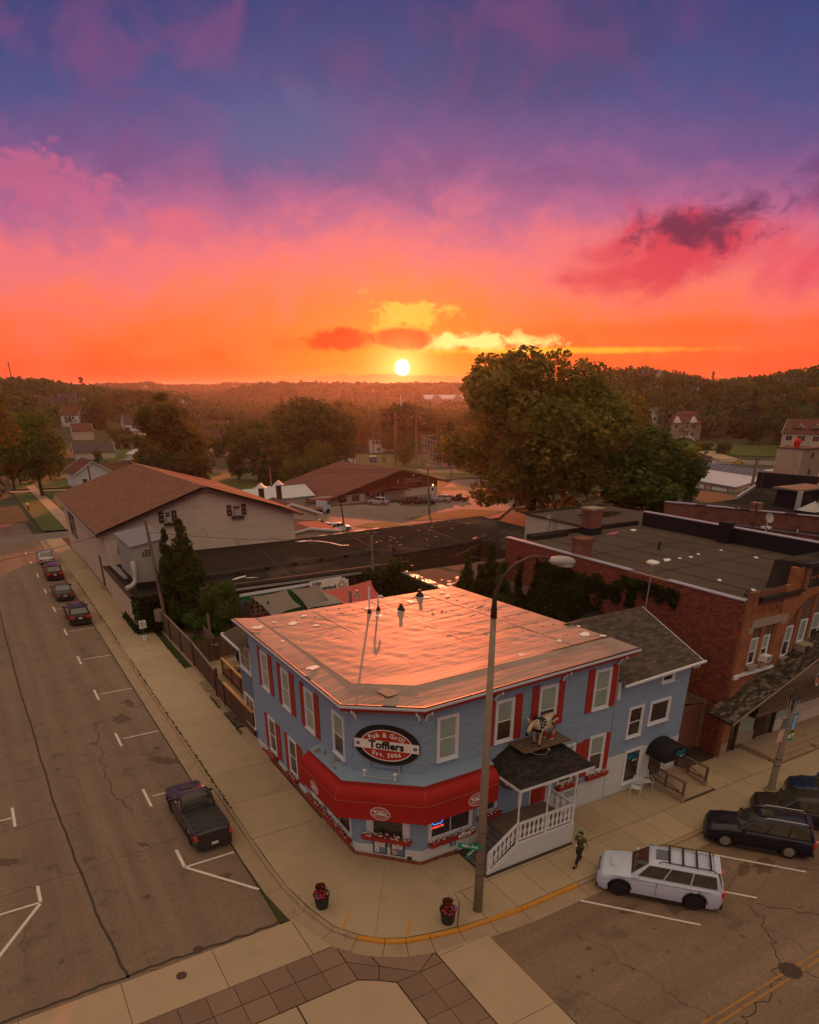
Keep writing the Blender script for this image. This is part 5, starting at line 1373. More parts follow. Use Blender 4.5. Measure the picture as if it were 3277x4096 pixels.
for i in range(5): MB().tube([(37.0+.05*i,38.2+i*.15,roofz+2.3),(38.3-.05*i,38.2+i*.15,roofz+2.3)],.012,4).build('element',K['dark'],an_)
MB().tube([(37.6,37.8,roofz+2.3),(37.6,39.0,roofz+2.3)],.015,4).build('boom',K['dark'],an_)

# front
MFb=wallM(0,BY0,0)
TB=K['tanbrick']
def fbox(u0,z0,u1,z1,d0,d1,mat,name): return MB(MFb).box(u0,-d1,z0,u1,-d0,z1).build(name,mat,br)
fbox(35.0,0,35.75,10.0,0,.16,TB,'pilaster');fbox(38.1,4.2,38.75,10.0,0,.16,TB,'pilaster')
fbox(35.75,8.35,38.1,9.1,0,.10,TB,'frieze');fbox(35.75,4.2,38.1,5.9,0,.02,TB,'spandrel');fbox(36.75,5.9,37.05,7.9,0,.12,TB,'pier');fbox(35.75,5.3,36.0,7.9,0,.1,TB,'pier');fbox(37.95,5.3,38.1,7.9,0,.1,TB,'pier')
fbox(35.75,9.1,38.1,9.95,-.0,.05,K['redbrick_x'],'panel')
for i in range(9): fbox(35.85+i*.25,8.72,35.97+i*.25,9.06,.10,.17,TB,'dentil')
fbox(35.6,7.88,38.35,8.34,.10,.22,K['stone'],'lintel');fbox(35.35,7.62,35.75,7.95,.16,.24,K['stone'],'lintel_stop');fbox(38.3,7.75,38.8,8.3,.16,.24,K['stone'],'lintel_stop')
fbox(35.05,5.05,38.5,5.22,.02,.26,K['white'],'sill_band');fbox(34.95,4.98,35.3,5.2,.16,.3,K['white'],'sill_band')
for u in (36.02,37.08): fbox(u,7.2,u+.72,7.88,-.01,.02,K['wood'],'board_infill');window(MFb,u+.03,u+.70,5.62,7.2,br,fw=.07,mat='white',sill=False);fbox(u-.02,5.42,u+.78,5.6,.1,.34,K['stone'],'sill')
ac=thing('window_unit','small white air conditioner in the second upper brick-front window','air conditioner',(37.5,22.5,5.65),group='window air conditioners on the brick front')
MB(MFb).box(37.2,-.5,5.68,37.72,-.05,6.05).build('case',K['signwhite'],ac);MB(MFb).box(37.25,-.505,5.72,37.67,-.5,6.01).build('grille',K['metal'],ac)
# arched bay: wall panel with a round arch opening, recessed boards and three windows
cx_,rad_,sp=41.55,2.55,6.7
ar=[(cx_+rad_*math.cos(t),sp+(rad_-.15)*math.sin(t)) for t in np.linspace(math.pi,0,25)]
mb=MB(MFb)
q=[(38.75,4.2),(38.99,4.2)]+ar+[(44.2,4.2),(52,4.2),(52,10.9),(38.75,10.9)]
# build as strips between arch and outer frame
top=10.9
for i in range(24):
    (a,za),(b,zb)=ar[i],ar[i+1];mb.add([(a,-.14,za),(b,-.14,zb),(b,-.14,top),(a,-.14,top)],[(0,1,2,3)])
    mb.add([(a,-.14,za),(b,-.14,zb),(b,.25,zb),(a,.25,za)],[(0,3,2,1)])
mb.box(38.75,-.14,4.2,39.0,.25,top);mb.box(44.1,-.14,4.2,60,.25,top)
mb.build('arched_front',TB,br)
MB(MFb).box(38.9,.0,4.2,44.2,.02,9.4).build('arch_infill',K['wood'],br)
for u in (40.0,41.4,42.8): fbox(u,4.2,u+.22,9.0 if u > 40.5 else 8.4,-.0,.12,TB,'mullion')
window(MFb,39.2,39.9,5.55,7.4,br,fw=.07,sill=False);fbox(39.05,5.38,39.98,5.54,.0,.3,K['stone'],'sill')
window(MFb,40.55,41.25,6.2,7.6,br,fw=.07,sill=False,split=0,top='shade');window(MFb,41.75,42.6,5.9,7.8,br,fw=.07,sill=False)
ac=thing('window_unit','large beige air conditioner on brackets under the arch','air conditioner',(40.9,22.4,5.55),group='window air conditioners on the brick front')
MB(MFb).box(40.45,-.75,5.6,41.3,-.02,6.2).build('case',K['stone'],ac);MB(MFb).box(40.5,-.76,5.66,40.95,-.75,6.14).build('grille',K['dark'],ac);MB(MFb).tube([(40.6,-.7,5.6),(40.8,0,5.2)],.02,4).tube([(41.15,-.7,5.6),(41.0,0,5.2)],.02,4).build('bracket',K['metal'],ac)
for i in range(24): fbox(39.0+i*.3,10.1,39.13+i*.3,10.5,.14,.22,TB,'dentil')
# cornices and the stepped parapet
MB().box(35.9,BY0-.35,9.5,39.7,BY0+.9,9.62).build('cornice',K['dark'],br);MB().box(35.95,BY0-.25,9.3,39.5,BY0-.0,9.5).build('cornice_band',K['rustpipe'],br)
MB().add([(39.7,BY0-.1,9.2),(39.7,BY0+2.1,9.2),(39.7,BY0+1.9,10.9),(39.7,BY0-.3,11.0),(60,BY0-.1,9.2),(60,BY0+2.1,9.2),(60,BY0+1.9,10.9),(60,BY0-.3,11.0)],[(0,3,2,1),(3,7,6,2),(1,2,6,5),(0,4,7,3)]).build('front_parapet',K['tarroof'],br)
MB().box(39.5,BY0-.4,10.85,60,BY0-.15,11.08).build('cornice',K['dark'],br);MB().box(39.55,BY0-.30,9.6,39.95,BY0+.05,10.85).build('console',K['redbrick_x'],br)
MB().box(BXR,BY0+.3,0,60,31,9.0).build('next_wall',K['mortar'],br);MB().add([(BXR,BY0,9.03),(60,BY0,9.03),(60,31,9.03),(BXR,31,9.03)],[(0,1,2,3)]).build('next_roof',K['tarroof2'],br)

# chalet shop front: shake gable, balcony, shop windows
shp=thing('chalet_front','dark timber chalet shop front with mossy shake roof and carved balcony','shop front',(38,22,0))
zr_=lambda x: 3.05+.375*(x-33.6)
P0,P1,Q1_,Q0_=(33.6,21.35,zr_(33.6)),(33.5,22.95,zr_(33.6)+.2),(44.5,22.95,zr_(44.5)+.2),(44.5,21.35,zr_(44.5))
mb=MB();mb.add([P0,P1,Q1_,Q0_],[(0,1,2,3)]);mb.add([(p[0],p[1],p[2]-.12) for p in (P0,P1,Q1_,Q0_)],[(3,2,1,0)]);mb.build('roof_deck',K['shake'][2],shp)
shingle_face(P0,P1,Q1_,Q0_,.30,.17,K['shake'],shp,'shake',290,seed=15,th=.022,jit=.3)
# wavy barge board
mb=MB();n=150;pts=[]
for i in range(n): x=33.7+(44.5-33.7)*i/n;w_=.035*abs(math.sin(i*1.05));pts.append((x,zr_(x)-.16-w_))
for (x,z),(x2,z2) in zip(pts,pts[1:]): mb.add([(x,21.30,z),(x2,21.30,z2),(x2,21.30,zr_(x2)+.02),(x,21.30,zr_(x)+.02)],[(0,1,2,3)])
mb.build('barge_board',K['stone'],shp)
MB().box(36.2,21.55,2.75,52,21.7,2.95).box(36.2,21.5,3.95,52,21.72,4.05).build('balcony_rail',K['wood'],shp)
for i in range(70):
    x=36.3+i*.22;MB().box(x,21.58,2.9,x+.15,21.61,3.95).build('balcony_board',K['wood'],shp)
MB().box(36.2,21.6,2.68,52,22.9,2.76).build('balcony_floor',K['shake'][2],shp)
shld=thing('shield_flag','striped stars-and-stripes shield hanging on the balcony','shield',(41.1,21.2,3.9))
pr=[(-.28,.38),(.28,.38),(.26,-.05),(.16,-.28),(0,-.42),(-.16,-.28),(-.26,-.05)]
MB(Matrix.Translation((41.1,21.24,4.25))).ext([(a,0,b) for a,b in pr][::-1],(0,.02,0)).build('shield',K['signwhite'],shld)
for i in range(4): MB(Matrix.Translation((41.1,21.215,4.25))).box(-.24+i*.13,0,-.26+(.1 if i in (0,3) else 0),-.18+i*.13,.012,.2).build('stripe',K['signred'],shld)
MB(Matrix.Translation((41.1,21.21,4.25))).box(-.27,0,.2,.27,.014,.37).build('blue_band',K['p_blue'],shld)
# shop windows
fb2=lambda u0,z0,u1,z1,d0,d1,mat,name: MB(MFb).box(u0,-d1,z0,u1,-d0,z1).build(name,mat,shp)
fb2(34.95,0,35.6,2.9,.16,.3,TB,'pier');fb2(34.98,0,35.55,.9,.3,.34,K['stone'],'pier_base')
fb2(35.75,.1,36.45,2.2,.0,.06,K['brown'],'door_surround');fb2(35.9,.85,36.4,2.0,.06,.08,K['pane'],'pane');fb2(35.85,.8,35.9,2.05,.06,.1,K['white'],'jamb')
fb2(36.45,0,36.65,2.7,.0,.14,K['brown'],'post');fb2(36.65,.3,38.35,.98,.0,.1,K['stone'],'stall_riser');fb2(36.7,.98,38.3,2.25,.02,.05,K['shade'],'pane')
fb2(38.35,.2,38.6,2.7,.0,.14,K['brown'],'post');fb2(38.6,.3,40.1,2.7,-.02,.02,K['brown'],'doorway');fb2(39.4,.5,40.0,2.2,.03,.05,K['pane'],'pane')
fb2(40.1,.3,40.3,2.7,.0,.14,K['brown'],'post');fb2(40.3,.3,52,1.15,.0,.1,K['blockwhite'],'stall_riser');fb2(40.35,1.15,42.1,2.3,.02,.05,K['shade'],'pane');fb2(42.1,.3,52,2.7,.0,.04,K['blockwhite'],'wall')
fb2(35.5,2.3,52,2.75,.0,.2,K['brown'],'beam')

# ivy on the side wall: thousands of leaves
def leaves(regions,n,size,seed,mat,name,parent=None,lab=None,cat=None,thick=.28,grow=None):
    r=np.random.default_rng(seed);ar_=np.array([w for*_,w in regions],float);ar_/=ar_.sum();vs=[];fs=[]
    for _ in range(n):
        fn=regions[r.choice(len(regions),p=ar_)][0];p,nrm=fn(r)
        s=size*r.uniform(.6,1.3);p=np.array(p)+np.array(nrm)*r.uniform(0,thick)
        a=r.normal(size=3);a/=np.linalg.norm(a);b=np.cross(a,r.normal(size=3));b/=np.linalg.norm(b);k=len(vs)
        vs += [tuple(p-a*s*.5),tuple(p+b*s*.45),tuple(p+a*s*.6),tuple(p-b*s*.45)];fs.append((k,k+1,k+2,k+3))
    mb=MB();mb.v=vs;mb.f=fs;mb.mi=[0]*len(fs)
    return mb.build(name,mat,parent,label=lab,cat=cat)
def wallreg(y0,y1,z0f,z1f): return lambda r: (lambda y: ((BX-.02,y,r.uniform(z0f(y),z1f(y))),(-1,0,0)))(r.uniform(y0,y1))
rg=[(wallreg(34.6,40.4,lambda y: 3.5,lambda y: 8.9-.5*abs(math.sin(y*1.7))-(.0 if y > 36 else (36-y)*.3)),30),(wallreg(33.6,36.5,lambda y: 3.5,lambda y: 6.9+.8*math.sin(y*2)),10),(wallreg(40.2,42.6,lambda y: 3.6,lambda y: 6.2+.7*math.sin(y*3)),7),
      (wallreg(31.8,35,lambda y: 7.6-.5*abs(math.sin(y*2.3)),lambda y: 8.5+.3*math.sin(y*3)),5),(wallreg(33.4,34.1,lambda y: 6.2,lambda y: 8.2),1.5),(wallreg(27.3,32,lambda y: 8.5-.55*abs(math.sin(y*2.9)),lambda y: 9.1),4.5),(wallreg(30.6,31.3,lambda y: 7.2,lambda y: 8.8),1.6),(wallreg(41.8,42.4,lambda y: 6.0,lambda y: 8.4),1)]
leaves(rg,15000,.16,3,K['ivy'],'ivy',lab='dark ivy spreading over the long brick side wall',cat='ivy')
MB().tube([(34.9,42.6,7.2)]+[(34.75,42.6-i*.9,7.15-.1*math.sin(i*.6)) for i in range(1,12)],.015,4).build('loose_cable',K['greywood'],label='thin cable strung across the ivy on the brick wall',cat='cable')

# ================================================================== FLAT ROOFED HALL BEHIND THE GARDEN
hall=thing('flat_hall','wide low hall with dark tar roof behind the beer garden','building',(35,68,0))
pl=[(10.5,65.3),(15.3,65.3),(15.3,61.2),(36.4,61.2),(36.4,65.5),(49.5,67.2),(50.0,59.6),(59.5,60.4),(59.2,80.8),(31,78.6),(10.5,78.6)]
FZ=4.0
mb=MB();n=len(pl);mb.add([(x,y,-.5) for x,y in pl]+[(x,y,FZ if i > 1 and i != 10 and i != 0 else 3.3) for i,(x,y) in enumerate(pl)],[(i,(i+1) % n,n+(i+1) % n,n+i) for i in range(n)]);mb.build('wall',K['brown'],hall)
mb=MB();mb.add([(15.2,61.0,FZ+.02),(36.5,61.0,FZ+.02),(36.5,65.4,FZ+.02),(49.6,67.0,FZ+.02),(50,59.4,FZ+.02),(59.6,60.2,FZ+.02),(59.3,81,FZ+.06),(31,78.7,FZ+.06),(15.2,78.5,FZ+.06)],[tuple(range(9))]);mb.build('roof',K['tarroof'],hall)
MB().add([(9.95,64.9,3.35),(15.22,64.9,3.35),(15.22,78.6,3.4),(9.95,78.6,3.4)],[(0,1,2,3)]).build('low_roof',K['tarroof'],hall)
MB().box(10.2,64.9,-.3,10.45,78.6,3.28).build('street_wall',K['beige_wall'],hall);MB().box(9.85,64.75,3.2,10.15,78.6,3.42).box(9.95,64.75,3.2,15.2,64.95,3.42).build('parapet_edge',K['brown'],hall)
# front gutter, white streaked edge, cable tray on the roof, patches
MB().box(15.2,60.8,3.72,36.5,60.98,3.9).build('gutter',K['metal'],hall);MB().box(15.2,61.5,FZ+.03,36.4,61.9,FZ+.16).build('roof_lip',K['tarroof2'],hall)
MB().add([(36.6,58.9,FZ+.0),(49.8,59.4,FZ+.0),(49.4,66.9,FZ-.25),(36.6,65.2,FZ-.25)],[(0,1,2,3)])
mb=MB()
for dy in (0,.14,.28,.42): mb.tube([(14.5,64.9+dy,FZ+.42),(24,65.6+dy,FZ+.42),(32,66.5+dy,FZ+.45),(38.5,66.9+dy,FZ+.5),(41.5,65.4+dy,FZ+.45),(42.5,60+dy*.2,FZ+.4),(43.4+dy,52.5,FZ+.4)],.05,5)
mb.build('pipe_run',K['dark'],hall)
for x,y in ((17,65.3),(20,65.5),(23,65.8),(26,66.1),(29,66.5),(32,66.9),(35,67.0),(38,67.2)):
    MB().box(x-.06,y-.3,FZ,x+.06,y+.5,FZ+.38).build('pipe_foot',K['dark'],hall)
for (x,y,a,b,an2) in ((31.5,77.0,.9,.32,-.1),(19.6,64.0,.8,.2,.5),(20.5,63.4,.5,.12,-.3),(34.8,79.0,.8,.12,.1),(37,79.2,.9,.1,.1),(40,79.6,.9,.1,.1),(42.5,79.9,.5,.1,.1)):
    MB().disc((x,y,FZ+.08),a,b,an2,n=14,th=.01,wob=.3,rnd=rr).build('sealer_patch',K['signwhite'],hall)
mb=MB();q=[(31.8,77.0),(33.0,76.2),(33.8,74.5),(34.2,72.6),(35.0,72.3)]
for a,b in zip(q,q[1:]): mb.bar((a[0],a[1],FZ+.08),(b[0],b[1],FZ+.08),.22,.02)
mb.build('sealer_line',K['signwhite'],hall)
for i in range(26):
    x,y=rr.choice([(38,70),(44,76),(47,78),(50,77),(42,72)]);x += rr.uniform(-4,5);y += rr.uniform(-3,2.5);y=min(y,79.5)
    MB().disc((x,y,FZ+.08),rr.uniform(.12,.26),rr.uniform(.07,.12),0,n=9,th=.01,wob=.2,rnd=rr).build('sealer_patch',K['stone'],hall)
for x0,y0,x1,y1 in ((16,74,58,77.6),(24,62,26,78),(36,66,38,79),(47,67.5,48.5,80),(42,61.5,58,72)): MB().bar((x0,y0,FZ+.045),(x1,y1,FZ+.06),.07,.02).build('roof_seam',K['tarroof2'],hall)
MB().lathe([(.25,0),(.1,.1),(.1,.35)],(37.8,71.0,FZ),8).build('roof_vent',K['dark'],hall)
# lower roof behind the arborvitae
lr=thing('low_roof_block','low dark roofed block with water-stained tar behind the arborvitae','building',(42,56,0))
MB().box(34.9,50.6,0,49.3,58.9,3.75).build('wall',K['brown'],lr);MB().box(34.7,50.4,3.75,49.5,59.0,3.8).build('roof',K['tarroof2'],lr)
y=50.4
for i in range(11): MB().box(34.0+.0,50.6+i*.78,3.74,34.75,51.33+i*.78,3.9).build('coping_tile',K['flash'] if i % 3 else K['stone'],lr)
MB().box(34.0,50.4,0,34.7,59.1,3.7).build('garden_wall',K['brown'],lr)
for i in range(16):
    MB().disc((rr.uniform(35.2,39),rr.uniform(50.8,54.5),3.82),rr.uniform(.15,.6),rr.uniform(.1,.25),rr.random(),n=11,th=.01,wob=.35,rnd=rr).build('sealer_patch',K['signwhite'] if i % 2 else K['rustpipe'],lr)
for x,y,a,b in ((50.5,63,2.2,.8),(52.8,66,2.6,.9),(55,62.8,1.6,.6),(50.8,69,1.8,.5),(54.8,70,1.4,.4)): MB().disc((x,y,FZ+.05),a,b,.5,n=20,th=.006,wob=.3,rnd=rr).build('puddle',K['black'],hall)
gi=[(lambda r: ((r.uniform(33.4,34.6),r.uniform(50.4,59.5),r.uniform(1.0,3.9)),(0,0,0)),6),(lambda r: ((r.uniform(30.6,34.4),r.uniform(58.9,60.9),r.uniform(1.5,3.6+.6*math.sin(r.uniform(0,3)))),(0,0,0)),6),(lambda r: ((34.2+r.normal()*.8,60+r.normal()*.6,3.9+r.normal()*.5),(0,0,0)),2)]
leaves(gi,9000,.22,5,K['ivy'],'vine_hedge',lab='thick green vines covering the garden wall below the flat roofs',cat='vines')

# white painted block building
wb=thing('block_building','white painted block building with a puddle on its dark roof','building',(55,52,0))
bx=[(49.8,44.6),(62.0,44.6),(61.4,60.6),(49.8,59.8)]
mb=MB();mb.add([(x,y,2) for x,y in bx]+[(x,y,7.9) for x,y in bx],[(i,(i+1) % 4,4+(i+1) % 4,4+i) for i in range(4)]);mb.build('wall',K['blockwhite'],wb)
mb=MB();mb.add([(x+(.0 if x > 55 else-.12),y,7.95) for x,y in bx],[(0,1,2,3)]);mb.build('roof',K['tarroof2'],wb)
# block courses on the wall facing the camera
for k in range(10):
    y=44.7;z=5.0+k*.29;o_=(k % 2)*.3
    while y < 59.6:
        L=.58;a=y-(o_ if y < 44.8 else 0);MB().box(49.775,max(a,44.65)+.01,z+.01,49.80,min(a+L,59.7)-.01,z+.28).build('block',K['blockwhite'],wb) if k*25+(y-44.7)/.6 < 285 else None
        y=a+.6
MB().box(49.62,44.6,7.9,49.9,59.9,8.0).box(49.8,59.7,7.9,61.5,60.75,8.0).build('roof_edge',K['tarroof'],wb)
MB().disc((56.3,55.6,7.965),3.0,1.5,.1,n=26,th=.004,wob=.16,rnd=rr).build('puddle',water,wb)
mb=MB()
for dx in (0,.42): mb.tube([(49.6,55.2-dx,4.9),(49.6,55.2-dx,8.4)],.022,4)
for i in range(11): mb.tube([(49.6,55.2,5.1+i*.3),(49.6,54.78,5.1+i*.3)],.014,4)
mb.build('ladder',K['rustpipe'],label='rusty iron ladder on the white block wall',cat='ladder')
MB().box(49.65,55.9,4.5,49.8,56.3,8.3).build('downpipe',K['greymetal'],wb)
# pipe mast with dish, stand and struts beyond the party wall
ms=thing('mast','rusty braced antenna mast beyond the brick building roof','mast',(62.5,42.0,7));MB().tube([(62.5,42,6),(62.5,42,13.0)],.05,5).build('pole',K['rustpipe'],ms)
MB().tube([(62.5,42,10.0),(60.8,43.4,10.0)],.05,4).tube([(62.5,42,9.6),(63.8,40.5,7.2)],.05,4).tube([(60.9,43.3,10),(62.8,41.4,8.4)],.05,4).build('strut',K['rustpipe'],ms)
ds_=thing('satellite_dish','grey satellite dish on a white stand behind the party wall','satellite dish',(66.2,43.0,7));MB(Matrix.Translation((66.2,43,8.5)) @ Matrix.Rotation(1.2,4,'X')).lathe([(.02,0),(.35,.05),(.6,.15),(.58,.17),(.3,.08),(.02,.03)],n=16,sy=.8).build('dish',K['greymetal'],ds_);MB().tube([(66.2,43,7),(66.2,43,8.5)],.05,5).box(65.9,42.7,7,66.6,43.4,7.7).build('stand',K['white'],ds_)

# lower roofs and the far brick building with stepped white coping
m2=thing('middle_building','brick building with dark roof between the two long parapets','building',(68,42,0))
MB().box(62.2,30,0,74,48.5,6.6).build('wall',K['redbrick_x'],m2);MB().box(62.2,30,6.6,74,48.5,6.65).build('roof',K['tarroof'],m2);MB().add([(65.4,45.8,6.6),(66.9,37.0,6.6),(67.4,37.0,6.6),(65.9,45.9,6.6),(65.4,45.8,7.5),(66.9,37.0,7.5),(67.4,37.0,7.5),(65.9,45.9,7.5)],[(0,1,5,4),(4,5,6,7),(2,3,7,6)]).build('parapet',K['redbrick_m'],m2)
MB().add([(65.3,45.8,7.52),(66.8,37.0,7.52),(67.5,37.0,7.52),(66.0,45.9,7.52)],[(0,1,2,3)]).build('coping',K['rustpipe'],m2)
MB().tube([(68.9,41.4,6.6),(68.9,41.4,7.4)],.07,6).build('vent',K['white'],m2)
fb=thing('far_brick_building','brick building with stepped white coping, brown flat roof, skylight and tall chimney','building',(85,52,0))
qa,qb=Vector((67.9,57.0,0)),Vector((73.6,42.2,0));dirv=(qb-qa).normalized();qb2=qa+dirv*30
pl=[(qa.x,qa.y),(qb2.x,qb2.y),(118,30),(118,66.5),(95,64.8),(82,58.2)]
mb=MB();mb.add([(x,y,0) for x,y in pl]+[(x,y,7.4) for x,y in pl],[(i,(i+1) % 6,6+(i+1) % 6,6+i) for i in range(6)]+[(6,7,8,9,10,11)]);mb.build('roof',K['tarroof'],fb)
nv=Vector((dirv.y,-dirv.x,0))*-.18
def wallseg(a,b,z0,z1,th,mat,name,parent):
    n_=Vector((b[1]-a[1],a[0]-b[0],0)).normalized()*th;p=[(a[0],a[1],0),(b[0],b[1],0),(b[0]+n_.x,b[1]+n_.y,0),(a[0]+n_.x,a[1]+n_.y,0)]
    return MB().add([(x,y,z0) for x,y,_ in p]+[(x,y,z1) for x,y,_ in p],[(0,3,2,1),(4,5,6,7),(0,1,5,4),(1,2,6,5),(2,3,7,6),(3,0,4,7)]).build(name,mat,parent)
zt=8.25
for i in range(26):
    a=qa+dirv*(i*1.15);b=qa+dirv*((i+1)*1.15);wallseg((a.x,a.y),(b.x,b.y),0,zt-i*.006,.38,K['redbrick_m'],'parapet',fb)
    a2=a+dirv*.02;wallseg((a2.x-.06,a2.y),(b.x-.06,b.y),zt-i*.006,zt+.09-i*.006+(i % 3)*.012,.5,K['flash'] if i % 4 != 3 else K['rustpipe'],'coping',fb)
a=qa+dirv*9.6;MB().box(a.x-.5,a.y-.5,7,a.x+.5,a.y+.5,9.0).build('pier',K['redbrick_m'],fb)
wallseg((82.0,58.2),(95,64.8),7.4,7.75,.3,K['flash'],'rear_edge',fb);wallseg((94.9,64.5),(97.0,54),7.4,9.4,.4,K['black'],'screen_wall',fb)
ch=thing('chimney','tall patched brick chimney with white cowls on the brown flat roof','chimney',(86.0,49.5,7.4),group='chimneys on the far brick building')
MB().box(85.3,48.8,7.4,86.7,50.2,9.9).build('plaster',K['blockwhite'],ch);MB().box(85.32,48.82,9.9,86.68,50.18,12.1).build('stack',K['redbrick_x'],ch);MB().box(85.1,48.6,12.1,86.9,50.4,12.4).build('cap',K['stone'],ch);MB().ball((86,49.5,12.75),.45,8,5).build('cowl',K['white'],ch)
rs=thing('roof_shed','small black roof shed with slatted lid beside the tall chimney','roof shed',(83.2,51.5,7.4));MB().box(81.2,49.6,7.4,86,52.4,9.3).build('wall',K['black'],rs);MB().box(80.8,49.2,9.3,87.2,52.8,9.5).build('lid',K['greywood'],rs);MB().box(82.5,49.58,7.9,83.8,49.62,8.9).build('window',K['pane'],rs)
sk_=thing('skylight','pyramid glass skylight on the brown flat roof','skylight',(79.5,46.6,7.4));MB().box(78,45.4,7.4,81,47.8,7.75).build('kerb',K['black'],sk_);MB().add([(78.1,45.5,7.76),(80.9,45.5,7.76),(80.9,47.7,7.76),(78.1,47.7,7.76),(79.5,46.6,8.7)],[(0,1,4),(1,2,4),(2,3,4),(3,0,4)]).build('glazing',K['greymetal'],sk_)
for a_,b_ in (((78.1,45.5),0),((80.9,45.5),0),((80.9,47.7),0),((79.5,45.5),0)): MB().bar((a_[0],a_[1],7.8),(79.5,46.6,8.72),.06,.06).build('glazing_bar',K['metal'],sk_)
MB().tube([(80.4,49,7.4),(80.4,49,9.4)],.3,8).build('flue',K['greymetal'],fb)

# ================================================================== CREAM GABLED BUILDING
cg=thing('cream_building','big cream sided building with rust brown shingle gable roof','building',(21,90,0))
GX0,GX1,GY,GYB,AP=10.4,31.1,78.5,112.0,21.1
mb=MB()
mb.add([(GX0,GY,-.5),(GX1,GY,-.5),(GX1,GY,7.15),(AP,GY,10.2),(GX0,GY,6.75)],[(0,1,2,3,4)])
mb.add([(GX0,GY,-.8),(GX0,GYB,-.8),(GX0,GYB,6.75),(GX0,GY,6.75)],[(0,3,2,1)]);mb.add([(GX1,GY,-.8),(GX1,GYB,-.8),(GX1,GYB,7.15),(GX1,GY,7.15)],[(0,1,2,3)])
mb.build('wall',K['beige_wall'],cg)
zt_=lambda x: 6.7+(x-GX0)*(3.5/(AP-GX0)) if x < AP else 10.2-(x-AP)*(3.05/(GX1-AP))
z=3.45;rr=random.Random(9);n=0
while z < 10.2:
    u=GX0-rr.uniform(0,2)
    while u < GX1:
        L=3.6;a,b=max(u,GX0)+.01,min(u+L,GX1)-.01;u += L
        if b-a < .2: continue
        za,zb=zt_(a),zt_(b);h=.295
        if z > max(za,zb) or (b < 30 and False): continue
        # clip the board to the gable slope
        lo=a;hi=b
        if z+h > za and a < AP: lo=max(a,GX0+(z+h-6.7)/(3.5/(AP-GX0)))
        if z+h > zb and b > AP: hi=min(b,AP+(10.2-z-h)/(3.05/(GX1-AP)))
        if hi-lo < .2: continue
        o=bpy.data.objects.new('clapboard',BOARD);C.objects.link(o);o.parent=cg;o.matrix_local=wm(cg).inverted() @ wallM(0,GY,0) @ Matrix.Translation((lo,0,z)) @ Matrix.Diagonal((hi-lo,2.2,h,1));n += 1
    z += .30
BB=BOARD.copy();BB.materials.clear();BB.materials.append(K['beige'])
for o in cg.children:
    if o.name.startswith('clapboard'): o.data=BB
ov=.75
E0,E1=(GX0-ov,GY-ov,6.6),(GX0-ov,GYB+ov,6.45);RA,RB=(AP,GY-ov,10.5),(AP-.9,GYB+ov-4,10.4);F0,F1=(GX1+.9,GY-ov,7.0),(GX1+.9,GYB+ov,7.0)
def slab3(q,th,mat,name,parent):
    mb=MB();k=len(q);mb.add(list(q)+[(p[0],p[1],p[2]-th) for p in q],[tuple(range(k)),tuple(range(2*k-1,k-1,-1))]+[(i,i+k,(i+1) % k+k,(i+1) % k) for i in range(k)]);return mb.build(name,mat,parent)
def courseroof(A,B,Cc,D,n,mat,name,parent):
    """roof plane built of real overlapping courses; A-B eave, D-C ridge"""
    mb=MB();A,B,Cc,D=map(Vector,(A,B,Cc,D))
    for i in range(n):
        t0,t1=i/n,(i+1.15)/n;t1=min(t1,1)
        a,b,c,d=A.lerp(D,t0),B.lerp(Cc,t0),B.lerp(Cc,t1),A.lerp(D,t1);up=Vector((0,0,.035))
        mb.add([a+up,b+up,c,d,a,b],[(0,1,2,3),(4,5,1,0)])
    return mb.build(name,mat,parent,kind='stuff')
slab3([E0,RA,RB],.22,K['brown'],'roof_edge',cg);slab3([E0,RB,E1],.22,K['brown'],'roof_edge',cg);slab3([RA,F0,F1,(RB[0],F1[1],10.4)],.22,K['brown'],'roof_edge',cg)
up_=lambda p,k=.16: (p[0],p[1],p[2]+k)
courseroof(up_(E0),up_(E1),up_(RB),up_(RA),42,K['rust_shingle'],'shingles',cg);courseroof(up_(F1),up_(F0),up_(RA),(RB[0],F1[1],10.41),38,K['rust_shingle'],'shingles',cg)
MB().bar((RA[0],RA[1],RA[2]+.06),(RB[0],RB[1],RB[2]+.06),.42,.07).build('ridge_cap',K['greymetal'],cg)
MB().box(GX0-ov-.14,GY-.6,6.42,GX0-ov,GYB,6.58).build('gutter',K['metal'],cg)
MG=wallM(0,GY,0)
def swisswin(u0,u1,z0,z1,left=True,right=True,acu=True):
    w=window(MG,u0,u1,z0,z1,cg,fw=.08,split=.5,top='pane',bot='pane',mat='blockwhite',out=.03)
    for s_,ok in ((-1,left),(1,right)):
        if not ok: continue
        a=u0-.58 if s_ < 0 else u1+.06;MB(MG).box(a,-.12,z0,a+.52,-.06,z1+.05).build('shutter',K['brown'],cg)
        for q in (.3,.72): MB(MG).ball((a+.26,-.125,z0+(z1-z0)*q),.07,6,4).build('heart',K['blockwhite'],cg)
    MB(MG).box(u0-.15,-.35,z0-.32,u1+.25,-.06,z0-.1).build('planter_shelf',K['brown'],cg)
    if acu: MB(MG).box(u0+.15,-.5,z0+.06,u1-.15,-.05,z0+.5).build('air_conditioner',K['greymetal'],cg)
swisswin(16.68,17.4,7.2,8.32);swisswin(23.97,24.98,7.32,8.42);swisswin(12.15,12.8,4.45,5.2,right=False,acu=False)
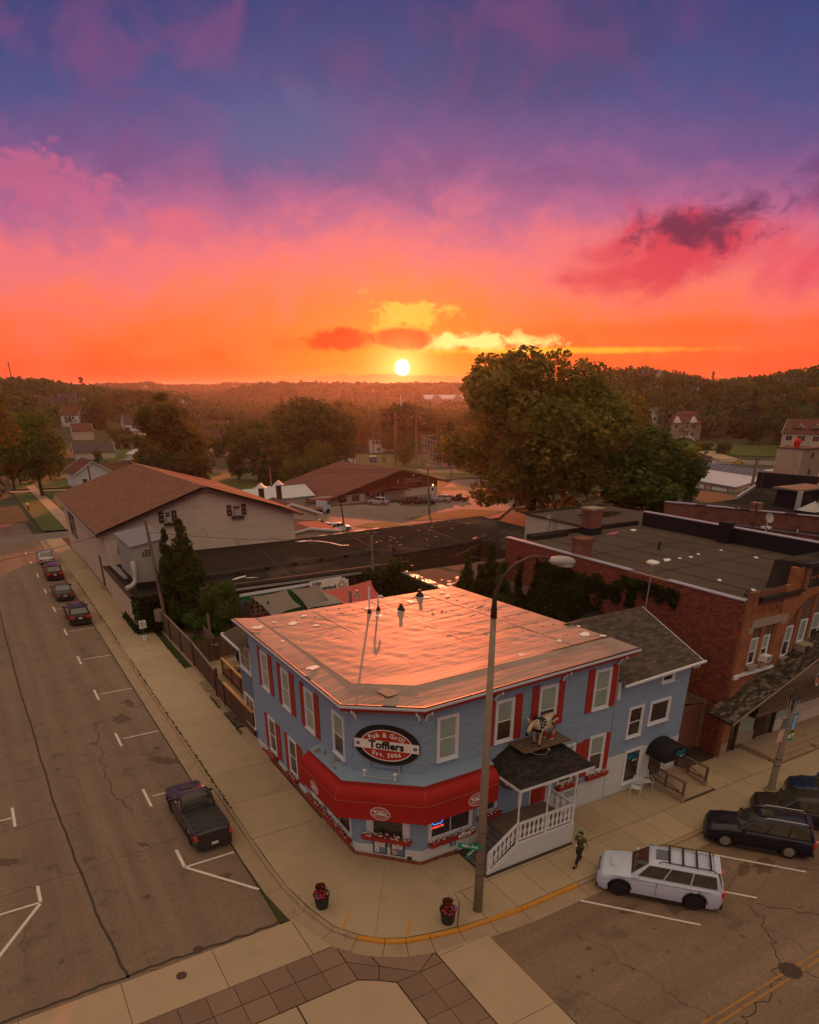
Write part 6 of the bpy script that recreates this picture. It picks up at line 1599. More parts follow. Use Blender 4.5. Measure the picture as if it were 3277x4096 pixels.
# street side openings
MS2=wallM(GX0,0,-math.pi/2)
for u0,u1,z0,z1 in ((-107,-105.6,2.2,5.2),(-104.8,-102.0,2.2,5.2),(-84.6,-83.3,.2,3.4)): MB(MS2).box(u0,-.08,z0,u1,-.0,z1).build('opening',K['brown'],cg);MB(MS2).box(u0+.2,-.1,z0+.2,u1-.2,-.081,z1-.2).build('pane',K['pane'],cg)
MB().box(9.9,83,-.2,10.4,84.5,.15).build('door_step',K['kerb'],cg)

# grey sheet metal flue housing on the low roof
tw=thing('metal_housing','tall grey ribbed metal housing with slanted roof in front of the cream building','ventilation housing',(12.4,70.5,3.4))
X0_,X1_,Y0_,Y1_=11.1,14.0,67.3,74.6
mb=MB();mb.add([(X0_,Y0_,3.9),(X1_,Y0_,3.9),(X1_,Y1_,3.9),(X0_,Y1_,3.9),(X0_,Y0_,7.2),(X1_,Y0_,7.7),(X1_,Y1_,7.7),(X0_,Y1_,7.2)],[(0,1,5,4),(3,0,4,7),(1,2,6,5),(2,3,7,6)]);mb.build('wall',K['greymetal'],tw)
for i in range(20): x=X0_+.07+i*.147;MB().box(x,Y0_-.03,3.9,x+.05,Y0_,7.25).build('rib',K['greymetal'],tw)
for i in range(34): y=Y0_+.1+i*.215;MB().box(X0_-.03,y,3.9,X0_,y+.06,7.15).build('rib',K['greymetal'],tw)
slab3([(X0_-.2,Y0_-.2,7.22),(X1_+.2,Y0_-.2,7.75),(X1_+.2,Y1_+.2,7.75),(X0_-.2,Y1_+.2,7.22)],.08,K['housingroof'],'roof',tw)
MB().box(X0_-.05,Y0_-.05,3.4,X1_+.05,Y1_,3.95).build('plinth',K['black'],tw)
for i in range(3):
    for j in range(3):
        if i+j: MB(Matrix.Translation((12.0+j*.26,Y0_-.035,6.75-i*.22)) @ Matrix.Rotation(math.pi/2,4,'X')).lathe([(.09,0),(.09,.02)],n=10).build('vent_hole',K['black'],tw)
MB().tube([(10.9,66.9,6.0),(10.95,66.9,5.0),(10.85,66.8,4.2),(10.4,66.5,3.9),(9.9,66.2,3.85)],.22,10).build('duct',K['greymetal'],tw,smooth=True)
MB().tube([(12.9,66.6,3.4),(12.9,66.6,4.9)],.09,6).build('stack',K['rustpipe'],tw)
for i in range(5): MB().tube([(10.5+i*.12,78.0,3.55),(10.7+i*.14,71.5,3.5)],.04,4).build('pipe',K['greymetal'],hall)

# ivy on the low corner, air conditioner, notice in a bucket
gi=[(lambda r: ((r.uniform(9.9,15.3),r.uniform(64.3,65.2),r.uniform(.1,3.4)),(0,0,0)),8),(lambda r: ((r.uniform(9.8,10.3),r.uniform(64.8,71),r.uniform(-.1,.8)*r.random()),(0,0,0)),1.2)]
leaves(gi,4200,.22,6,K['ivy'],'corner_ivy',lab='green ivy hanging over the low corner wall by the pavement',cat='ivy')
acu=thing('ac_condenser','grey outdoor air conditioning unit hung in the ivy at the corner','air conditioner',(11.9,63.9,1.2));MB().lathe([(.45,0),(.45,.95),(.38,1.0)],(11.9,63.9,1.2),12).build('case',K['greywood'],acu)
for i in range(8): MB().lathe([(.46,0),(.46,.03)],(11.9,63.9,1.28+i*.11),12).build('louvre',K['metal'],acu)
nt_=thing('notice_board','white no parking notice on a post stuck in a white bucket','sign',(10.15,62.7,0))
MB().lathe([(.17,0),(.21,.38),(.2,.38),(.17,.3)],(10.15,62.7,0),12).build('bucket',K['white'],nt_);MB().box(10.12,62.68,.3,10.18,62.72,1.15).build('post',K['wood'],nt_);MB().box(9.85,62.64,1.1,10.45,62.67,1.8).build('panel',K['signwhite'],nt_)
for i,s_ in enumerate(('NO','PARKING','LOADING','ZONE')): text_part(s_,.13,Matrix.Translation((10.15,62.62,1.7-i*.155)),K['signblack'],nt_,bold=.002)

# ================================================================== BEER GARDEN
garden=grid('garden_paving',11.95,31,38.6,65,K['kerb'],-.02,2,2)
MB().box(15.8,60.9,.0,24.6,61.15,3.2).build('wall_panel',K['green_paint'],hall);MB().box(17.2,60.86,.6,19.0,60.9,2.9).build('mural_teal',K['tealp'],hall)
mu=thing('mural','painted garden mural with teal horn, grey house and red TOFF letters','mural',(20,60.8,.5))
mb=MB();mb.tube([(17.4,60.82,.9),(17.9,60.82,1.3),(18.0,60.82,2.0),(17.6,60.82,2.5),(18.2,60.82,2.85)],[.1,.25,.3,.25,.1],6);mb.build('horn',K['tealp'],mu)
MB().box(19.2,60.84,1.1,21.3,60.88,2.7).build('house',K['stone'],mu)
for i in range(3):
    for j in range(4): MB().box(19.4+j*.48,60.80,1.5+i*.4,19.6+j*.48,60.84,1.75+i*.4).build('house_window',K['dark'],mu)
text_part('TOFF',.9,Matrix.Translation((20.2,60.78,.95)),K['signred'],mu,bold=.03,sx=1.3)
sg2=thing('painted_banner','white board painted Little Switzerland with a red cross','sign',(27,60.8,2))
MB().add([(25.2,60.75,1.2),(29.2,60.75,1.2),(29.2,60.75,3.45),(28.9,60.75,3.45),(28.9,60.75,3.62),(28.5,60.75,3.62),(28.5,60.75,3.8),(25.2,60.75,3.7)],[tuple(range(8))]).build('board',K['signwhite'],sg2)
text_part('Little',.45,Matrix.Translation((25.9,60.72,3.42)),K['p_blue'],sg2,bold=.012);text_part('Swi',.5,Matrix.Translation((25.7,60.72,2.9)),K['p_blue'],sg2,bold=.015);text_part('t',.5,Matrix.Translation((26.15,60.72,2.9)),K['signred'],sg2,bold=.02);text_part('zerland',.5,Matrix.Translation((27.15,60.72,2.9)),K['p_blue'],sg2,bold=.015)
mb=MB();cr_=[(-.12,.36),(.12,.36),(.12,.12),(.36,.12),(.36,-.12),(.12,-.12),(.12,-.36),(-.12,-.36),(-.12,-.12),(-.36,-.12),(-.36,.12),(-.12,.12),(-.12,.36)]
mb.tube([(28.5+a,60.72,3.0+b) for a,b in cr_],.035,5);mb.build('cross',K['signred'],sg2)
def sail(pts,mat,lab):
    n=8;P=[Vector(p) for p in pts];mb=MB();vs=[]
    for i in range(n+1):
        for j in range(n+1):
            u,v=i/n,j/n;p=P[0].lerp(P[1],u).lerp(P[3].lerp(P[2],u),v);c=(P[0]+P[1]+P[2]+P[3])/4
            k=.16*(1-abs(2*u-1) ** 2+1-abs(2*v-1) ** 2)*(max(abs(2*u-1),abs(2*v-1)) ** 2);p=p.lerp(c,k*.8);p.z -= .35*(1-(2*u-1) ** 2)*(1-(2*v-1) ** 2);vs.append(p)
    mb.add(vs,[(i*(n+1)+j,(i+1)*(n+1)+j,(i+1)*(n+1)+j+1,i*(n+1)+j+1) for i in range(n) for j in range(n)]);mb.build('shade_sail',mat,smooth=True,label=lab,cat='shade sail',group='shade sails over the beer garden')
sail([(19.3,60.6,3.1),(22.9,60.8,3.25),(22.3,56.0,2.9),(19.1,54.4,2.8)],K['cloth_grey'],'left grey shade sail hung from the white beam')
sail([(23.2,60.8,3.25),(26.2,60.7,3.3),(25.2,56.6,2.9),(22.6,55.2,2.8)],K['cloth_grey'],'right grey shade sail next to the painted board')
sail([(24.8,57.4,3.6),(30.0,57.6,3.9),(29.0,53.2,3.3),(25.2,53.4,3.3)],K['cloth_red'],'red shade sail strung to the utility pole')
MB().bar((18.4,60.7,3.3),(26.5,60.9,3.45),.12,.24).build('sail_beam',K['white'],label='long white beam carrying the grey shade sails',cat='beam')
for x in (20.2,16.9): MB().box(x,58.6,0,x+.15,58.75,3.0).build('sail_post',K['brown'],label='brown timber post of the beer garden %s' % ('below the left sail' if x > 20 else 'beside the bushy shrub'),cat='post')
# street fence of boards
def fence(x0,y0,x1,y1,h0,h1,z,bw,mat,lab,cap=None,posts=(),capmat='greywood'):
    L=math.hypot(x1-x0,y1-y0);n=int(L/bw);a=math.atan2(y1-y0,x1-x0);t_=thing('fence',lab,'fence',((x0+x1)/2,(y0+y1)/2,z),a)
    un=unit(K[mat],'b')
    for i in range(n):
        s=-L/2+(i+.5)*bw;h=h0+(h1-h0)*(i/n)+R.uniform(-.015,.015);o=bpy.data.objects.new('fence_board',un);C.objects.link(o);o.parent=t_;o.location=(s,R.uniform(-.006,.006),h);o.scale=(bw-.014,.022,h)
    M_=Matrix.Translation(((x0+x1)/2,(y0+y1)/2,z)) @ Matrix.Rotation(a,4,'Z')
    for p in posts: MB(M_).box(-L/2+p*L-.06,-.1,0,-L/2+p*L+.06,.1,h0+.05).build('post',K['brown'],t_)
    if cap: MB(M_).add([(-L/2,-cap,h0),(L/2,-cap,h1),(L/2,cap,h1),(-L/2,cap,h0),(-L/2,-cap,h0+.05),(L/2,-cap,h1+.05),(L/2,cap,h1+.05),(-L/2,cap,h0+.05)],[(0,3,2,1),(4,5,6,7),(0,1,5,4),(1,2,6,5),(2,3,7,6),(3,0,4,7)]).build('cap',K[capmat],t_)
    return t_
fence(12.15,65.2,12.2,54.2,1.95,1.95,0,.16,'wood','weathered grey panel fence between ivy corner and brown fence',cap=.08,posts=(.0,.33,.66,1))
fence(12.2,54.1,12.05,47.4,1.95,1.75,0,.15,'fence','tall brown board fence by the gravel strip',cap=.08,posts=(0,1))
fence(11.95,47.3,11.95,45.3,1.6,1.6,0,.14,'fence','brown board gate section next to the concrete pad',posts=(0,1))
fence(11.95,45.2,12.0,39.4,1.75,1.75,-.05,.14,'fence','low brown board fence with fresh timber cap beside the tavern',cap=.12,capmat='newwood')
fence(14.3,65,14.45,55.8,1.8,1.7,0,.15,'greywood','inner grey picket fence inside the garden')
fence(12.3,54.3,15.8,54.8,1.9,1.9,0,.15,'fence','brown board cross fence closing the yard')
# gravel strip
gm=MB();rr=random.Random(2)
for i in range(900):
    x,y=rr.uniform(11.42,11.98),rr.uniform(41.5,50.5);s=rr.uniform(.02,.055);gm.add([(x-s,y,0),(x,y-s,0),(x+s,y,0),(x,y+s*.8,0),(x,y,s)],[(0,1,4),(1,2,4),(2,3,4),(3,0,4)])
gm.build('gravel',K['stonebit'],kind='stuff')
# timber railing round the terrace
ra=thing('terrace_railing','orange brown timber railing with black spindles round the terrace','railing',(13.6,47,0))
MB().box(13.55,42.5,0,15.1,51.3,.35).build('deck',K['deckwood'],ra)
for y in (51.2,49.0,46.9,44.8,42.8): MB().box(13.52,y-.06,0,13.64,y+.06,1.35).build('post',K['deckwood'],ra)
MB().box(13.5,42.5,1.28,13.68,51.3,1.36).build('rail',K['newwood'],ra);MB().box(13.55,51.15,1.28,15.2,51.3,1.36).build('rail',K['deckwood'],ra);MB().box(13.55,42.5,.5,13.62,51.2,.58).build('rail',K['deckwood'],ra)
for i in range(58): MB().box(13.57,42.7+i*.147,.58,13.585,42.715+i*.147,1.28).build('spindle',K['dark'],ra)
def table(x,y,lab):
    t_=thing('garden_table',lab,'table',(x,y,0),group='black metal tables in the beer garden');MB().lathe([(.55,.70),(.6,.72),(.58,.74)],(x,y,0),14).build('table_top',K['dark'],t_)
    for k in range(3): a=k*2.1;MB().tube([(x,y,.7),(x+.35*math.cos(a),y+.35*math.sin(a),0)],.02,4).build('leg',K['dark'],t_)
for x,y,s_ in ((15.9,56.2,'behind the cross fence'),(15.3,49.8,'beside the folded umbrella'),(14.7,46.5,'at the terrace railing'),(15.6,53,'between the two umbrellas')): table(x,y,'round black metal table '+s_)
def gchair(x,y,a,lab):
    t_=thing('garden_chair',lab,'chair',(x,y,0),a,group='black metal chairs in the beer garden');M_=Matrix.Translation((x,y,0)) @ Matrix.Rotation(a,4,'Z')
    for sx in (-1,1):
        for sy in (-1,1): MB(M_).tube([(sx*.2,sy*.2,0),(sx*.19,sy*.19,.44)],.014,4).build('leg',K['dark'],t_)
    MB(M_).lathe([(.23,.43),(.24,.45),(.01,.45)],n=10).build('seat',K['dark'],t_);MB(M_).tube([(-.2,.2,.44),(-.2,.26,.8),(0,.28,.92),(.2,.26,.8),(.2,.2,.44)],.014,4).tube([(-.2,.24,.62),(.2,.24,.62)],.01,4).build('backrest',K['dark'],t_)
for i,(x,y,a) in enumerate(((15.2,56.4,1.5),(16.5,55.7,-1.8),(15.7,55.3,3.0),(14.5,50.2,1.6),(15.4,48.9,3.1),(14.1,47.4,.3),(14.6,45.5,3.1))):
    gchair(x,y,a,('black metal garden chair '+['left of the rear table','right of the rear table','in front of the rear table','left of the umbrella table','in front of the umbrella table','behind the railing table','in front of the railing table'][i]))
um=thing('closed_umbrella','folded black garden umbrella with white finial behind the railing','umbrella',(14.9,51.0,0));MB().tube([(14.9,51,0),(14.9,51,2.5)],.03,6).build('pole',K['greywood'],um);MB().lathe([(.16,.9),(.24,1.2),(.17,1.7),(.07,2.4),(.02,2.5)],(14.9,51,0),9).build('canopy',K['black'],um);MB().ball((14.9,51,2.55),.06).build('finial',K['white'],um)
ub_=thing('closed_umbrella','folded blue garden umbrella behind the tavern roof corner','umbrella',(17.2,60.0,0));MB().tube([(17.2,60,0),(17.2,60,2.3)],.03,6).build('pole',K['greywood'],ub_);MB().lathe([(.2,.4),(.26,1.0),(.2,1.6),(.05,2.3)],(17.2,60,0),9).build('canopy',K['p_blue'],ub_)
hb=thing('hanging_basket','wire hanging basket of trailing plants on the garden post','hanging basket',(14.0,54.0,1.2));MB().lathe([(.05,0),(.2,.1),(.24,.25)],(14,54,1.2),10).build('basket',K['brown'],hb);flowers(hb,Matrix.Translation((14,54,1.45)),-.25,.25,-.2,.2,0,14,(('petalw',.4),),44)
MB().tube([(14.6,57.7,0),(14.62,57.7,2.95)],.11,7).build('timber_post',K['greywood'],label='stout round timber post standing in the garden fence corner',cat='post')
st=thing('tree_stump','tall pollarded tree trunk with cut forked limbs beside the mural','tree stump',(18.0,60.0,0))
for p,q,r0_ in (((18,60,0),(17.3,60,3.0),.3),((18.1,60,0),(18.1,60.2,3.2),.28),((18.2,60,0),(18.8,60.1,2.9),.26),((18.2,60,1.2),(19.5,60.1,3.1),.2)): MB().tube([p,tuple((a+b)/2 for a,b in zip(p,q)),q],[r0_,r0_*.85,r0_*.8],8).build('limb',K['trunk'],st)
gl=thing('garden_lamp','short timber pole with a metal floodlight above the tavern rear roof edge','lamp',(24.3,50.3,0));MB().tube([(24.3,50.3,0),(24.3,50.3,5.3)],.12,7).build('pole',K['greywood'],gl);MB().tube([(24.3,50.3,4.9),(24.8,50.2,5.1)],.03,4).lathe([(.2,4.75),(.12,5.0),(.08,5.3)],(24.85,50.2,0),8).build('lamp_head',K['metal'],gl)

# ================================================================== STREET FURNITURE
lp=thing('street_lamp','tall concrete lamp pole with curved brown arm and grey cobra head at the corner','street lamp',(14.52,18.78,0))
MB().tube([(14.52,18.78,-.1),(14.52,18.78,6.5),(14.52,18.78,12.9)],[.195,.155,.10],14).build('pole',K['polec'],lp,smooth=True)
MB().tube([(14.52,18.78,12.85),(14.50,18.75,13.6),(14.66,18.6,14.25),(15.0,18.35,14.72),(15.45,18.15,14.93),(15.8,18.02,14.92),(16.15,17.95,14.84)],[.12,.075,.065,.06,.055,.05,.05],12).build('arm',K['rustpipe'],lp,smooth=True)
lh=MB(Matrix.Translation((16.62,17.9,14.72)) @ Matrix.Rotation(.15,4,'Y'));lh.lathe([(.02,-.14),(.14,-.13),(.20,-.04),(.2,0),(.17,.10),(.08,.16),(.01,.17)],n=16,sx=3.0);lho=lh.build('lamp_head',K['greymetal'],lp,smooth=True)
MB(Matrix.Translation((16.8,17.88,14.60)) @ Matrix.Rotation(.15,4,'Y')).lathe([(.01,-.12),(.12,-.09),(.16,0)],n=12,sx=2.2).build('lens',K['lampglass'],lho)
for z in (1.9,3.1,3.25,3.4,4.0,2.5): MB().lathe([(.196-z*.0063,-.015),(.203-z*.0063,0),(.196-z*.0063,.015)],(14.52,18.78,z),14).build('band',K['dark'],lp)
ss=thing('street_sign','crossed green street name plates Fifth Ave and Second St on the lamp pole','street sign',(14.2,18.6,3.4))
for an3,tx,c_,z0 in ((.42,'Second St',(13.92,18.55,3.42),0),(-.75,'Fifth Ave',(13.75,18.5,3.72),1)):
    M_=Matrix.Translation(c_) @ Matrix.Rotation(an3,4,'Z');MB(M_).box(-.48,-.006,-.12,.48,.006,.12).build('plate',K['green_sign'],ss);text_part(tx,.17,M_ @ Matrix.Translation((0,-.012,0)),K['signwhite'],ss,bold=.003)
MB().tube([(14.4,18.7,3.3),(13.95,18.55,3.28)],.02,5).build('bracket',K['dark'],ss)
l2=thing('street_lamp','round tapered street lamp pole with lantern, flag and town banner by the parked cars','street lamp',(34.2,18.6,0))
MB().lathe([(.38,0),(.38,.06),(.22,.12),(.19,.6),(.15,3),(.11,4.85),(.14,4.9)],(34.2,18.6,0),12).build('pole',K['polec'],l2)
ln=MB();ln.lathe([(.17,4.9),(.25,5.5),(.27,5.52)],(34.2,18.6,0),6);lno=ln.build('lantern_glass',K['pane'],l2);MB().lathe([(.3,5.52),(.1,5.8),(.02,5.95)],(34.2,18.6,0),6).build('lantern_cap',K['dark'],l2)
for k in range(6): a=k*math.pi/3;MB().tube([(34.2+.17*math.cos(a),18.6+.17*math.sin(a),4.9),(34.2+.26*math.cos(a),18.6+.26*math.sin(a),5.52)],.014,4).build('lantern_bar',K['signwhite'],l2)
for z in (1.6,2.0): MB().lathe([(.185,-.02),(.19,0),(.185,.02)],(34.2,18.6,z),12).build('band',K['dark'],l2)
# flag
fl=thing('flag','stars and stripes flag hanging on the left of the lamp pole','flag',(33.7,18.55,3.3))
Mf=Matrix.Translation((33.62,18.52,3.15)) @ Matrix.Rotation(.1,4,'Z') @ Matrix.Rotation(.12,4,'Y')
for i in range(13): MB(Mf).add([(-.28+i*.043,.02*math.sin(i*.9),0),(-.28+(i+1)*.043,.02*math.sin(i*.9+.9),0),(-.28+(i+1)*.043,.02*math.sin(i*.9+.9),1.3),(-.28+i*.043,.02*math.sin(i*.9),1.3)],[(0,1,2,3)]).build('stripe',K['signred'] if i % 2 == 0 else K['signwhite'],fl)
MB(Mf).box(-.29,-.035,.78,.29,-.025,1.32).build('canton',K['p_blue'],fl)
for i in range(5):
    for j in range(5): MB(Mf).box(-.235+i*.11,-.045,.83+j*.1,-.205+i*.11,-.036,.86+j*.1).build('star',K['signwhite'],fl)
MB().tube([(34.15,18.6,4.3),(33.3,18.5,4.62)],.02,5).build('staff',K['rustpipe'],fl)
bn=thing('banner','blue and green town banner on the right of the lamp pole','banner',(34.75,18.6,3.0));Mb=Matrix.Translation((34.72,18.58,3.0))
MB(Mb).box(-.26,-.01,.0,.26,.01,1.5).build('sky_panel',material('banner_blue',(.10,.30,.50),.8),bn);MB(Mb).box(-.26,-.02,.0,.26,-.011,.62).build('green_panel',material('banner_green',(.04,.34,.03),.8),bn);MB(Mb).box(-.26,-.03,.14,.26,-.021,.36).build('white_panel',K['signwhite'],bn)
MB(Mb).box(-.1,-.035,.40,.2,-.022,.6).build('red_house',K['signred'],bn);MB(Mb).box(-.02,-.045,.18,.12,-.031,.3).build('emblem',K['signred'],bn)
text_part('Gruezi',.30,Mb @ Matrix.Translation((.02,-.02,1.02)) @ Matrix.Rotation(math.pi/2,4,'Y'),K['signwhite'],bn,bold=.006)
MB().tube([(34.25,18.6,4.52),(35.05,18.58,4.52)],.02,5).tube([(34.25,18.6,2.98),(35.0,18.58,2.98)],.015,5).build('arm',K['dark'],bn)
dk=thing('roof_beacon','thin mast with a white disc head rising behind the annex roof ridge','mast',(32.4,27.6,3));MB().tube([(32.4,27.6,3),(32.55,27.6,10.95)],.035,6).build('mast',K['metal'],dk);MB().lathe([(.05,-.25),(.12,-.12),(.36,0),(.38,.08),(.2,.14),(.01,.15)],(32.55,27.6,10.95),18).build('disc',K['signwhite'],dk,smooth=True)

def planter(x,y,rz,lab,seed):
    t_=thing('planter',lab,'planter',(x,y,0),group='dark tub planters on the street corner');MB().lathe([(.24,0),(.27,.1),(.33,.62),(.36,.64),(.36,.70),(.32,.70),(.30,.60)],(x,y,0),20).build('tub',K['plastic'],t_,smooth=False)
    r=random.Random(seed)
    for nm,mk,n,dx,dy,zz,sp_,s in (('foliage','maroonleaf',240,0,.05,1.0,.22,.09),('greens','bush',90,0,0,.8,.33,.08),('red_blossoms','petalr',60,-.12,-.22,.86,.3,.085),('violet_blossoms','petalp',90,.22*math.cos(rz),-.15,.74,.16,.055),('silver_leaves','shade',26,.18,-.2,.80,.1,.07)):
        mb=MB()
        for i in range(n):
            a=r.random()*6.28;q=r.random() ** .5;p=Vector((x+dx+sp_*q*math.cos(a),y+dy+sp_*q*math.sin(a),zz+r.uniform(-.8,1)*sp_*(1.05-q)+(.05 if nm == 'foliage' else 0)))
            u=Vector((r.uniform(-1,1),r.uniform(-1,1),r.uniform(-.6,.6))).normalized();v=u.cross(Vector((r.uniform(-1,1),r.uniform(-1,1),r.uniform(-1,1)))).normalized();mb.add([p-u*s*.5,p+v*s*.45,p+u*s*.5,p-v*s*.45],[(0,1,2,3)])
        mb.build(nm,K[mk],t_)
planter(8.91,22.35,3.0,'left black tub of maroon, red and violet flowers on the corner pavement',1);planter(13.0,18.8,0.,'right black tub of flowers at the kerb near the lamp pole',2)
hy=thing('fire_hydrant','white-capped dark fire hydrant on the far lawn','fire hydrant',(9.4,173.5,-3.3));MB().lathe([(.3,0),(.3,.1),(.2,.15),(.2,.9),(.26,.95)],(9.4,173.5,-3.3),10).build('barrel',K['red'],hy);MB().lathe([(.26,.95),(.24,1.15),(.1,1.35),(.05,1.4)],(9.4,173.5,-3.3),10).build('cap',K['white'],hy)

# ---- utility poles and wires
def upole(x,y,z,h,r,lab,arm=0,lean=0.,kind='wood',tr=False,lamp=0,grp='utility poles'):
    t_=thing('utility_pole',lab,'utility pole',(x,y,z),group=grp);T_=Vector((x+lean,y,z+h))
    MB().tube([(x,y,z-.3),tuple(T_)],[r,r*.72],8).build('pole',K['greywood'] if kind == 'wood' else K['rustpipe'],t_)
    if arm: MB().bar((T_.x-arm*FWY,T_.y+arm*FWX,T_.z-.5),(T_.x+arm*FWY,T_.y-arm*FWX,T_.z-.5),.1,.12).build('crossarm',K['wood'],t_)
    if tr: MB().lathe([(.25,0),(.27,.1),(.27,.9),(.1,1.0)],(T_.x-.45,T_.y,T_.z-2),8).build('transformer',K['greymetal'],t_)
    if lamp:
        for k in range(lamp):
            o_=(k-(lamp-1)/2)*1.5*r/.2;MB(Matrix.Translation((T_.x+o_*FWY,T_.y-o_*FWX,T_.z-1.2*r/.2)) @ Matrix.Rotation(-.6,4,'X')).lathe([(.2,0),(.35,.15),(.55,.5)],n=8).build('floodlight',K['flash'],t_)
        if lamp > 1: MB().bar((T_.x-lamp*.75*FWY*r/.2,T_.y+lamp*.75*FWX*r/.2,T_.z-1*r/.2),(T_.x+lamp*.75*FWY*r/.2,T_.y-lamp*.75*FWX*r/.2,T_.z-1*r/.2),.15,.15).build('crossarm',K['wood'],t_)
    return T_
tA=upole(12.45,63.9,0,9.95,.17,'leaning grey utility pole between fence and twin arborvitae',lean=-.45)
tB=upole(31.6,60.2,0,7.4,.17,'utility pole rising from the vines behind the tavern roof',lean=-.05)
tC=upole(73.8,117,gz(73.8,117),8.6,.2,'tall utility pole at the car park edge',arm=.9,lean=-.5)
upole(50.5,105.6,gz(50.5,105.6),5.6,.13,'slim dark metal lamp post by the near lot',lean=-.7,kind='m',grp='lamp posts')
tD=upole(55.6,152,gz(55.6,152),7.7,.2,'utility pole behind the little metal shed',arm=.8)
tE=upole(72.4,227.5,gz(72.4,227.5),11.8,.22,'leaning utility pole with transformer before the maples',tr=True,lean=-1.0)
upole(62,230,gz(62,230),9.5,.2,'utility pole by the picket fence in the left yards');upole(28.0,215,gz(28,215),6.5,.3,'short thick utility pole behind the white garage')
upole(151.2,266.1,-9.4,20.8,.5,'tall ball field floodlight pole, left one',lamp=1,grp='ball field light poles');upole(175.3,289.8,-9.4,20.3,.5,'tall ball field floodlight pole, right one near the sun',lamp=2,grp='ball field light poles')
upole(152.4,287.6,-9.4,11.8,.3,'utility pole in front of the white two storey house');upole(135.8,202.1,gz(135,202),6.6,.2,'pole at the ball field corner');tF=upole(175.7,120.7,gz(175.7,120.7),8.9,.42,'thick utility pole before the station solar panels',arm=1.2)
upole(326.9,285.2,-9.4,19.8,.55,'left ball park floodlight pole by the brown houses',lamp=4,grp='ball park light poles');upole(359.9,305.8,-9.4,14.8,.55,'right ball park floodlight pole by the brown houses',lamp=4,grp='ball park light poles')
upole(94.2,520.9,-9.4,14,.5,'distant utility pole beside the small white house',arm=1.5,tr=True);upole(100.3,629.4,-9.4,13,.4,'distant pole in the left meadow, nearer one');upole(105,703,-9.4,13,.4,'distant pole in the left meadow, farther one')
upole(575,368,-2,34,.5,'very tall thin radio mast on the right hillside',kind='m',grp='masts');
tx_,ty_=-450*1+470,900;hx,hy_=math.sin(AZ-.468)*900,math.cos(AZ-.468)*900;upole(hx,hy_,gh(hx,hy_),26,.7,'communication tower on the left ridge',kind='m',arm=2.0,grp='masts')
def wire(a,b,sag,r,lab,n=14):
    a,b=Vector(a),Vector(b);pts=[]
    for i in range(n+1): t=i/n;p=a.lerp(b,t);p.z -= sag*4*t*(1-t);pts.append(p)
    return MB().tube(pts,r,4).build('overhead_wire',K['dark'],label=lab,cat='wire',group='overhead wires')
W_=wire;far0=Vector((12.7,178.9,6.6))
for k,dz in enumerate((0,-.35,.3)): W_(far0+Vector((0,k*.3,dz)),tD+Vector((0,0,dz-.4)),.5,.035,['middle','lowest','topmost'][k]+' overhead wire from the left trees to the pole behind the metal shed');W_(tD+Vector((0,0,dz-.4)),tC+Vector((0,0,dz-.4)),.5,.035,['middle','lowest','topmost'][k]+' overhead wire between the shed pole and the car park pole');W_(tC+Vector((0,0,dz-.4)),(115,100,7+dz),.6,.035,['middle','lowest','topmost'][k]+' overhead wire from the car park pole into the big tree')
W_(tA,(-8,58,8.5),.7,.018,'thin wire crossing the left street to the leaning pole');W_(tA+Vector((0,0,-1.0)),tB,.5,.018,'thin wire from the leaning pole to the pole in the vines');W_(tB,(49,72,6.0),.3,.015,'thin wire from the vine pole over the flat hall');W_(tB+Vector((0,0,-.8)),(27,76,5.2),.7,.015,'slack cable from the vine pole to the cream building');W_(tB+Vector((0,0,-.6)),(36,44.2,7.8),.5,.012,'thin wire from the vine pole to the ivy wall');W_(tB+Vector((0,0,-.3)),(41,50,4.2),.3,.012,'guy wire from the vine pole to the low roof')
W_((300,260,8.5),(340,200,8.5),.8,.08,'far wire over the row of cars');W_((210,230,14),(345,205,5),1.2,.06,'far wire before the right hillside');W_(tF,(150,148,3),1.0,.03,'wire from the station pole to the left');W_(tF,(240,150,5),1.5,.03,'wire from the station pole to the tower');W_(tF+Vector((0,0,-.4)),(160,100,1.5),1.0,.03,'lower wire from the station pole');W_(tE,(94,300,-3),2.5,.04,'drooping wire from the transformer pole');W_(tE,tD,2,.03,'wire from the transformer pole to the shed pole')

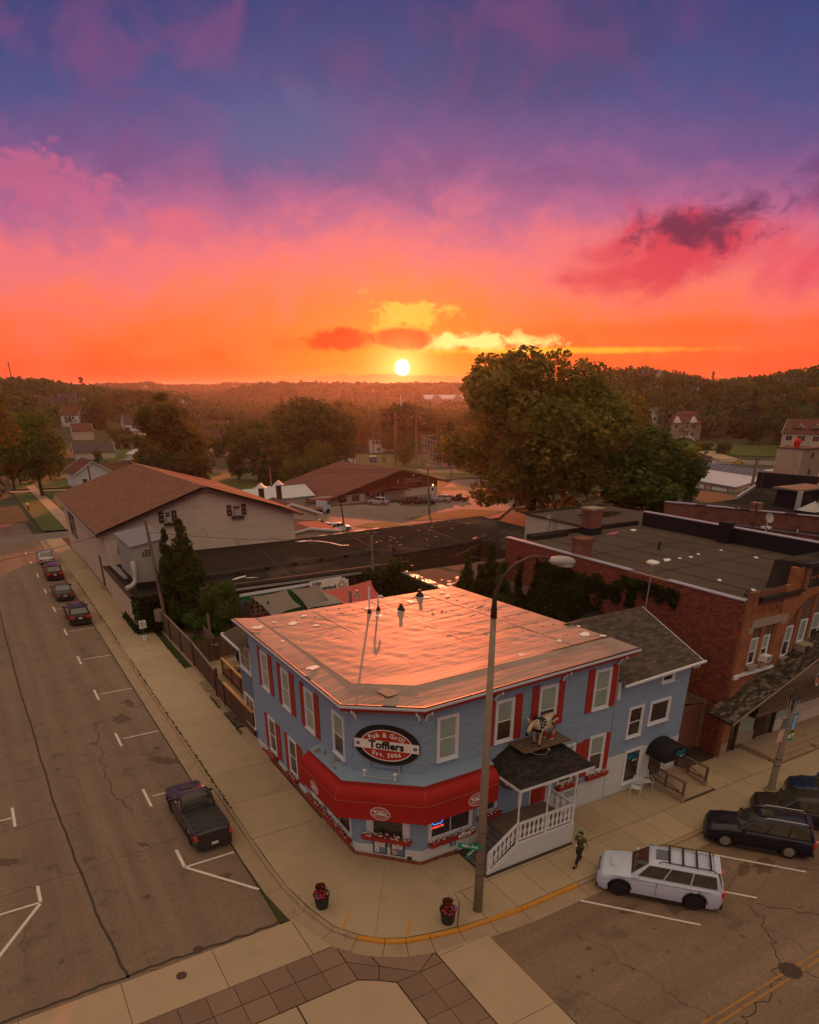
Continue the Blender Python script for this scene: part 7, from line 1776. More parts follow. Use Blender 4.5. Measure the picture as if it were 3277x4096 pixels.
# ================================================================== VEHICLES
def car(x,y,z,rz,kind,pm,lab,L=4.7,W=1.84,Hh=1.5,wb=2.75,rim='rim',rails=False,grp=None,rack=False,bars=False,name='parked_car',cat='car',wr=.33,sc=1.):
    t_=thing(name,lab,cat,(x,y,z),rz,grp);M_=Matrix.Translation((x,y,z)) @ Matrix.Rotation(rz,4,'Z') @ Matrix.Scale(sc,4);P_=K[pm]
    f=L/2;w=W/2;bh=Hh*.60 if kind != 'sedan' else Hh*.62;g=.2
    xf,xr=wb/2+.05,-wb/2+.05
    # upper outline of the lower body: (y, height)
    if kind == 'sedan': top=[(-f,bh-.22),(-f+.08,bh+.02),(-f+.6,bh+.06),(-.9*wb/2-.2,bh+.05),(f-1.25,bh+.02),(f-.9,bh-.02),(f-.2,bh-.16),(f,bh-.36)]
    elif kind == 'pickup': top=[(-f,bh-.05),(-f+.05,bh+.04),(-.35,bh+.04),(f-1.5,bh+.06),(f-1.2,bh+.03),(f-.2,bh-.06),(f,bh-.26)]
    else: top=[(-f,bh-.2),(-f+.04,bh),(-f+.3,bh+.04),(f-1.5,bh+.04),(f-1.15,bh+.02),(f-.22,bh-.10),(f,bh-.34)]
    def zt(yy):
        for (a,za),(b,zb) in zip(top,top[1:]):
            if a <= yy <= b: t=(yy-a)/(b-a);return za+(zb-za)*(t*t*(3-2*t))
        return top[-1][1]
    N_=int(L/.055);vs=[];m=9
    for i in range(N_+1):
        yy=-f+L*i/N_;e=min((yy+f),(f-yy));tp=1-.10*max(0,1-e/.55) ** 2-(.16*max(0,1-e/.14) ** 2)
        zb=g+.10*max(0,1-e/.4)
        for yw in (xf,xr):
            d=abs(yy-yw);Rr=wr+.07
            if d < Rr: zb=max(zb,wr+math.sqrt(Rr*Rr-d*d))
        T=zt(yy);zb=min(zb,T-.08);ww=w*tp
        mid=zb+(T-zb)*.45
        half=[(ww*.93,zb),(ww*.985,zb+(T-zb)*.2),(ww,mid),(ww*.985,zb+(T-zb)*.75),(ww*.94,T-.035),(ww*.86,T),(ww*.5,T+.025),(0,T+.035)]
        vs += [(a,yy,b) for a,b in half]+[(-a,yy,b) for a,b in half[-2::-1]]
    m=15;fs=[(i*m+j,i*m+j+1,(i+1)*m+j+1,(i+1)*m+j) for i in range(N_) for j in range(m-1)]+[tuple(range(m))[::-1],tuple(range(N_*m,(N_+1)*m))]
    MB(M_).add(vs,fs).build('body',P_,t_,smooth=True)
    for s in (-1,1):
        for yw in (xf,xr):
            q=[(s*(w+.004),yw+(wr+.10)*math.cos(a_),wr+(wr+.10)*math.sin(a_)) for a_ in np.linspace(.15,math.pi-.15,9)];MB(M_).tube(q,.028,5).build('wheel_arch',K['plastic'] if kind != 'sedan' else P_,t_)
        MB(M_).box(s*(w+.001)-.004,-f+.5,bh-.085,s*(w+.001)+.004,f-.6,bh-.07).build('body_crease',K['black'] if pm in ('p_white','p_silver') else P_,t_)
    MB(M_).box(-w*.8,-f+.25,g+.02,w*.8,f-.25,bh-.15).build('underbody',K['black'],t_)
    # cabin
    if kind == 'sedan': c=(-f+.75,-f+1.45,f-2.1,f-1.3)
    elif kind == 'pickup': c=(-.55,-.42,f-2.3,f-1.55)
    elif kind == 'hatch': c=(-f+.12,-f+.65,f-1.9,f-1.1)
    elif kind == 'beetle': c=(-f+.5,-f+1.3,f-2.0,f-1.15)
    else: c=(-f+.1,-f+.38,f-2.15,f-1.35)
    wb_,wt_=w*.90,w*.74;zb,zr=bh+.0,Hh
    def rfz(t): return zr-.10*(2*t-1) ** 4-.02
    nS=12;vs=[]
    for i in range(nS+1):
        t=i/nS;yb=c[0]+(c[3]-c[0])*t;yt=c[1]+(c[2]-c[1])*t;zz=zr-.06*(2*t-1) ** 2
        half=[(wb_,yb,zb),(wb_-.02,yb*.72+yt*.28,zb+(zz-zb)*.28),(wt_+.04,yb*.12+yt*.88,zb+(zz-zb)*.88),(wt_-.03,yt,zz-.01),(wt_*.5,yt,zz+.015),(0,yt,zz+.02)]
        vs += half+[(-a,b,q) for a,b,q in half[-2::-1]]
    m=11;fs=[(i*m+j,i*m+j+1,(i+1)*m+j+1,(i+1)*m+j) for i in range(nS) for j in range(m-1)]+[tuple(range(m))[::-1],tuple(range(nS*m,(nS+1)*m))]
    MB(M_).add(vs,fs).build('cabin',P_,t_,smooth=True)
    def quad(p,nm,mat,th=.012,off=(0,0,0)):
        p=[Vector(q) for q in p];n_=(p[1]-p[0]).cross(p[3]-p[0]).normalized();ce=sum(p,Vector())/4
        if n_.dot(ce-Vector((0,(c[0]+c[3])/2,zb))) < 0: n_=-n_
        MB(M_).ext([q+n_*.004 for q in p],n_*th).build(nm,mat,t_)
    Gs=K['carglass'];lp=lambda a,b,t: a+(b-a)*t
    def sp(yy0,v,s): return None
    zz0=zb+(zr-zb)*.10;zz1=zb+(zr-zb)*.86
    # windscreen and rear window
    MB(M_).box(-w*.35,f-1.05,zt(f-.8)+.03,w*.35,f-.55,zt(f-.8)+.05).build('bonnet_panel',P_,t_) if kind == 'suv' else None
    quad([(-wb_*.90,lp(c[3],c[2],.08),zz0),(wb_*.90,lp(c[3],c[2],.08),zz0),(wt_*.88,lp(c[3],c[2],.88),zz1),(-wt_*.88,lp(c[3],c[2],.88),zz1)],'windscreen',Gs,.02)
    quad([(-wb_*.86,lp(c[0],c[1],.14),zz0+.05),(wb_*.86,lp(c[0],c[1],.14),zz0+.05),(wt_*.86,lp(c[0],c[1],.86),zz1),(-wt_*.86,lp(c[0],c[1],.86),zz1)],'rear_window',Gs,.02)
    n_side={'sedan': 2,'pickup': 2,'hatch': 3,'beetle': 2}.get(kind,3)
    xs_=lambda zz: lp(wb_+.0,wt_+.035,(zz-zb)/(zr-zb))
    for s in (-1,1):
        ya,yb_=lp(c[0],c[1],.2)+.12,lp(c[3],c[2],.2)-.14;ya2,yb2=lp(c[0],c[1],.84)+.07,lp(c[3],c[2],.84)-.04
        for k in range(n_side):
            a0,a1=k/n_side,(k+1)/n_side;e=.035/(yb_-ya)
            quad([(s*(xs_(zz0)),lp(ya,yb_,a0+e),zz0+.02),(s*xs_(zz0),lp(ya,yb_,a1-e),zz0+.02),(s*(xs_(zz1)+.012),lp(ya2,yb2,a1-e),zz1),(s*(xs_(zz1)+.012),lp(ya2,yb2,a0+e),zz1)],'side_window',Gs,.014)
        # mirrors, handles, door gaps
        ym=c[3]-.25;MB(M_).add([(s*(w-.06),ym-.06,bh+.02),(s*(w+.17),ym-.08,bh+.03),(s*(w+.17),ym-.10,bh+.17),(s*(w-.02),ym-.06,bh+.15),(s*(w-.06),ym+.04,bh+.02),(s*(w+.14),ym+.06,bh+.04),(s*(w+.14),ym+.04,bh+.15),(s*(w-.02),ym+.04,bh+.14)],[(0,3,2,1),(4,5,6,7),(0,1,5,4),(1,2,6,5),(2,3,7,6),(3,0,4,7)]).build('mirror',P_,t_)
        for yy in ((c[3]-.15,(c[0]+c[3])/2-.0) if kind != 'pickup' else (c[3]-.15,.3)):
            MB(M_).box(s*(w+.002)-.006,yy-1.0+.0,g+.2,s*(w+.002)+.006,yy-.985,bh-.02).build('door_gap',K['black'],t_);MB(M_).box(s*(w-.0)-.02,yy-.90,bh-.20,s*(w-.0)+.02,yy-.70,bh-.165).build('door_handle',P_,t_)
        MB(M_).box(s*w*.96-.02,xr+wr+.1,g-.02,s*w*.96+.02,xf-wr-.1,g+.09).build('sill',K['plastic'],t_)
        # lights
        y_=f-.09;MB(M_).add([(s*w*.56,f-.035,bh-.40),(s*w*.90,f-.16,bh-.36),(s*w*.93,f-.42,bh-.22),(s*w*.60,f-.14,bh-.235),(s*w*.56,f-.16,bh-.40),(s*w*.80,f-.3,bh-.36),(s*w*.80,f-.5,bh-.22),(s*w*.6,f-.3,bh-.24)],[(0,1,2,3),(7,6,5,4),(0,4,5,1),(1,5,6,2),(2,6,7,3),(3,7,4,0)]).build('headlight',K['lampglass'],t_)
        hz_=bh-.30 if kind != 'pickup' else bh-.32;h2=.16 if kind in ('sedan','beetle') else .26;x0,x1=(s*w*.55,s*w*.90) if kind != 'pickup' else (s*w*.80,s*w*.95)
        MB(M_).box(min(x0,x1),-f-.015,hz_,max(x0,x1),-f+.14,hz_+h2).build('tail_light',K['taillight'],t_)
        for yw in (xf,xr):
            Mw=M_ @ Matrix.Translation((s*(w-.12),yw,wr)) @ Matrix.Rotation(math.pi/2*s,4,'Y')
            ty=MB(Mw).lathe([(wr*.55,-.10),(wr*.92,-.11),(wr,-.06),(wr,.07),(wr*.93,.11),(wr*.66,.115),(wr*.62,.08),(.02,.06)],n=20).build('wheel',K['tyre'],t_,smooth=False)
            rmb=MB(Mw);rmb.lathe([(wr*.66,.10),(wr*.62,.118),(wr*.58,.09)],n=20);
            for k in range(6): a=k*math.pi/3;rmb.bar((wr*.12*math.cos(a),wr*.12*math.sin(a),.10),(wr*.61*math.cos(a),wr*.61*math.sin(a),.105),.055,.03)
            rmb.lathe([(wr*.17,.09),(wr*.15,.12),(.01,.125)],n=10);rmb.build('rim',K[rim],ty)
    MB(M_).box(-w*.5,f-.07,bh-.45,w*.5,f-.025,bh-.24).build('grille',K['plastic'],t_);MB(M_).box(-w*.86,f-.10,g+.06,w*.86,f+.01,g+.20).build('front_bumper',K['plastic'] if kind != 'sedan' else P_,t_)
    MB(M_).box(-w*.86,-f-.03,g+.04,w*.86,-f+.08,g+.2).build('rear_bumper',K['plastic'],t_);MB(M_).box(-.16,-f-.035,bh-.34 if kind != 'pickup' else g+.2,.16,-f-.02,bh-.20 if kind != 'pickup' else g+.34).build('number_plate',K['plate'],t_)
    if kind in ('suv','hatch'): MB(M_).box(-wt_*.85,c[1]-.12,zr-.02,wt_*.85,c[1]+.12,zr+.012).build('spoiler',P_,t_)
    if kind == 'pickup':
        y0,y1=-f+.08,-.50
        for k in range(4): MB(M_).box(-w*.84,y0+.06+k*(y1-y0)/4,bh+.04,w*.84,y0+(k+1)*(y1-y0)/4,bh+.075).build('tonneau_panel',K['plastic'],t_)
        MB(M_).box(-w*.86,-f-.01,bh-.30,w*.86,-f+.02,bh+.0).build('tailgate',P_,t_);MB(M_).box(-w*.30,f-1.15,bh+.055,w*.30,f-.55,bh+.12).build('hood_scoop',P_,t_);text_part('TRD',.14,M_ @ Matrix.Translation((-w-.01,-1.9,bh-.2)) @ Matrix.Rotation(-math.pi/2,4,'Z'),K['signwhite'],t_)
    if rack or rails:
        for s in (-1,1): MB(M_).tube([(s*wt_*.9,c[1]+.1,zr+.0),(s*wt_*.9,c[1]+.2,zr+.1),(s*wt_*.9,c[2]-.45,zr+.1),(s*wt_*.9,c[2]-.3,zr+.0)],.022 if rails else .03,6).build('roof_rail',K['chrome'] if (rails and not rack) else K['black'],t_)
    if rack:
        for k in range(4): yy=c[1]+.3+k*.55;MB(M_).box(-wt_*.9,yy-.04,zr+.09,wt_*.9,yy+.04,zr+.12).build('crossbar',K['black'],t_)
        for k in range(9): MB(M_).box(-wt_*.8+k*.17,c[1]+.2,zr+.012,-wt_*.8+k*.17+.02,c[2]-.7,zr+.025).build('roof_rib',P_,t_)
    if rack or rails: MB(M_).box(-.36,c[2]-.75,zr+.008,.36,c[2]-.18,zr+.03).build('sunroof',Gs,t_)
    if bars:
        for k in range(5): MB(M_).box(-wt_*.8+k*.26,c[1]+.2,zr+.005,-wt_*.8+k*.26+.02,c[2]-.4,zr+.02).build('roof_rib',K['black'],t_)
    return t_
rz_s=1*math.atan2(.657,.754)
car(22.25,15.95,ROAD,rz_s,'suv','p_white','large white SUV with black roof rack parked at an angle',5.2,2.0,1.88,3.1,'rimdark',True,rack=True,wr=.41,cat='SUV')
car(29.25,16.0,ROAD,rz_s-.03,'suv','p_navy','dark navy SUV with silver rims parked behind the white one',4.8,1.9,1.74,2.8,'rim',rails=True,wr=.37,cat='SUV')
car(33.0,16.15,ROAD,rz_s-.03,'hatch','p_black','black car half hidden behind the navy SUV',4.6,1.85,1.55,2.7,cat='car');car(36.3,16.3,ROAD,rz_s-.03,'sedan','p_blue','dark blue car at the right edge of the street',4.7,1.83,1.48,2.75)
car(6.2,31.7,ROAD,.02,'pickup','p_grey','dark grey pickup truck with covered bed parked by the tavern pavement',5.6,1.92,1.80,3.5,'rimdark',wr=.40,cat='pickup truck')
car(6.05,72.7,ROAD,0,'suv','p_black','nearest of four cars in the left row, black with ribbed roof',4.8,1.95,1.75,bars=True,grp='cars parked along the left street',cat='SUV')
car(5.9,82.5,ROAD,0,'sedan','p_grey','dark grey saloon, second of the left row',4.8,1.85,1.46,grp='cars parked along the left street');car(6.05,92.4,ROAD,0,'suv','p_red','dark red SUV, third of the left row',4.6,1.85,1.68,grp='cars parked along the left street',cat='SUV',rails=True);car(6.15,101.8,ROAD,0,'sedan','p_silver','silver saloon, farthest of the left row',4.8,1.85,1.46,grp='cars parked along the left street')
G2='cars in the EMS car park'
for x,y,a,kd,pm,lab in ((73.3,136.5,.75,'hatch','p_silver','silver hatchback alone in the car park by the EMS entrance'),(79.5,134.6,.7,'suv','p_brown','brown large SUV, left of four in the car park'),(83.2,133.5,.7,'sedan','p_black','black saloon between brown and silver SUVs'),(88,134.9,.65,'suv','p_silver','silver SUV, third of four in the car park'),(92.6,134.8,.55,'pickup','p_black','black pickup, rightmost in the car park')): car(x,y,gz(x,y),a,kd,pm,lab,4.4,1.8,1.7 if kd != 'sedan' else 1.4,grp=G2,wr=.36)
car(47.2,108.5,gz(47,108),-1.3,'suv','p_silver','silver van nose peeping from behind the small garage',4.4,1.8,1.6,grp='cars near the garages');car(48.5,104,gz(48,104),-1.35,'hatch','p_white','white car partly hidden behind the flat roof',4.4,1.8,1.5,grp='cars near the garages')
G3='cars on the far street'
car(272.5,220.6,-9.4,.64,'suv','p_red','maroon SUV on the far street',grp=G3,sc=1.1,Hh=1.7,wr=.36);car(275.5,214,-9.4,.64,'sedan','p_black','black saloon on the far street',grp=G3,sc=1.15);car(284.4,220.8,-9.4,.64,'suv','p_black','black SUV at the far driveway mouth',grp=G3,sc=1.15,Hh=1.7);car(283.6,203.5,-9.4,.64,'beetle','p_yellow','small rounded yellow car on the far street',4.3,1.75,1.5,2.5,grp=G3,sc=1.2)
car(112,525,-9.4,.4,'sedan','p_white','white car beside the distant small white house',grp='cars by distant houses');car(62,345,-9.4,1.2,'sedan','p_silver','pale car behind the cream building roof',grp='cars by distant houses',sc=1.3)
# flat bed truck
tr=thing('flatbed_truck','white municipal truck with low steel dump bed by the garages','truck',(55.5,128.3,gz(55,128)),-1.25);M_=wm(tr)
MB(M_).add([(-1,.9,.6),(1,.9,.6),(1,2.9,.6),(-1,2.9,.6),(-1,.9,2.3),(1,.9,2.3),(.95,2.0,2.3),(-.95,2.0,2.3),(1,2.4,1.5),(-1,2.4,1.5),(1,2.9,1.3),(-1,2.9,1.3)],[(0,1,5,4),(1,2,10,8,6,5),(0,4,7,9,11,3),(4,5,6,7),(7,6,8,9),(9,8,10,11),(11,10,2,3)]).build('cab',K['p_white'],tr);MB(M_).box(-1.1,-2.9,1.0,1.1,.7,1.15).box(-1.1,-2.9,1.15,-1.04,.7,1.5).box(1.04,-2.9,1.15,1.1,.7,1.5).build('bed',K['stone'],tr);MB(M_).box(-.95,-2.7,.6,.95,2.8,.8).build('chassis',K['black'],tr);MB(M_).box(-1.01,2.0,1.6,1.01,2.35,2.1).build('cab_glass',K['carglass'],tr)
for s in (-1,1):
    for yw in (2.1,-1.9): MB(M_ @ Matrix.Translation((s*.9,yw,.45)) @ Matrix.Rotation(math.pi/2,4,'Y')).lathe([(.42,-.14),(.46,-.1),(.46,.1),(.42,.14),(.02,.1)],n=14).build('wheel',K['tyre'],tr)
MB(M_).box(-.5,1.3,2.3,.5,1.5,2.42).build('beacon',K['petalr'],tr)

# ================================================================== THE TOWN BEYOND
def plot(name,pts,mat,z=.03,kind='structure'):
    """ground patch following the fall of the land"""
    mb=MB();cx=sum(p[0] for p in pts)/len(pts);cy=sum(p[1] for p in pts)/len(pts);n=6;m=len(pts);vs=[(cx,cy,gh(cx,cy)+z)];rings=[]
    for k in range(1,n+1):
        for i in range(m):
            for s in range(4):
                a,b=pts[i],pts[(i+1) % m];t=s/4;x=a[0]+(b[0]-a[0])*t;y=a[1]+(b[1]-a[1])*t;x=cx+(x-cx)*k/n;y=cy+(y-cy)*k/n;vs.append((x,y,gh(x,y)+z))
    M4=m*4;fs=[(0,1+i,1+(i+1) % M4) for i in range(M4)]+[(1+k*M4+i,1+(k+1)*M4+i,1+(k+1)*M4+(i+1) % M4,1+k*M4+(i+1) % M4) for k in range(n-1) for i in range(M4)]
    return mb.add(vs,fs).build(name,mat,kind=kind)
rd=K['far_road']
plot('car_park_road',[(32,101),(57,99),(82,106),(98,122),(150,186),(130,192),(96,140),(60,138),(44,122)],rd,.03)
plot('verge',[(53.2,108),(57,101.5),(61,102.5),(61,110),(57,111)],K['grass'],.08);plot('verge',[(66,113),(66,109.5),(79,107.5),(90,114),(84,121)],K['grass'],.08);plot('verge',[(76.5,133),(79,129.2),(84,130),(80,134)],K['grass'],.08);plot('verge',[(96,130),(104,128),(110,142),(102,146)],K['grass'],.08);plot('verge',[(105,160),(113,160),(117,168),(108,168)],K['grass'],.08)
plot('ball_field',[(98,150),(125,193),(150,200),(200,240),(215,300),(160,330),(140,300),(100,230)],material('dry_grass',(.12,.115,.04),.95,var=.3,scale=.12),.05);plot('infield',[(158,238),(172,236),(190,262),(176,270)],K['clay'],.12);plot('bleacher_pad',[(140,226),(152,218),(160,236),(148,246)],K['conc_band'],.14)
plot('back_lawn',[(52,170),(82,205),(96,262),(84,275),(62,262),(48,215)],K['grass'],.05);plot('meadow',[(52,330),(72,322),(90,420),(64,440)],K['grass'],.05)
plot('corner_lawn',[(8.6,134),(12.2,133.6),(13.6,222),(9.6,232)],K['grass'],.02);plot('front_lawn',[(14.6,133.6),(24,133.6),(26,220),(16.6,222)],K['grass'],.02);plot('far_lawn',[(10,238),(30,232),(34,300),(12,300)],K['grass'],.02);plot('side_walk_strip',[(12.2,133.6),(14.6,133.6),(16.6,250),(14.2,250)],K['conc_band'],.05);plot('cross_walk_strip',[(8.8,226),(24,222),(24,227),(8.8,231)],K['conc_band'],.06)
plot('far_street',[(230,262),(300,175),(312,182),(244,276)],rd,.08);plot('far_driveway',[(284,212),(300,238),(306,234),(292,206)],K['conc_band'],.1);plot('hill_lawn',[(292,236),(330,176),(350,190),(320,262)],K['grass'],.04);plot('yard_drive',[(98,500),(112,498),(116,520),(100,524)],K['conc_band'],.1)

def house(x,y,ang,L,W,h,rh,wall,roof,lab,cat='house',wins=(),z=None,hip=0.,name='house',chim=None,ov=.5,front_w=(),grp=None):
    """gable house; local x = ridge direction, front face at -W/2"""
    z=gh(x,y) if z is None else z;t_=thing(name,lab,cat,(x,y,z),ang,grp);M_=wm(t_);a,b=L/2,W/2
    mb=MB(M_);mb.add([(-a,-b,-1),(a,-b,-1),(a,b,-1),(-a,b,-1),(-a,-b,h),(a,-b,h),(a,b,h),(-a,b,h),(-a+hip,0,h+rh),(a-hip,0,h+rh)],[(0,1,5,4),(2,3,7,6),(3,0,4,8,7) if not hip else (3,0,4,7),(1,2,6,9,5) if not hip else (1,2,6,5)]);mb.build('wall',K[wall],t_)
    k=ov;dz=rh*k/b;A=[(-a-k,-b-k,h-dz),(a+k,-b-k,h-dz),(a+k-hip,0,h+rh),(-a-k+hip,0,h+rh)];B=[(a+k,b+k,h-dz),(-a-k,b+k,h-dz),(-a-k+hip,0,h+rh),(a+k-hip,0,h+rh)]
    qs=[A,B]+([[A[0],A[3],A[3],B[1]][:2]+[B[1]],[A[1],B[0],A[2]]] if hip else [])
    for q in qs:
        q=[tuple(M_ @ Vector(p)) for p in q];slab3([(p[0],p[1],p[2]+.14) for p in q],.14,K[roof],'roof',t_)
    if not hip:
        for s in (-1,1):
            for s2 in (-1,1): MB(M_).bar((s*(a+k),s2*(b+k),h-dz),(s*(a+k),0,h+rh),.12,.28).build('barge_board',K['white'],t_)
    for (u,v,w_,h_) in wins:                 # on the long front
        f_=MB(M_).box(u-w_/2-.12,-b-.08,v-.12,u+w_/2+.12,-b,v+h_+.12).build('window',K['white'],t_);MB(M_).box(u-w_/2,-b-.10,v,u-.04,-b-.081,v+h_).build('pane',K['pane'],f_);MB(M_).box(u+.04,-b-.10,v,u+w_/2,-b-.081,v+h_).build('pane',K['pane'],f_)
    for (u,v,w_,h_) in front_w:              # on the left gable
        f_=MB(M_).box(-a-.08,u-w_/2-.12,v-.12,-a,u+w_/2+.12,v+h_+.12).build('window',K['white'],t_);MB(M_).box(-a-.10,u-w_/2,v,-a-.081,u+w_/2,v+h_).build('pane',K['pane'],f_)
    if chim: cx_,cy_,hh=chim;MB(M_).box(cx_-.4,cy_-.4,h,cx_+.4,cy_+.4,h+rh+hh).build('chimney',K['redbrick_x'],t_)
    return t_

# EMS hall
em=thing('ems_hall','long low hall with red brown gable lettered NEW GLARUS EMS INC','building',(80,148,-3));ems_z=-3.6
Me=Matrix.Translation((65.3,143.8,0)) @ Matrix.Rotation(math.atan2(148.7-143.8,95.9-65.3),4,'Z')
MB(Me).box(-5,0,ems_z,31,24,-1.0).build('wall',K['blockwhite'],em);ap_=(19.5,3.35)
MB(Me).add([(.8,-.04,-1.15),(31,-.04,-1.15),(31,-.04,.35),(ap_[0],-.04,ap_[1]-.2)],[(0,1,2,3)]).build('gable_boards',K['emsbrown'],em)
for i in range(34): x=1.5+i*.87;zt_e=-1.1+(x-.8)*(ap_[1]+1.1)/(ap_[0]-.8) if x < ap_[0] else ap_[1]-(x-ap_[0])*.25;MB(Me).box(x,-.07,-1.12,x+.06,-.04,max(zt_e-.25,-1)).build('batten',K['brown'],em)
fr=lambda*p: [tuple(Me @ Vector(q)) for q in p]
slab3(fr((-.6,-1.2,-1.35),(ap_[0],-1.2,ap_[1]),(ap_[0],24,ap_[1]),(-.6,24,-1.35)),.3,K['emsroof'],'roof',em);slab3(fr((ap_[0],-1.2,ap_[1]),(34,-1.2,-.2),(34,24,-.2),(ap_[0],24,ap_[1])),.3,K['emsroof'],'roof',em)
slab3(fr((-6,-1.0,-1.4),(4,-1.0,-1.4),(6,6,.35),(-3.5,6,.35)),.25,K['emsroof'],'roof',em);slab3(fr((-6,13,-1.4),(-3.5,6,.35),(6,6,.35),(6,13,-1.4)),.25,K['emsroof'],'roof',em);MB(Me).add([(-5.2,-.5,-1.4),(-5.2,12.5,-1.4),(-4.4,6,.2)],[(0,2,1)]).build('gable_end',K['emsbrown'],em)
slab3(fr((9.5,-2.4,-1.25),(15.5,-1.8,-.15),(15.5,0,-.1),(9.5,0,-1.2)),.2,K['emsbrown'],'porch_roof',em);slab3(fr((15.5,-1.8,-.15),(21,-2.4,-1.1),(21,0,-1.1),(15.5,0,-.1)),.2,K['emsbrown'],'porch_roof',em)
MB(Me).box(-5,-.3,ems_z,29,0,ems_z+.75).build('stone_base',K['stone'],em)
for u,w_ in ((-2.5,1.5),(3.5,2.0),(7.0,1.9)):
    f_=MB(Me).box(u-w_/2,-.08,-2.55,u+w_/2,0,-1.35).build('window',K['brown'],em)
    for k in range(3): MB(Me).box(u-w_/2+.07+k*(w_-.1)/3,-.11,-2.48,u-w_/2+(k+1)*(w_-.1)/3,-.081,-1.42).build('pane',K['pane'],f_)
for u,w_,z0 in ((11.3,.5,-2.3),(14.3,.5,-2.3)): MB(Me).box(u,-.08,z0,u+w_,0,-1.2).build('window',K['pane'],em)
for u in (12.6,28.9): d_=MB(Me).box(u,-.1,ems_z+.3,u+.95,0,-1.3).build('door',K['white'],em);MB(Me).box(u+.2,-.12,-2.2,u+.75,-.101,-1.5).build('door_glass',K['pane'],d_)
text_part('Krankenwagen Haus',.62,Me @ Matrix.Translation((23.6,-.1,.95)),K['stone'],em,bold=.02);text_part('NEW GLARUS EMS INC.',.52,Me @ Matrix.Translation((23.6,-.1,.35)),K['stone'],em,bold=.02)
MB(Me).box(18.6,-.12,.35,19.2,-.06,.95).build('red_badge',K['signred'],em);MB(Me).box(18.83,-.14,.42,18.97,-.121,.88).build('badge_cross',K['signwhite'],em);MB(Me).box(18.68,-.14,.58,19.12,-.121,.72).build('badge_cross',K['signwhite'],em)
MB(Me).box(23.2,-.12,1.45,23.9,-.08,2.0).build('crest',K['signred'],em);[MB(Me).box(23.26+k*.2,-.14,1.5,23.36+k*.2,-.121,1.9).build('crest_stripe',K['signwhite'],em) for k in range(3)]
MB(Me).ball((29.4,-.25,-.85),.16,8,5).build('wall_lamp',material('lit_bulb',(1,.6,.3),.4,emit=(1.,.5,.2,6.)),em)

# little garages and sheds between the cream building and the car park
gr_='small garages behind the cream building'
house(41.0,108,1.57,7,9,3.2,1.6,'beige_wall','emsroof','small beige garage with brown gable and two tin chimneys','garage',grp=gr_)
house(38.5,96,1.57,8,8.5,2.2,.6,'blockwhite','emsroof','low peeling block garage with flat brown roof','garage',grp=gr_)
for x,y,lab in ((38.0,108.5,'left tin chimney with white cone cap'),(41.6,110.5,'right tin chimney with white cone cap')): t_=thing('tin_chimney',lab,'chimney',(x,y,3),group='tin chimneys');MB().lathe([(.45,0),(.45,3.2)],(x,y,3),10).build('stack',K['rustpipe'],t_);MB().lathe([(.85,3.2),(.05,3.9)],(x,y,3),10).build('cap',K['metalroof'],t_)
house(54,146,.14,13.5,7,2.2,1.6,'greymetal','metalroof','pale metal shed with white ribbed roof','shed')
bz=thing('barn_sign','small red arched barn front by the metal shed','shed',(63,146.5,gz(63,146)));MB(Matrix.Translation((63,146.5,gz(63,146)))).ext([(1.5*math.cos(t),0,max(0,2.6*math.sin(t))) for t in np.linspace(0,math.pi,11)],(0,4,0)).build('wall',K['red'],bz)

# fire station
fs_=thing('fire_station','long beige station with white metal roof, solar panels and overhead doors','building',(190,138,-7));F0_,F1_,F2_,F3_=(175.6,125.4),(205,129.3),(212,165),(185,168)
ez_,gz0=-3.9,-9
mb=MB();pl=[F0_,F1_,F2_,F3_];mb.add([(x,y,gz0) for x,y in pl]+[(x,y,ez_) for x,y in pl],[(i,(i+1) % 4,4+(i+1) % 4,4+i) for i in range(4)]);mb.build('wall',K['beige_wall'],fs_)
rm=[(196,128.2),(204,166)]
slab3([(175,124.9,ez_),(rm[0][0],rm[0][1],ez_+1.3),(rm[1][0],rm[1][1],ez_+1.3),(184.5,168.5,ez_)],.2,K['metalroof'],'roof',fs_);slab3([(rm[0][0],rm[0][1],ez_+1.3),(206,129,ez_+.6),(213,165,ez_+.6),(rm[1][0],rm[1][1],ez_+1.3)],.2,K['metalroof'],'roof',fs_)
dv=Vector((F3_[0]-F0_[0],F3_[1]-F0_[1],0)).normalized();nv_=Vector((-dv.y,dv.x,0))
for i in range(4):
    a=Vector((F0_[0],F0_[1],0))+dv*(2.5+i*9.2)+nv_*.12;b=a+dv*6.4;q=MB().add([(a.x,a.y,-8),(b.x,b.y,-8),(b.x,b.y,-4.9),(a.x,a.y,-4.9)],[(0,1,2,3)]).build('overhead_door',K['signwhite'],fs_)
    for (p,r_) in ((a,a-dv*.25),(b,b+dv*.25)): MB().bar((p.x,p.y,-8),(p.x,p.y,-4.7),.25,.25).build('door_frame',K['dred'],fs_)
    for k in range(3): c=a+dv*(1+k*2)+nv_*.06;MB().add([(c.x,c.y,-7.1),(c.x+dv.x,c.y+dv.y,-7.1),(c.x+dv.x,c.y+dv.y,-6.8),(c.x,c.y,-6.8)],[(0,1,2,3)]).build('door_light',K['pane'],q)
for i in range(26): x=F0_[0]+(F1_[0]-F0_[0])*i/26;y=F0_[1]+(F1_[1]-F0_[1])*i/26;MB().box(x,y-.12,gz0,x+.12,y,ez_).build('rib',K['beige_wall'],fs_)
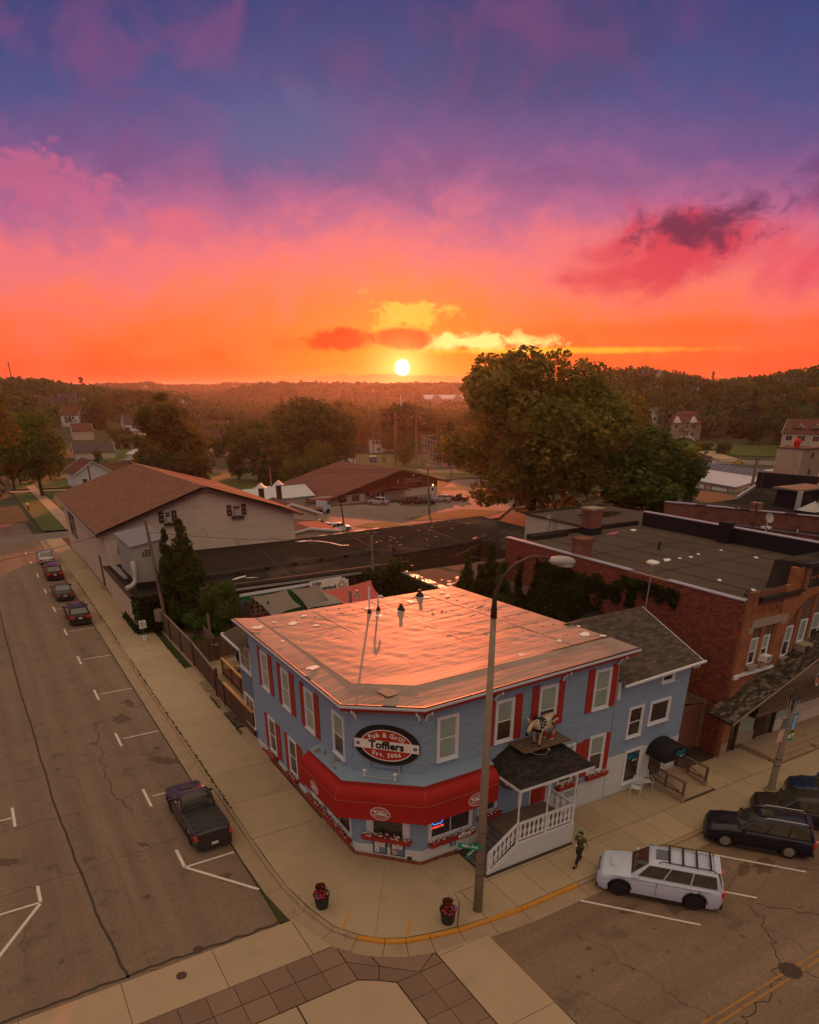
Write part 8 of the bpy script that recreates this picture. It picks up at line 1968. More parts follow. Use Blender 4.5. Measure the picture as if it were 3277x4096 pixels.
for row_,(ax_,ay_,n_) in enumerate(((193.5,131.0,11),(199.5,163.5,4))):
    sp_=thing('solar_array',('long' if row_ == 0 else 'short')+' row of dark solar panels on the white metal roof','solar panels',(ax_,ay_,ez_+1),group='solar panel rows')
    for i in range(n_):
        p=Vector((ax_,ay_,ez_+1.25))+(dv*2.35*i if row_ == 0 else-dv*2.35*i);MB().add([p-nv_*-1.3+Vector((0,0,.0)),p+dv*2.2+nv_*1.3,p+dv*2.2-nv_*1.3+Vector((0,0,1.5)),p-nv_*1.3+Vector((0,0,1.5))],[(0,1,2,3)]).build('panel',K['solar'],sp_)
        MB().bar(p+nv_*1.32+Vector((0,0,-.02)),p-nv_*1.3+Vector((0,0,1.48)),.08,.08).build('panel_frame',K['metal'],sp_)
tw2=thing('hose_tower','tall beige ribbed hose tower with red ventilator on top','tower',(215,134,-7));MB().box(211.2,131,-9,222,139,3.6).build('wall',K['beige_wall'],tw2)
for i in range(20): MB().box(211.0,131.2+i*.4,-9,211.2,131.35+i*.4,3.5).build('rib',K['beige_wall'],tw2);MB().box(211.4+i*.53,130.85,-9,211.55+i*.53,131,3.5).build('rib',K['stone'],tw2)
MB().box(210.8,130.6,3.6,222.3,139.3,3.85).build('roof_edge',K['brown'],tw2);MB().lathe([(.9,0),(.9,1.2),(1.2,1.4),(1.0,2.0),(.1,2.6)],(214,135,3.85),10).build('ventilator',K['petalr'],tw2)
for z in (-3.5,1.0): MB().box(216,130.8,z,217,130.86,z+1.6).build('window',K['pane'],tw2)
MB().box(222,131,-9,232,150,-4.5).build('annex_wall',K['beige_wall'],fs_);MB().box(221.5,130.5,-4.5,233,150.5,-4.2).build('annex_roof',K['metalroof'],fs_)
for x,y in ((201,150),(204,140),(208,158),(206,160)): MB().lathe([(.35,0),(.35,1.0),(.5,1.05),(.5,1.3)],(x,y,ez_+.9),8).build('roof_vent',K['metalroof'],fs_)

# houses; every one measured from its own place
va=lambda x,y,o=0.: math.atan2(y,x)-math.pi/2+o       # faces the camera, turned by o
house(178.5,338,va(178,338,.55),8,9,6.2,3.0,'white','hshingle','white two storey farmhouse with dark shutters near the portable toilet',wins=[(-2,3.9,1.3,1.5),(0,3.9,1.3,1.5),(2.4,3.9,1.3,1.5),(1,.8,1.2,1.4)],front_w=[(-2,3.9,1.2,1.5),(1.5,3.9,1.2,1.5)])
house(189,340,va(189,340,.2),9,6,3,2,'blockwhite','hshingle','low wing of the white farmhouse',wins=[(-2,1,1,1.3),(1,1,1,1.3)])
house(138,283,va(138,283,1.2),6,4.6,3.2,1.8,'white','hshingle','small white cottage with shuttered window at the foot of the maples',wins=[(0,1,1.2,1.4)],front_w=[(0,1,1.2,1.4)])
house(31,238,va(31,238,1.75),14,10.5,4.0,3.2,'white','hshingle_red','white gabled garage with arched vent behind the cream roof',front_w=[(-1.4,.8,1.2,1.6),(2.8,1.4,1.2,1.2)]);house(42,246,va(42,246,.1),16,9,3.0,2.6,'white','hshingle_red','brown roofed wing right of the white gabled garage')
house(52,372,va(52,372,.1),17,9,3.2,3.2,'blockwhite','hshingle_grey','long grey shingled house with brick chimney beside the meadow',chim=(5.5,0,.8));house(64,490,va(64,490,.15),11,8,5.0,3.4,'beige_wall','hshingle_red','yellow shed with brown saltbox roof among the left trees')
house(104,543,va(104,543,.35),13,8,4.2,4.2,'white','hshingle_grey','small white house with three shuttered windows far left',wins=[(-1.5,1.2,1.4,1.6),(1,1.2,1.4,1.6),(3.4,1.2,1.4,1.6)]);house(92,690,va(92,690,.1),9,8,5,2.6,'blockwhite','hshingle_grey','pale shed with grey roof above the yellow shed')
house(62,622,va(62,622,.3),22,16,6,6,'brown','hshingle','large brown hip roofed house behind the autumn maple',hip=6);house(78,640,va(78,640,.1),11,10,6,8,'black','hshingle_grey','dark house with steep white edged gable and brick chimney',chim=(-5,0,1.5));house(128,1000,va(128,1000,1.2),12,9,6,4,'white','hshingle','tiny white gable showing between far left trees')
house(67.5,350,va(67.5,350,.5),8,6,3.0,1.6,'white','metalroof','white hip roofed shelter left of the big maple',hip=2.5,cat='shelter');house(107,670,va(107,670),8,4,3,.4,'blockwhite','metalroof','long pale shed in the far left meadow',cat='shed')
house(104,362,va(104,362,.15),15,9,7,4.0,'beige_wall','hshingle','tan house with brown roof behind the picket fence',wins=[(-3,3.8,1.4,1.5),(2,3.8,1.4,1.5)]);house(190,650,va(190,650),10,10,5,3.4,'blockwhite','hshingle_grey','grey hip roofed house in the gap between far trees',hip=4);house(114,372,va(114,372,1.3),9,6,6,3,'blockwhite','hshingle','pale gable end right of the tan house')
house(78,326,va(78,326),6,4,1.4,.3,'white','metalroof','low white shed roof under the big maple',cat='shed')
G5='old houses on the right hillside street'
house(327,292,va(327,292,1.2),12,8,7.0,3.6,'white','hshingle_grey','white two storey house left of the brown brick house',grp=G5,wins=[(-2,4.2,1.4,1.6),(2,4.2,1.4,1.6)],front_w=[(-1.5,4.2,1.2,1.5),(1.5,1,1.2,1.5)])
hb_=house(326,270,va(326,270,.25),15,11,7.2,5.0,'stone','hshingle_red','brown two storey house with cream gables, porch and hip roof',grp=G5,hip=3.5,chim=(5.5,0,1),wins=[(-5,4.4,1.6,1.8),(0,4.4,1.4,1.8),(3.6,4.4,1.6,1.8),(3.6,.8,1.6,1.8)])
Mh=wm(hb_)
for u in (-4.8,3.4): MB(Mh).add([(u-2,-6.2,7.0),(u+2,-6.2,7.0),(u,-6.2,9.8),(u-2.3,-6.0,6.9),(u+2.3,-6.0,6.9),(u,0,10.2)],[(0,1,2),(3,2,5),(4,5,2)]).build('cream_gable',K['signwhite'],hb_)
MB(Mh).box(-2.5,-8,2.9,1.5,-5.5,3.1).build('porch_roof',K['hshingle_red'],hb_)
for u in (-2.3,-.5,1.3): MB(Mh).box(u-.12,-7.9,-.5,u+.12,-7.7,2.9).build('porch_post',K['white'],hb_)
MB(Mh).box(-2.5,-7.95,.2,1.5,-7.85,.9).build('porch_rail',K['white'],hb_);MB(Mh).bar((1.6,-7.9,.9),(4.2,-10.5,-1),.12,.7).build('stair_rail',K['white'],hb_)
house(352,268,va(352,268,.5),13,9,5.0,3.5,'stone','hshingle','brown gabled garage right of the brown house',grp=G5)
house(770,605,va(770,605),18,12,5,4,'beige_wall','hshingle','house roof showing in the trees high on the right hillside',wins=[(-3,2,3,2),(3,2,3,2)])
bhh=house(330,203,va(330,203,-.2),20,13,8.0,5.4,'beige_wall','hshingle_red','large tan three storey house with red roof and two dormers',grp=G5,wins=[(-7,4.8,2.6,2.0),(-2,4.8,3.4,2.0),(4,4.8,2.4,2.0),(7.5,4.8,1.6,2.0),(4,.8,2.4,2.0),(-7,.8,2,2)],chim=(5,2,1.2))
Mh=wm(bhh)
for u in (-4.2,2.6): MB(Mh).add([(u-2,-5.2,9.0),(u+2,-5.2,9.0),(u+2,-5.2,10.4),(u,-5.2,11.5),(u-2,-5.2,10.4),(u,1,11.7),(u-2.6,-5.6,10.1),(u+2.6,-5.6,10.1),(u,-5.6,11.75),(u-2.6,0,10.1),(u+2.6,0,10.1)],[(0,1,2,3,4),(6,8,5,9),(7,10,5,8)]).build('dormer',K['stone'],bhh);MB(Mh).box(u-1.6,-5.3,9.2,u+1.6,-5.21,10.1).build('dormer_window',K['pane'],bhh)
house(268,163,va(268,163,-.1),13,9,3.4,3.6,'white','hshingle_grey','white bungalow with grey roof behind the hose tower',wins=[(-2,1,2.2,1.4),(3,1,2.0,1.4)])
ap2=house(608,919,va(608,919,.35),72,18,11,5,'stone','metalroof','long pale apartment building hazy in the sunset glow','apartment building',z=-6,wins=[(-30+i*6,1.5+3.3*j,3,1.8) for i in range(11) for j in range(3)])
for u in (-20,12): Mh=wm(ap2);MB(Mh).add([(u-7,-11,-3),(u+7,-11,-3),(u+7,-11,12),(u,-11,17),(u-7,-11,12),(u-7,-9,12),(u+7,-9,12),(u,0,16.4)],[(0,1,2,3,4),(4,3,7,5),(3,2,6,7)]).build('cross_gable',K['stone'],ap2)
# small pale houses glimpsed between crowns
for i,(x,y,wm_,rm_) in enumerate(((20,420,'white','hshingle_grey'),(130,440,'white','hshingle'),(150,520,'beige_wall','hshingle_red'),(215,470,'blockwhite','hshingle_grey'),(70,560,'white','hshingle_red'),(250,560,'white','hshingle'),(330,420,'blockwhite','hshingle_red'),(395,330,'white','hshingle_grey'),(440,400,'beige_wall','hshingle'),(30,700,'white','hshingle'),(190,760,'white','hshingle_grey'),(300,700,'white','hshingle_red'),(520,380,'white','hshingle_grey'),(455,300,'blockwhite','hshingle'))):
    house(x,y,va(x,y,(i*.7) % 1.4-.7),14,9,7.5,4.5,wm_,rm_,('white' if wm_ == 'white' else 'tan' if wm_ == 'beige_wall' else 'pale grey')+' house half hidden by crowns, '+['far left edge','left of the white farmhouse','behind the farmhouse','right of the ball field poles','above the autumn maple','under the sun glow','behind the huge tree','above the brown brick house','high on the right slope','on the left ridge foot','deep in the valley wood','below the apartment building','on the far right ridge','above the large tan house'][i],grp='houses half hidden by trees',wins=[(-3,4.6,1.6,1.8),(3,4.6,1.6,1.8)])
# steeple far off
MB().add([(300,520,-9),(303,520,-9),(303,523,-9),(300,523,-9),(301.5,521.5,16)],[(0,1,4),(1,2,4),(2,3,4),(3,0,4)]).build('steeple',K['white'],label='slim white steeple glimpsed in the glow under the sun',cat='steeple')

# fences, backstop, toilets, bleachers
fence(76,257,83,319,2.2,2.6,-8.0,.8,'stone','long pale board fence running back beside the lawn');fence(82,243,92,250,1.6,1.6,-7.4,.8,'greywood','weathered board fence across the back lawn');fence(83,319,96,316,2.2,2.2,-9.3,.8,'greywood','board fence at the far end of the lawn')
bk=thing('backstop','tall grey chain link baseball backstop behind the big tree','backstop',(166,262,-9))
meshm=bpy.data.materials.new('chain_link');meshm.use_nodes=True;t=meshm.node_tree;b_=t.nodes['Principled BSDF'];b_.inputs['Base Color'].default_value=(.35,.33,.31,1)
tb=t.nodes.new('ShaderNodeBsdfTransparent');mx_=t.nodes.new('ShaderNodeMixShader');mx_.inputs[0].default_value=.22;t.links.new(tb.outputs[0],mx_.inputs[1]);t.links.new(b_.outputs[0],mx_.inputs[2]);t.links.new(mx_.outputs[0],t.nodes['Material Output'].inputs[0])
bp_=[(156.5,239.5),(166,270),(169,275),(198,284)]
for (x0,y0),(x1,y1) in zip(bp_,bp_[1:]):
    MB().add([(x0,y0,-9.3),(x1,y1,-9.3),(x1,y1,1.2),(x0,y0,1.2)],[(0,1,2,3)]).build('netting',meshm,bk);n=max(1,int(math.hypot(x1-x0,y1-y0)/4.5))
    for i in range(n+1): x=x0+(x1-x0)*i/n;y=y0+(y1-y0)*i/n;MB().tube([(x,y,-9.4),(x,y,1.3)],.13,4).build('post',K['metal'],bk)
    for z in (-6.5,-3.5,-.8,1.2): MB().tube([(x0,y0,z),(x1,y1,z)],.09,4).build('rail',K['metal'],bk)
po_=thing('portable_toilet','blue portable toilet with white roof by the white farmhouse','portable toilet',(152.9,288.6,-9.4));MB().box(151.7,287.5,-9.4,154.1,289.7,-7.0).build('cabin',K['portablue'],po_);MB().add([(151.5,287.3,-7),(154.3,287.3,-7),(154.3,289.9,-7),(151.5,289.9,-7),(152.9,288.6,-6.4)],[(0,1,4),(1,2,4),(2,3,4),(3,0,4)]).build('roof',K['signwhite'],po_);MB().box(152.2,287.4,-9.2,153.6,287.5,-7.2).build('door',K['portablue'],po_)
MB().box(156.5,286,-9.4,157.8,287,-7.2).build('equipment_box',K['greywood'],label='brown equipment box with green lid beside the portable toilet',cat='box')
bl=thing('bleachers','low aluminium bleachers in front of the backstop','bleachers',(150,232,-8));[MB(Matrix.Translation((150,232,gh(150,232))) @ Matrix.Rotation(-.9,4,'Z')).box(-6,i*.7,.3+i*.35,6,i*.7+.4,.38+i*.35).build('bench',K['metal'],bl) for i in range(5)]

# ================================================================== TREES
def fastmesh(name,V,nq,mat):
    me=bpy.data.meshes.new(name);n=len(V);me.vertices.add(n);me.vertices.foreach_set('co',V.astype(np.float32).ravel());me.loops.add(nq*4);me.loops.foreach_set('vertex_index',np.arange(nq*4,dtype=np.int32));me.polygons.add(nq)
    me.polygons.foreach_set('loop_start',np.arange(0,nq*4,4,dtype=np.int32));me.polygons.foreach_set('loop_total',np.full(nq,4,dtype=np.int32));me.materials.append(mat);me.update(calc_edges=True);return me
def quads(P_,Nn,s,r):
    n=len(P_);a=np.cross(Nn,r.normal(size=(n,3)));a/=np.linalg.norm(a,axis=1)[:,None]+1e-9;b=np.cross(Nn,a);b/=np.linalg.norm(b,axis=1)[:,None]+1e-9
    s=s[:,None];k=r.uniform(.6,1,(n,1));V=np.empty((n,4,3));V[:,0]=P_-a*s*.5;V[:,1]=P_-b*s*.5*k;V[:,2]=P_+a*s*.5;V[:,3]=P_+b*s*.5*k;return V.reshape(-1,3)
def unitv(r,n): v=r.normal(size=(n,3));return v/np.linalg.norm(v,axis=1)[:,None]
def crown(seed,h,w,n,size,base=.16,nl=34,shape='round',lobe=.34):
    r=np.random.default_rng(seed);C_=[];Rr=[]
    for i in range(nl):
        zn=r.uniform(0,1) ** .8 if shape != 'double' else r.uniform(0,1)
        if shape == 'cone': pr=(1-zn) ** .9
        elif shape == 'column': pr=min(1,(1-zn)*2.6)*.9
        elif shape == 'double': pr=(math.sin(math.pi*min(1,zn*1.9)) ** .6 if zn < .5 else .78*math.sin(math.pi*min(1,(zn-.42)*1.75)) ** .6)
        else: pr=(1-(abs(zn-.5)/.64) ** 3.6) if zn > .5 else .55+.45*zn/.5
        a=r.uniform(0,2*math.pi);q=w*pr*(.3+.52*r.random() ** .5) if i % 6 or zn > .7 else 0
        rr_=w*lobe*r.uniform(.7,1.2)*(pr*.7+.3);C_.append((q*math.cos(a),q*math.sin(a),h*base+(h*(1-base)-rr_*.8)*zn));Rr.append(rr_)
    C_=np.array(C_);Rr=np.array(Rr);ids=r.choice(nl,n,p=Rr ** 2/(Rr ** 2).sum());d=unitv(r,n);d[:,2] += .15
    rad_=Rr[ids]*(1-.45*r.random(n) ** 3+.08*r.random(n));P_=C_[ids]+d*rad_[:,None]*np.array([1,1,.85])
    keep=P_[:,2] > h*base*.75;P_=P_[keep];d=d[keep];Nn=d*.7+unitv(r,len(P_))*.8;return quads(P_,Nn,size*r.uniform(.6,1.35,len(P_)),r),len(P_)
def trunkmb(h,w,base,r0,seed):
    r=random.Random(seed);mb=MB();mb.tube([(0,0,-.6),(0,0,h*base*.8),(.1,0,h*.5),(0,.1,h*.82)],[r0*1.2,r0,r0*.6,r0*.15],8)
    for i in range(7): a=r.random()*6.28;z=h*r.uniform(base*.7,.5);L=w*r.uniform(.5,.8);mb.tube([(0,0,z),(L*.5*math.cos(a),L*.5*math.sin(a),z+h*.08),(L*math.cos(a),L*math.sin(a),z+h*.2)],[r0*.45,r0*.3,r0*.08],5)
    return mb
PROTO={}
def proto(k,h,w,n,size,mat,trunk=True,lab='',cat='tree',nm='tree',**kw):
    V,nq=crown(hash(k) % 1+sum(map(ord,k))*7,h,w,n,size,**kw);me=fastmesh('crown',V,nq,K[mat]);tm=raw(trunkmb(h,w,kw.get('base',.16),h*.021,3),'trunk',K['trunk']) if trunk else None;PROTO[k]=(h,w,me,tm,nm,cat)
proto('A0',26.5,12.8,30000,.62,'leafC',base=.04,nl=90,lobe=.25);proto('A1',14,6,4800,.62,'leafC',base=.1);proto('A2',14,6.5,4800,.62,'leafA',base=.12)
proto('B0',16,7,6500,.6,'leafB',base=.12,nl=40);proto('B1',13,6,5000,.55,'leafB',base=.1,nl=30);proto('B2',14,6,5000,.55,'leafA',base=.08,nl=30)
proto('C0',24,7.6,15000,.6,'leafD',base=.1,nl=60,shape='double',lobe=.36);proto('C1',15,6,7000,.55,'leafD',base=.1,nl=40);proto('C2',18,8,8000,.6,'leafA',base=.2,nl=44);proto('D0',24,9,22000,.42,'leafD',base=.18,nl=60);proto('D1',15,6,7000,.5,'leafD',base=.2,nl=34)
proto('P',17,4.2,4500,.6,'conifer',base=.05,nl=46,shape='cone',lobe=.3,nm='conifer');proto('R',11,2.0,3000,.4,'arbor',base=.02,nl=30,shape='column',lobe=.7,nm='arborvitae',trunk=True);proto('U',3,2,1300,.3,'bush',base=.02,nl=14,cat='shrub',nm='shrub')
def plant(k,x,y,z,h,w,lab,grp=None,rz=None):
    h0,w0,me,tm,nm,cat=PROTO[k];t_=thing(nm,lab,cat,(x,y,z),R.uniform(0,6.28) if rz is None else rz,grp);t_.scale=(w/w0,w/w0,h/h0)
    for m_,n_ in ((me,'crown'),(tm,'trunk')):
        if m_ is None: continue
        o=bpy.data.objects.new(n_,m_);C.objects.link(o);o.parent=t_
    return t_
KN={'A': 'rounded olive green tree','B': 'dense dark green tree','C': 'yellowing tree','D': 'autumn tinted maple','P': 'dark pointed conifer','R': 'narrow clipped arborvitae','U': 'low leafy shrub'}
PL=['huge rounded olive tree towering in the middle right, glowing at its edge','dark bushy tree at the right foot of the huge tree','dark tree leaning against the huge tree','dark tree before the fire station doors','bright green shrub under the dark trees beside the white block building','tall two-crowned yellowing maple behind the cream roof','yellowing tree right of the two-crowned maple','small yellowing tree at the foot of the maple','large dark maple nearest the EMS hall roof','dark maple right of the large dark maple','dark broad tree above the metal shed','dark tree left of the broad tree over the shed','orange tinted maple at the left edge of the picture','broad dark maple beside the left street lawn','small maple trunk on the corner lawn']
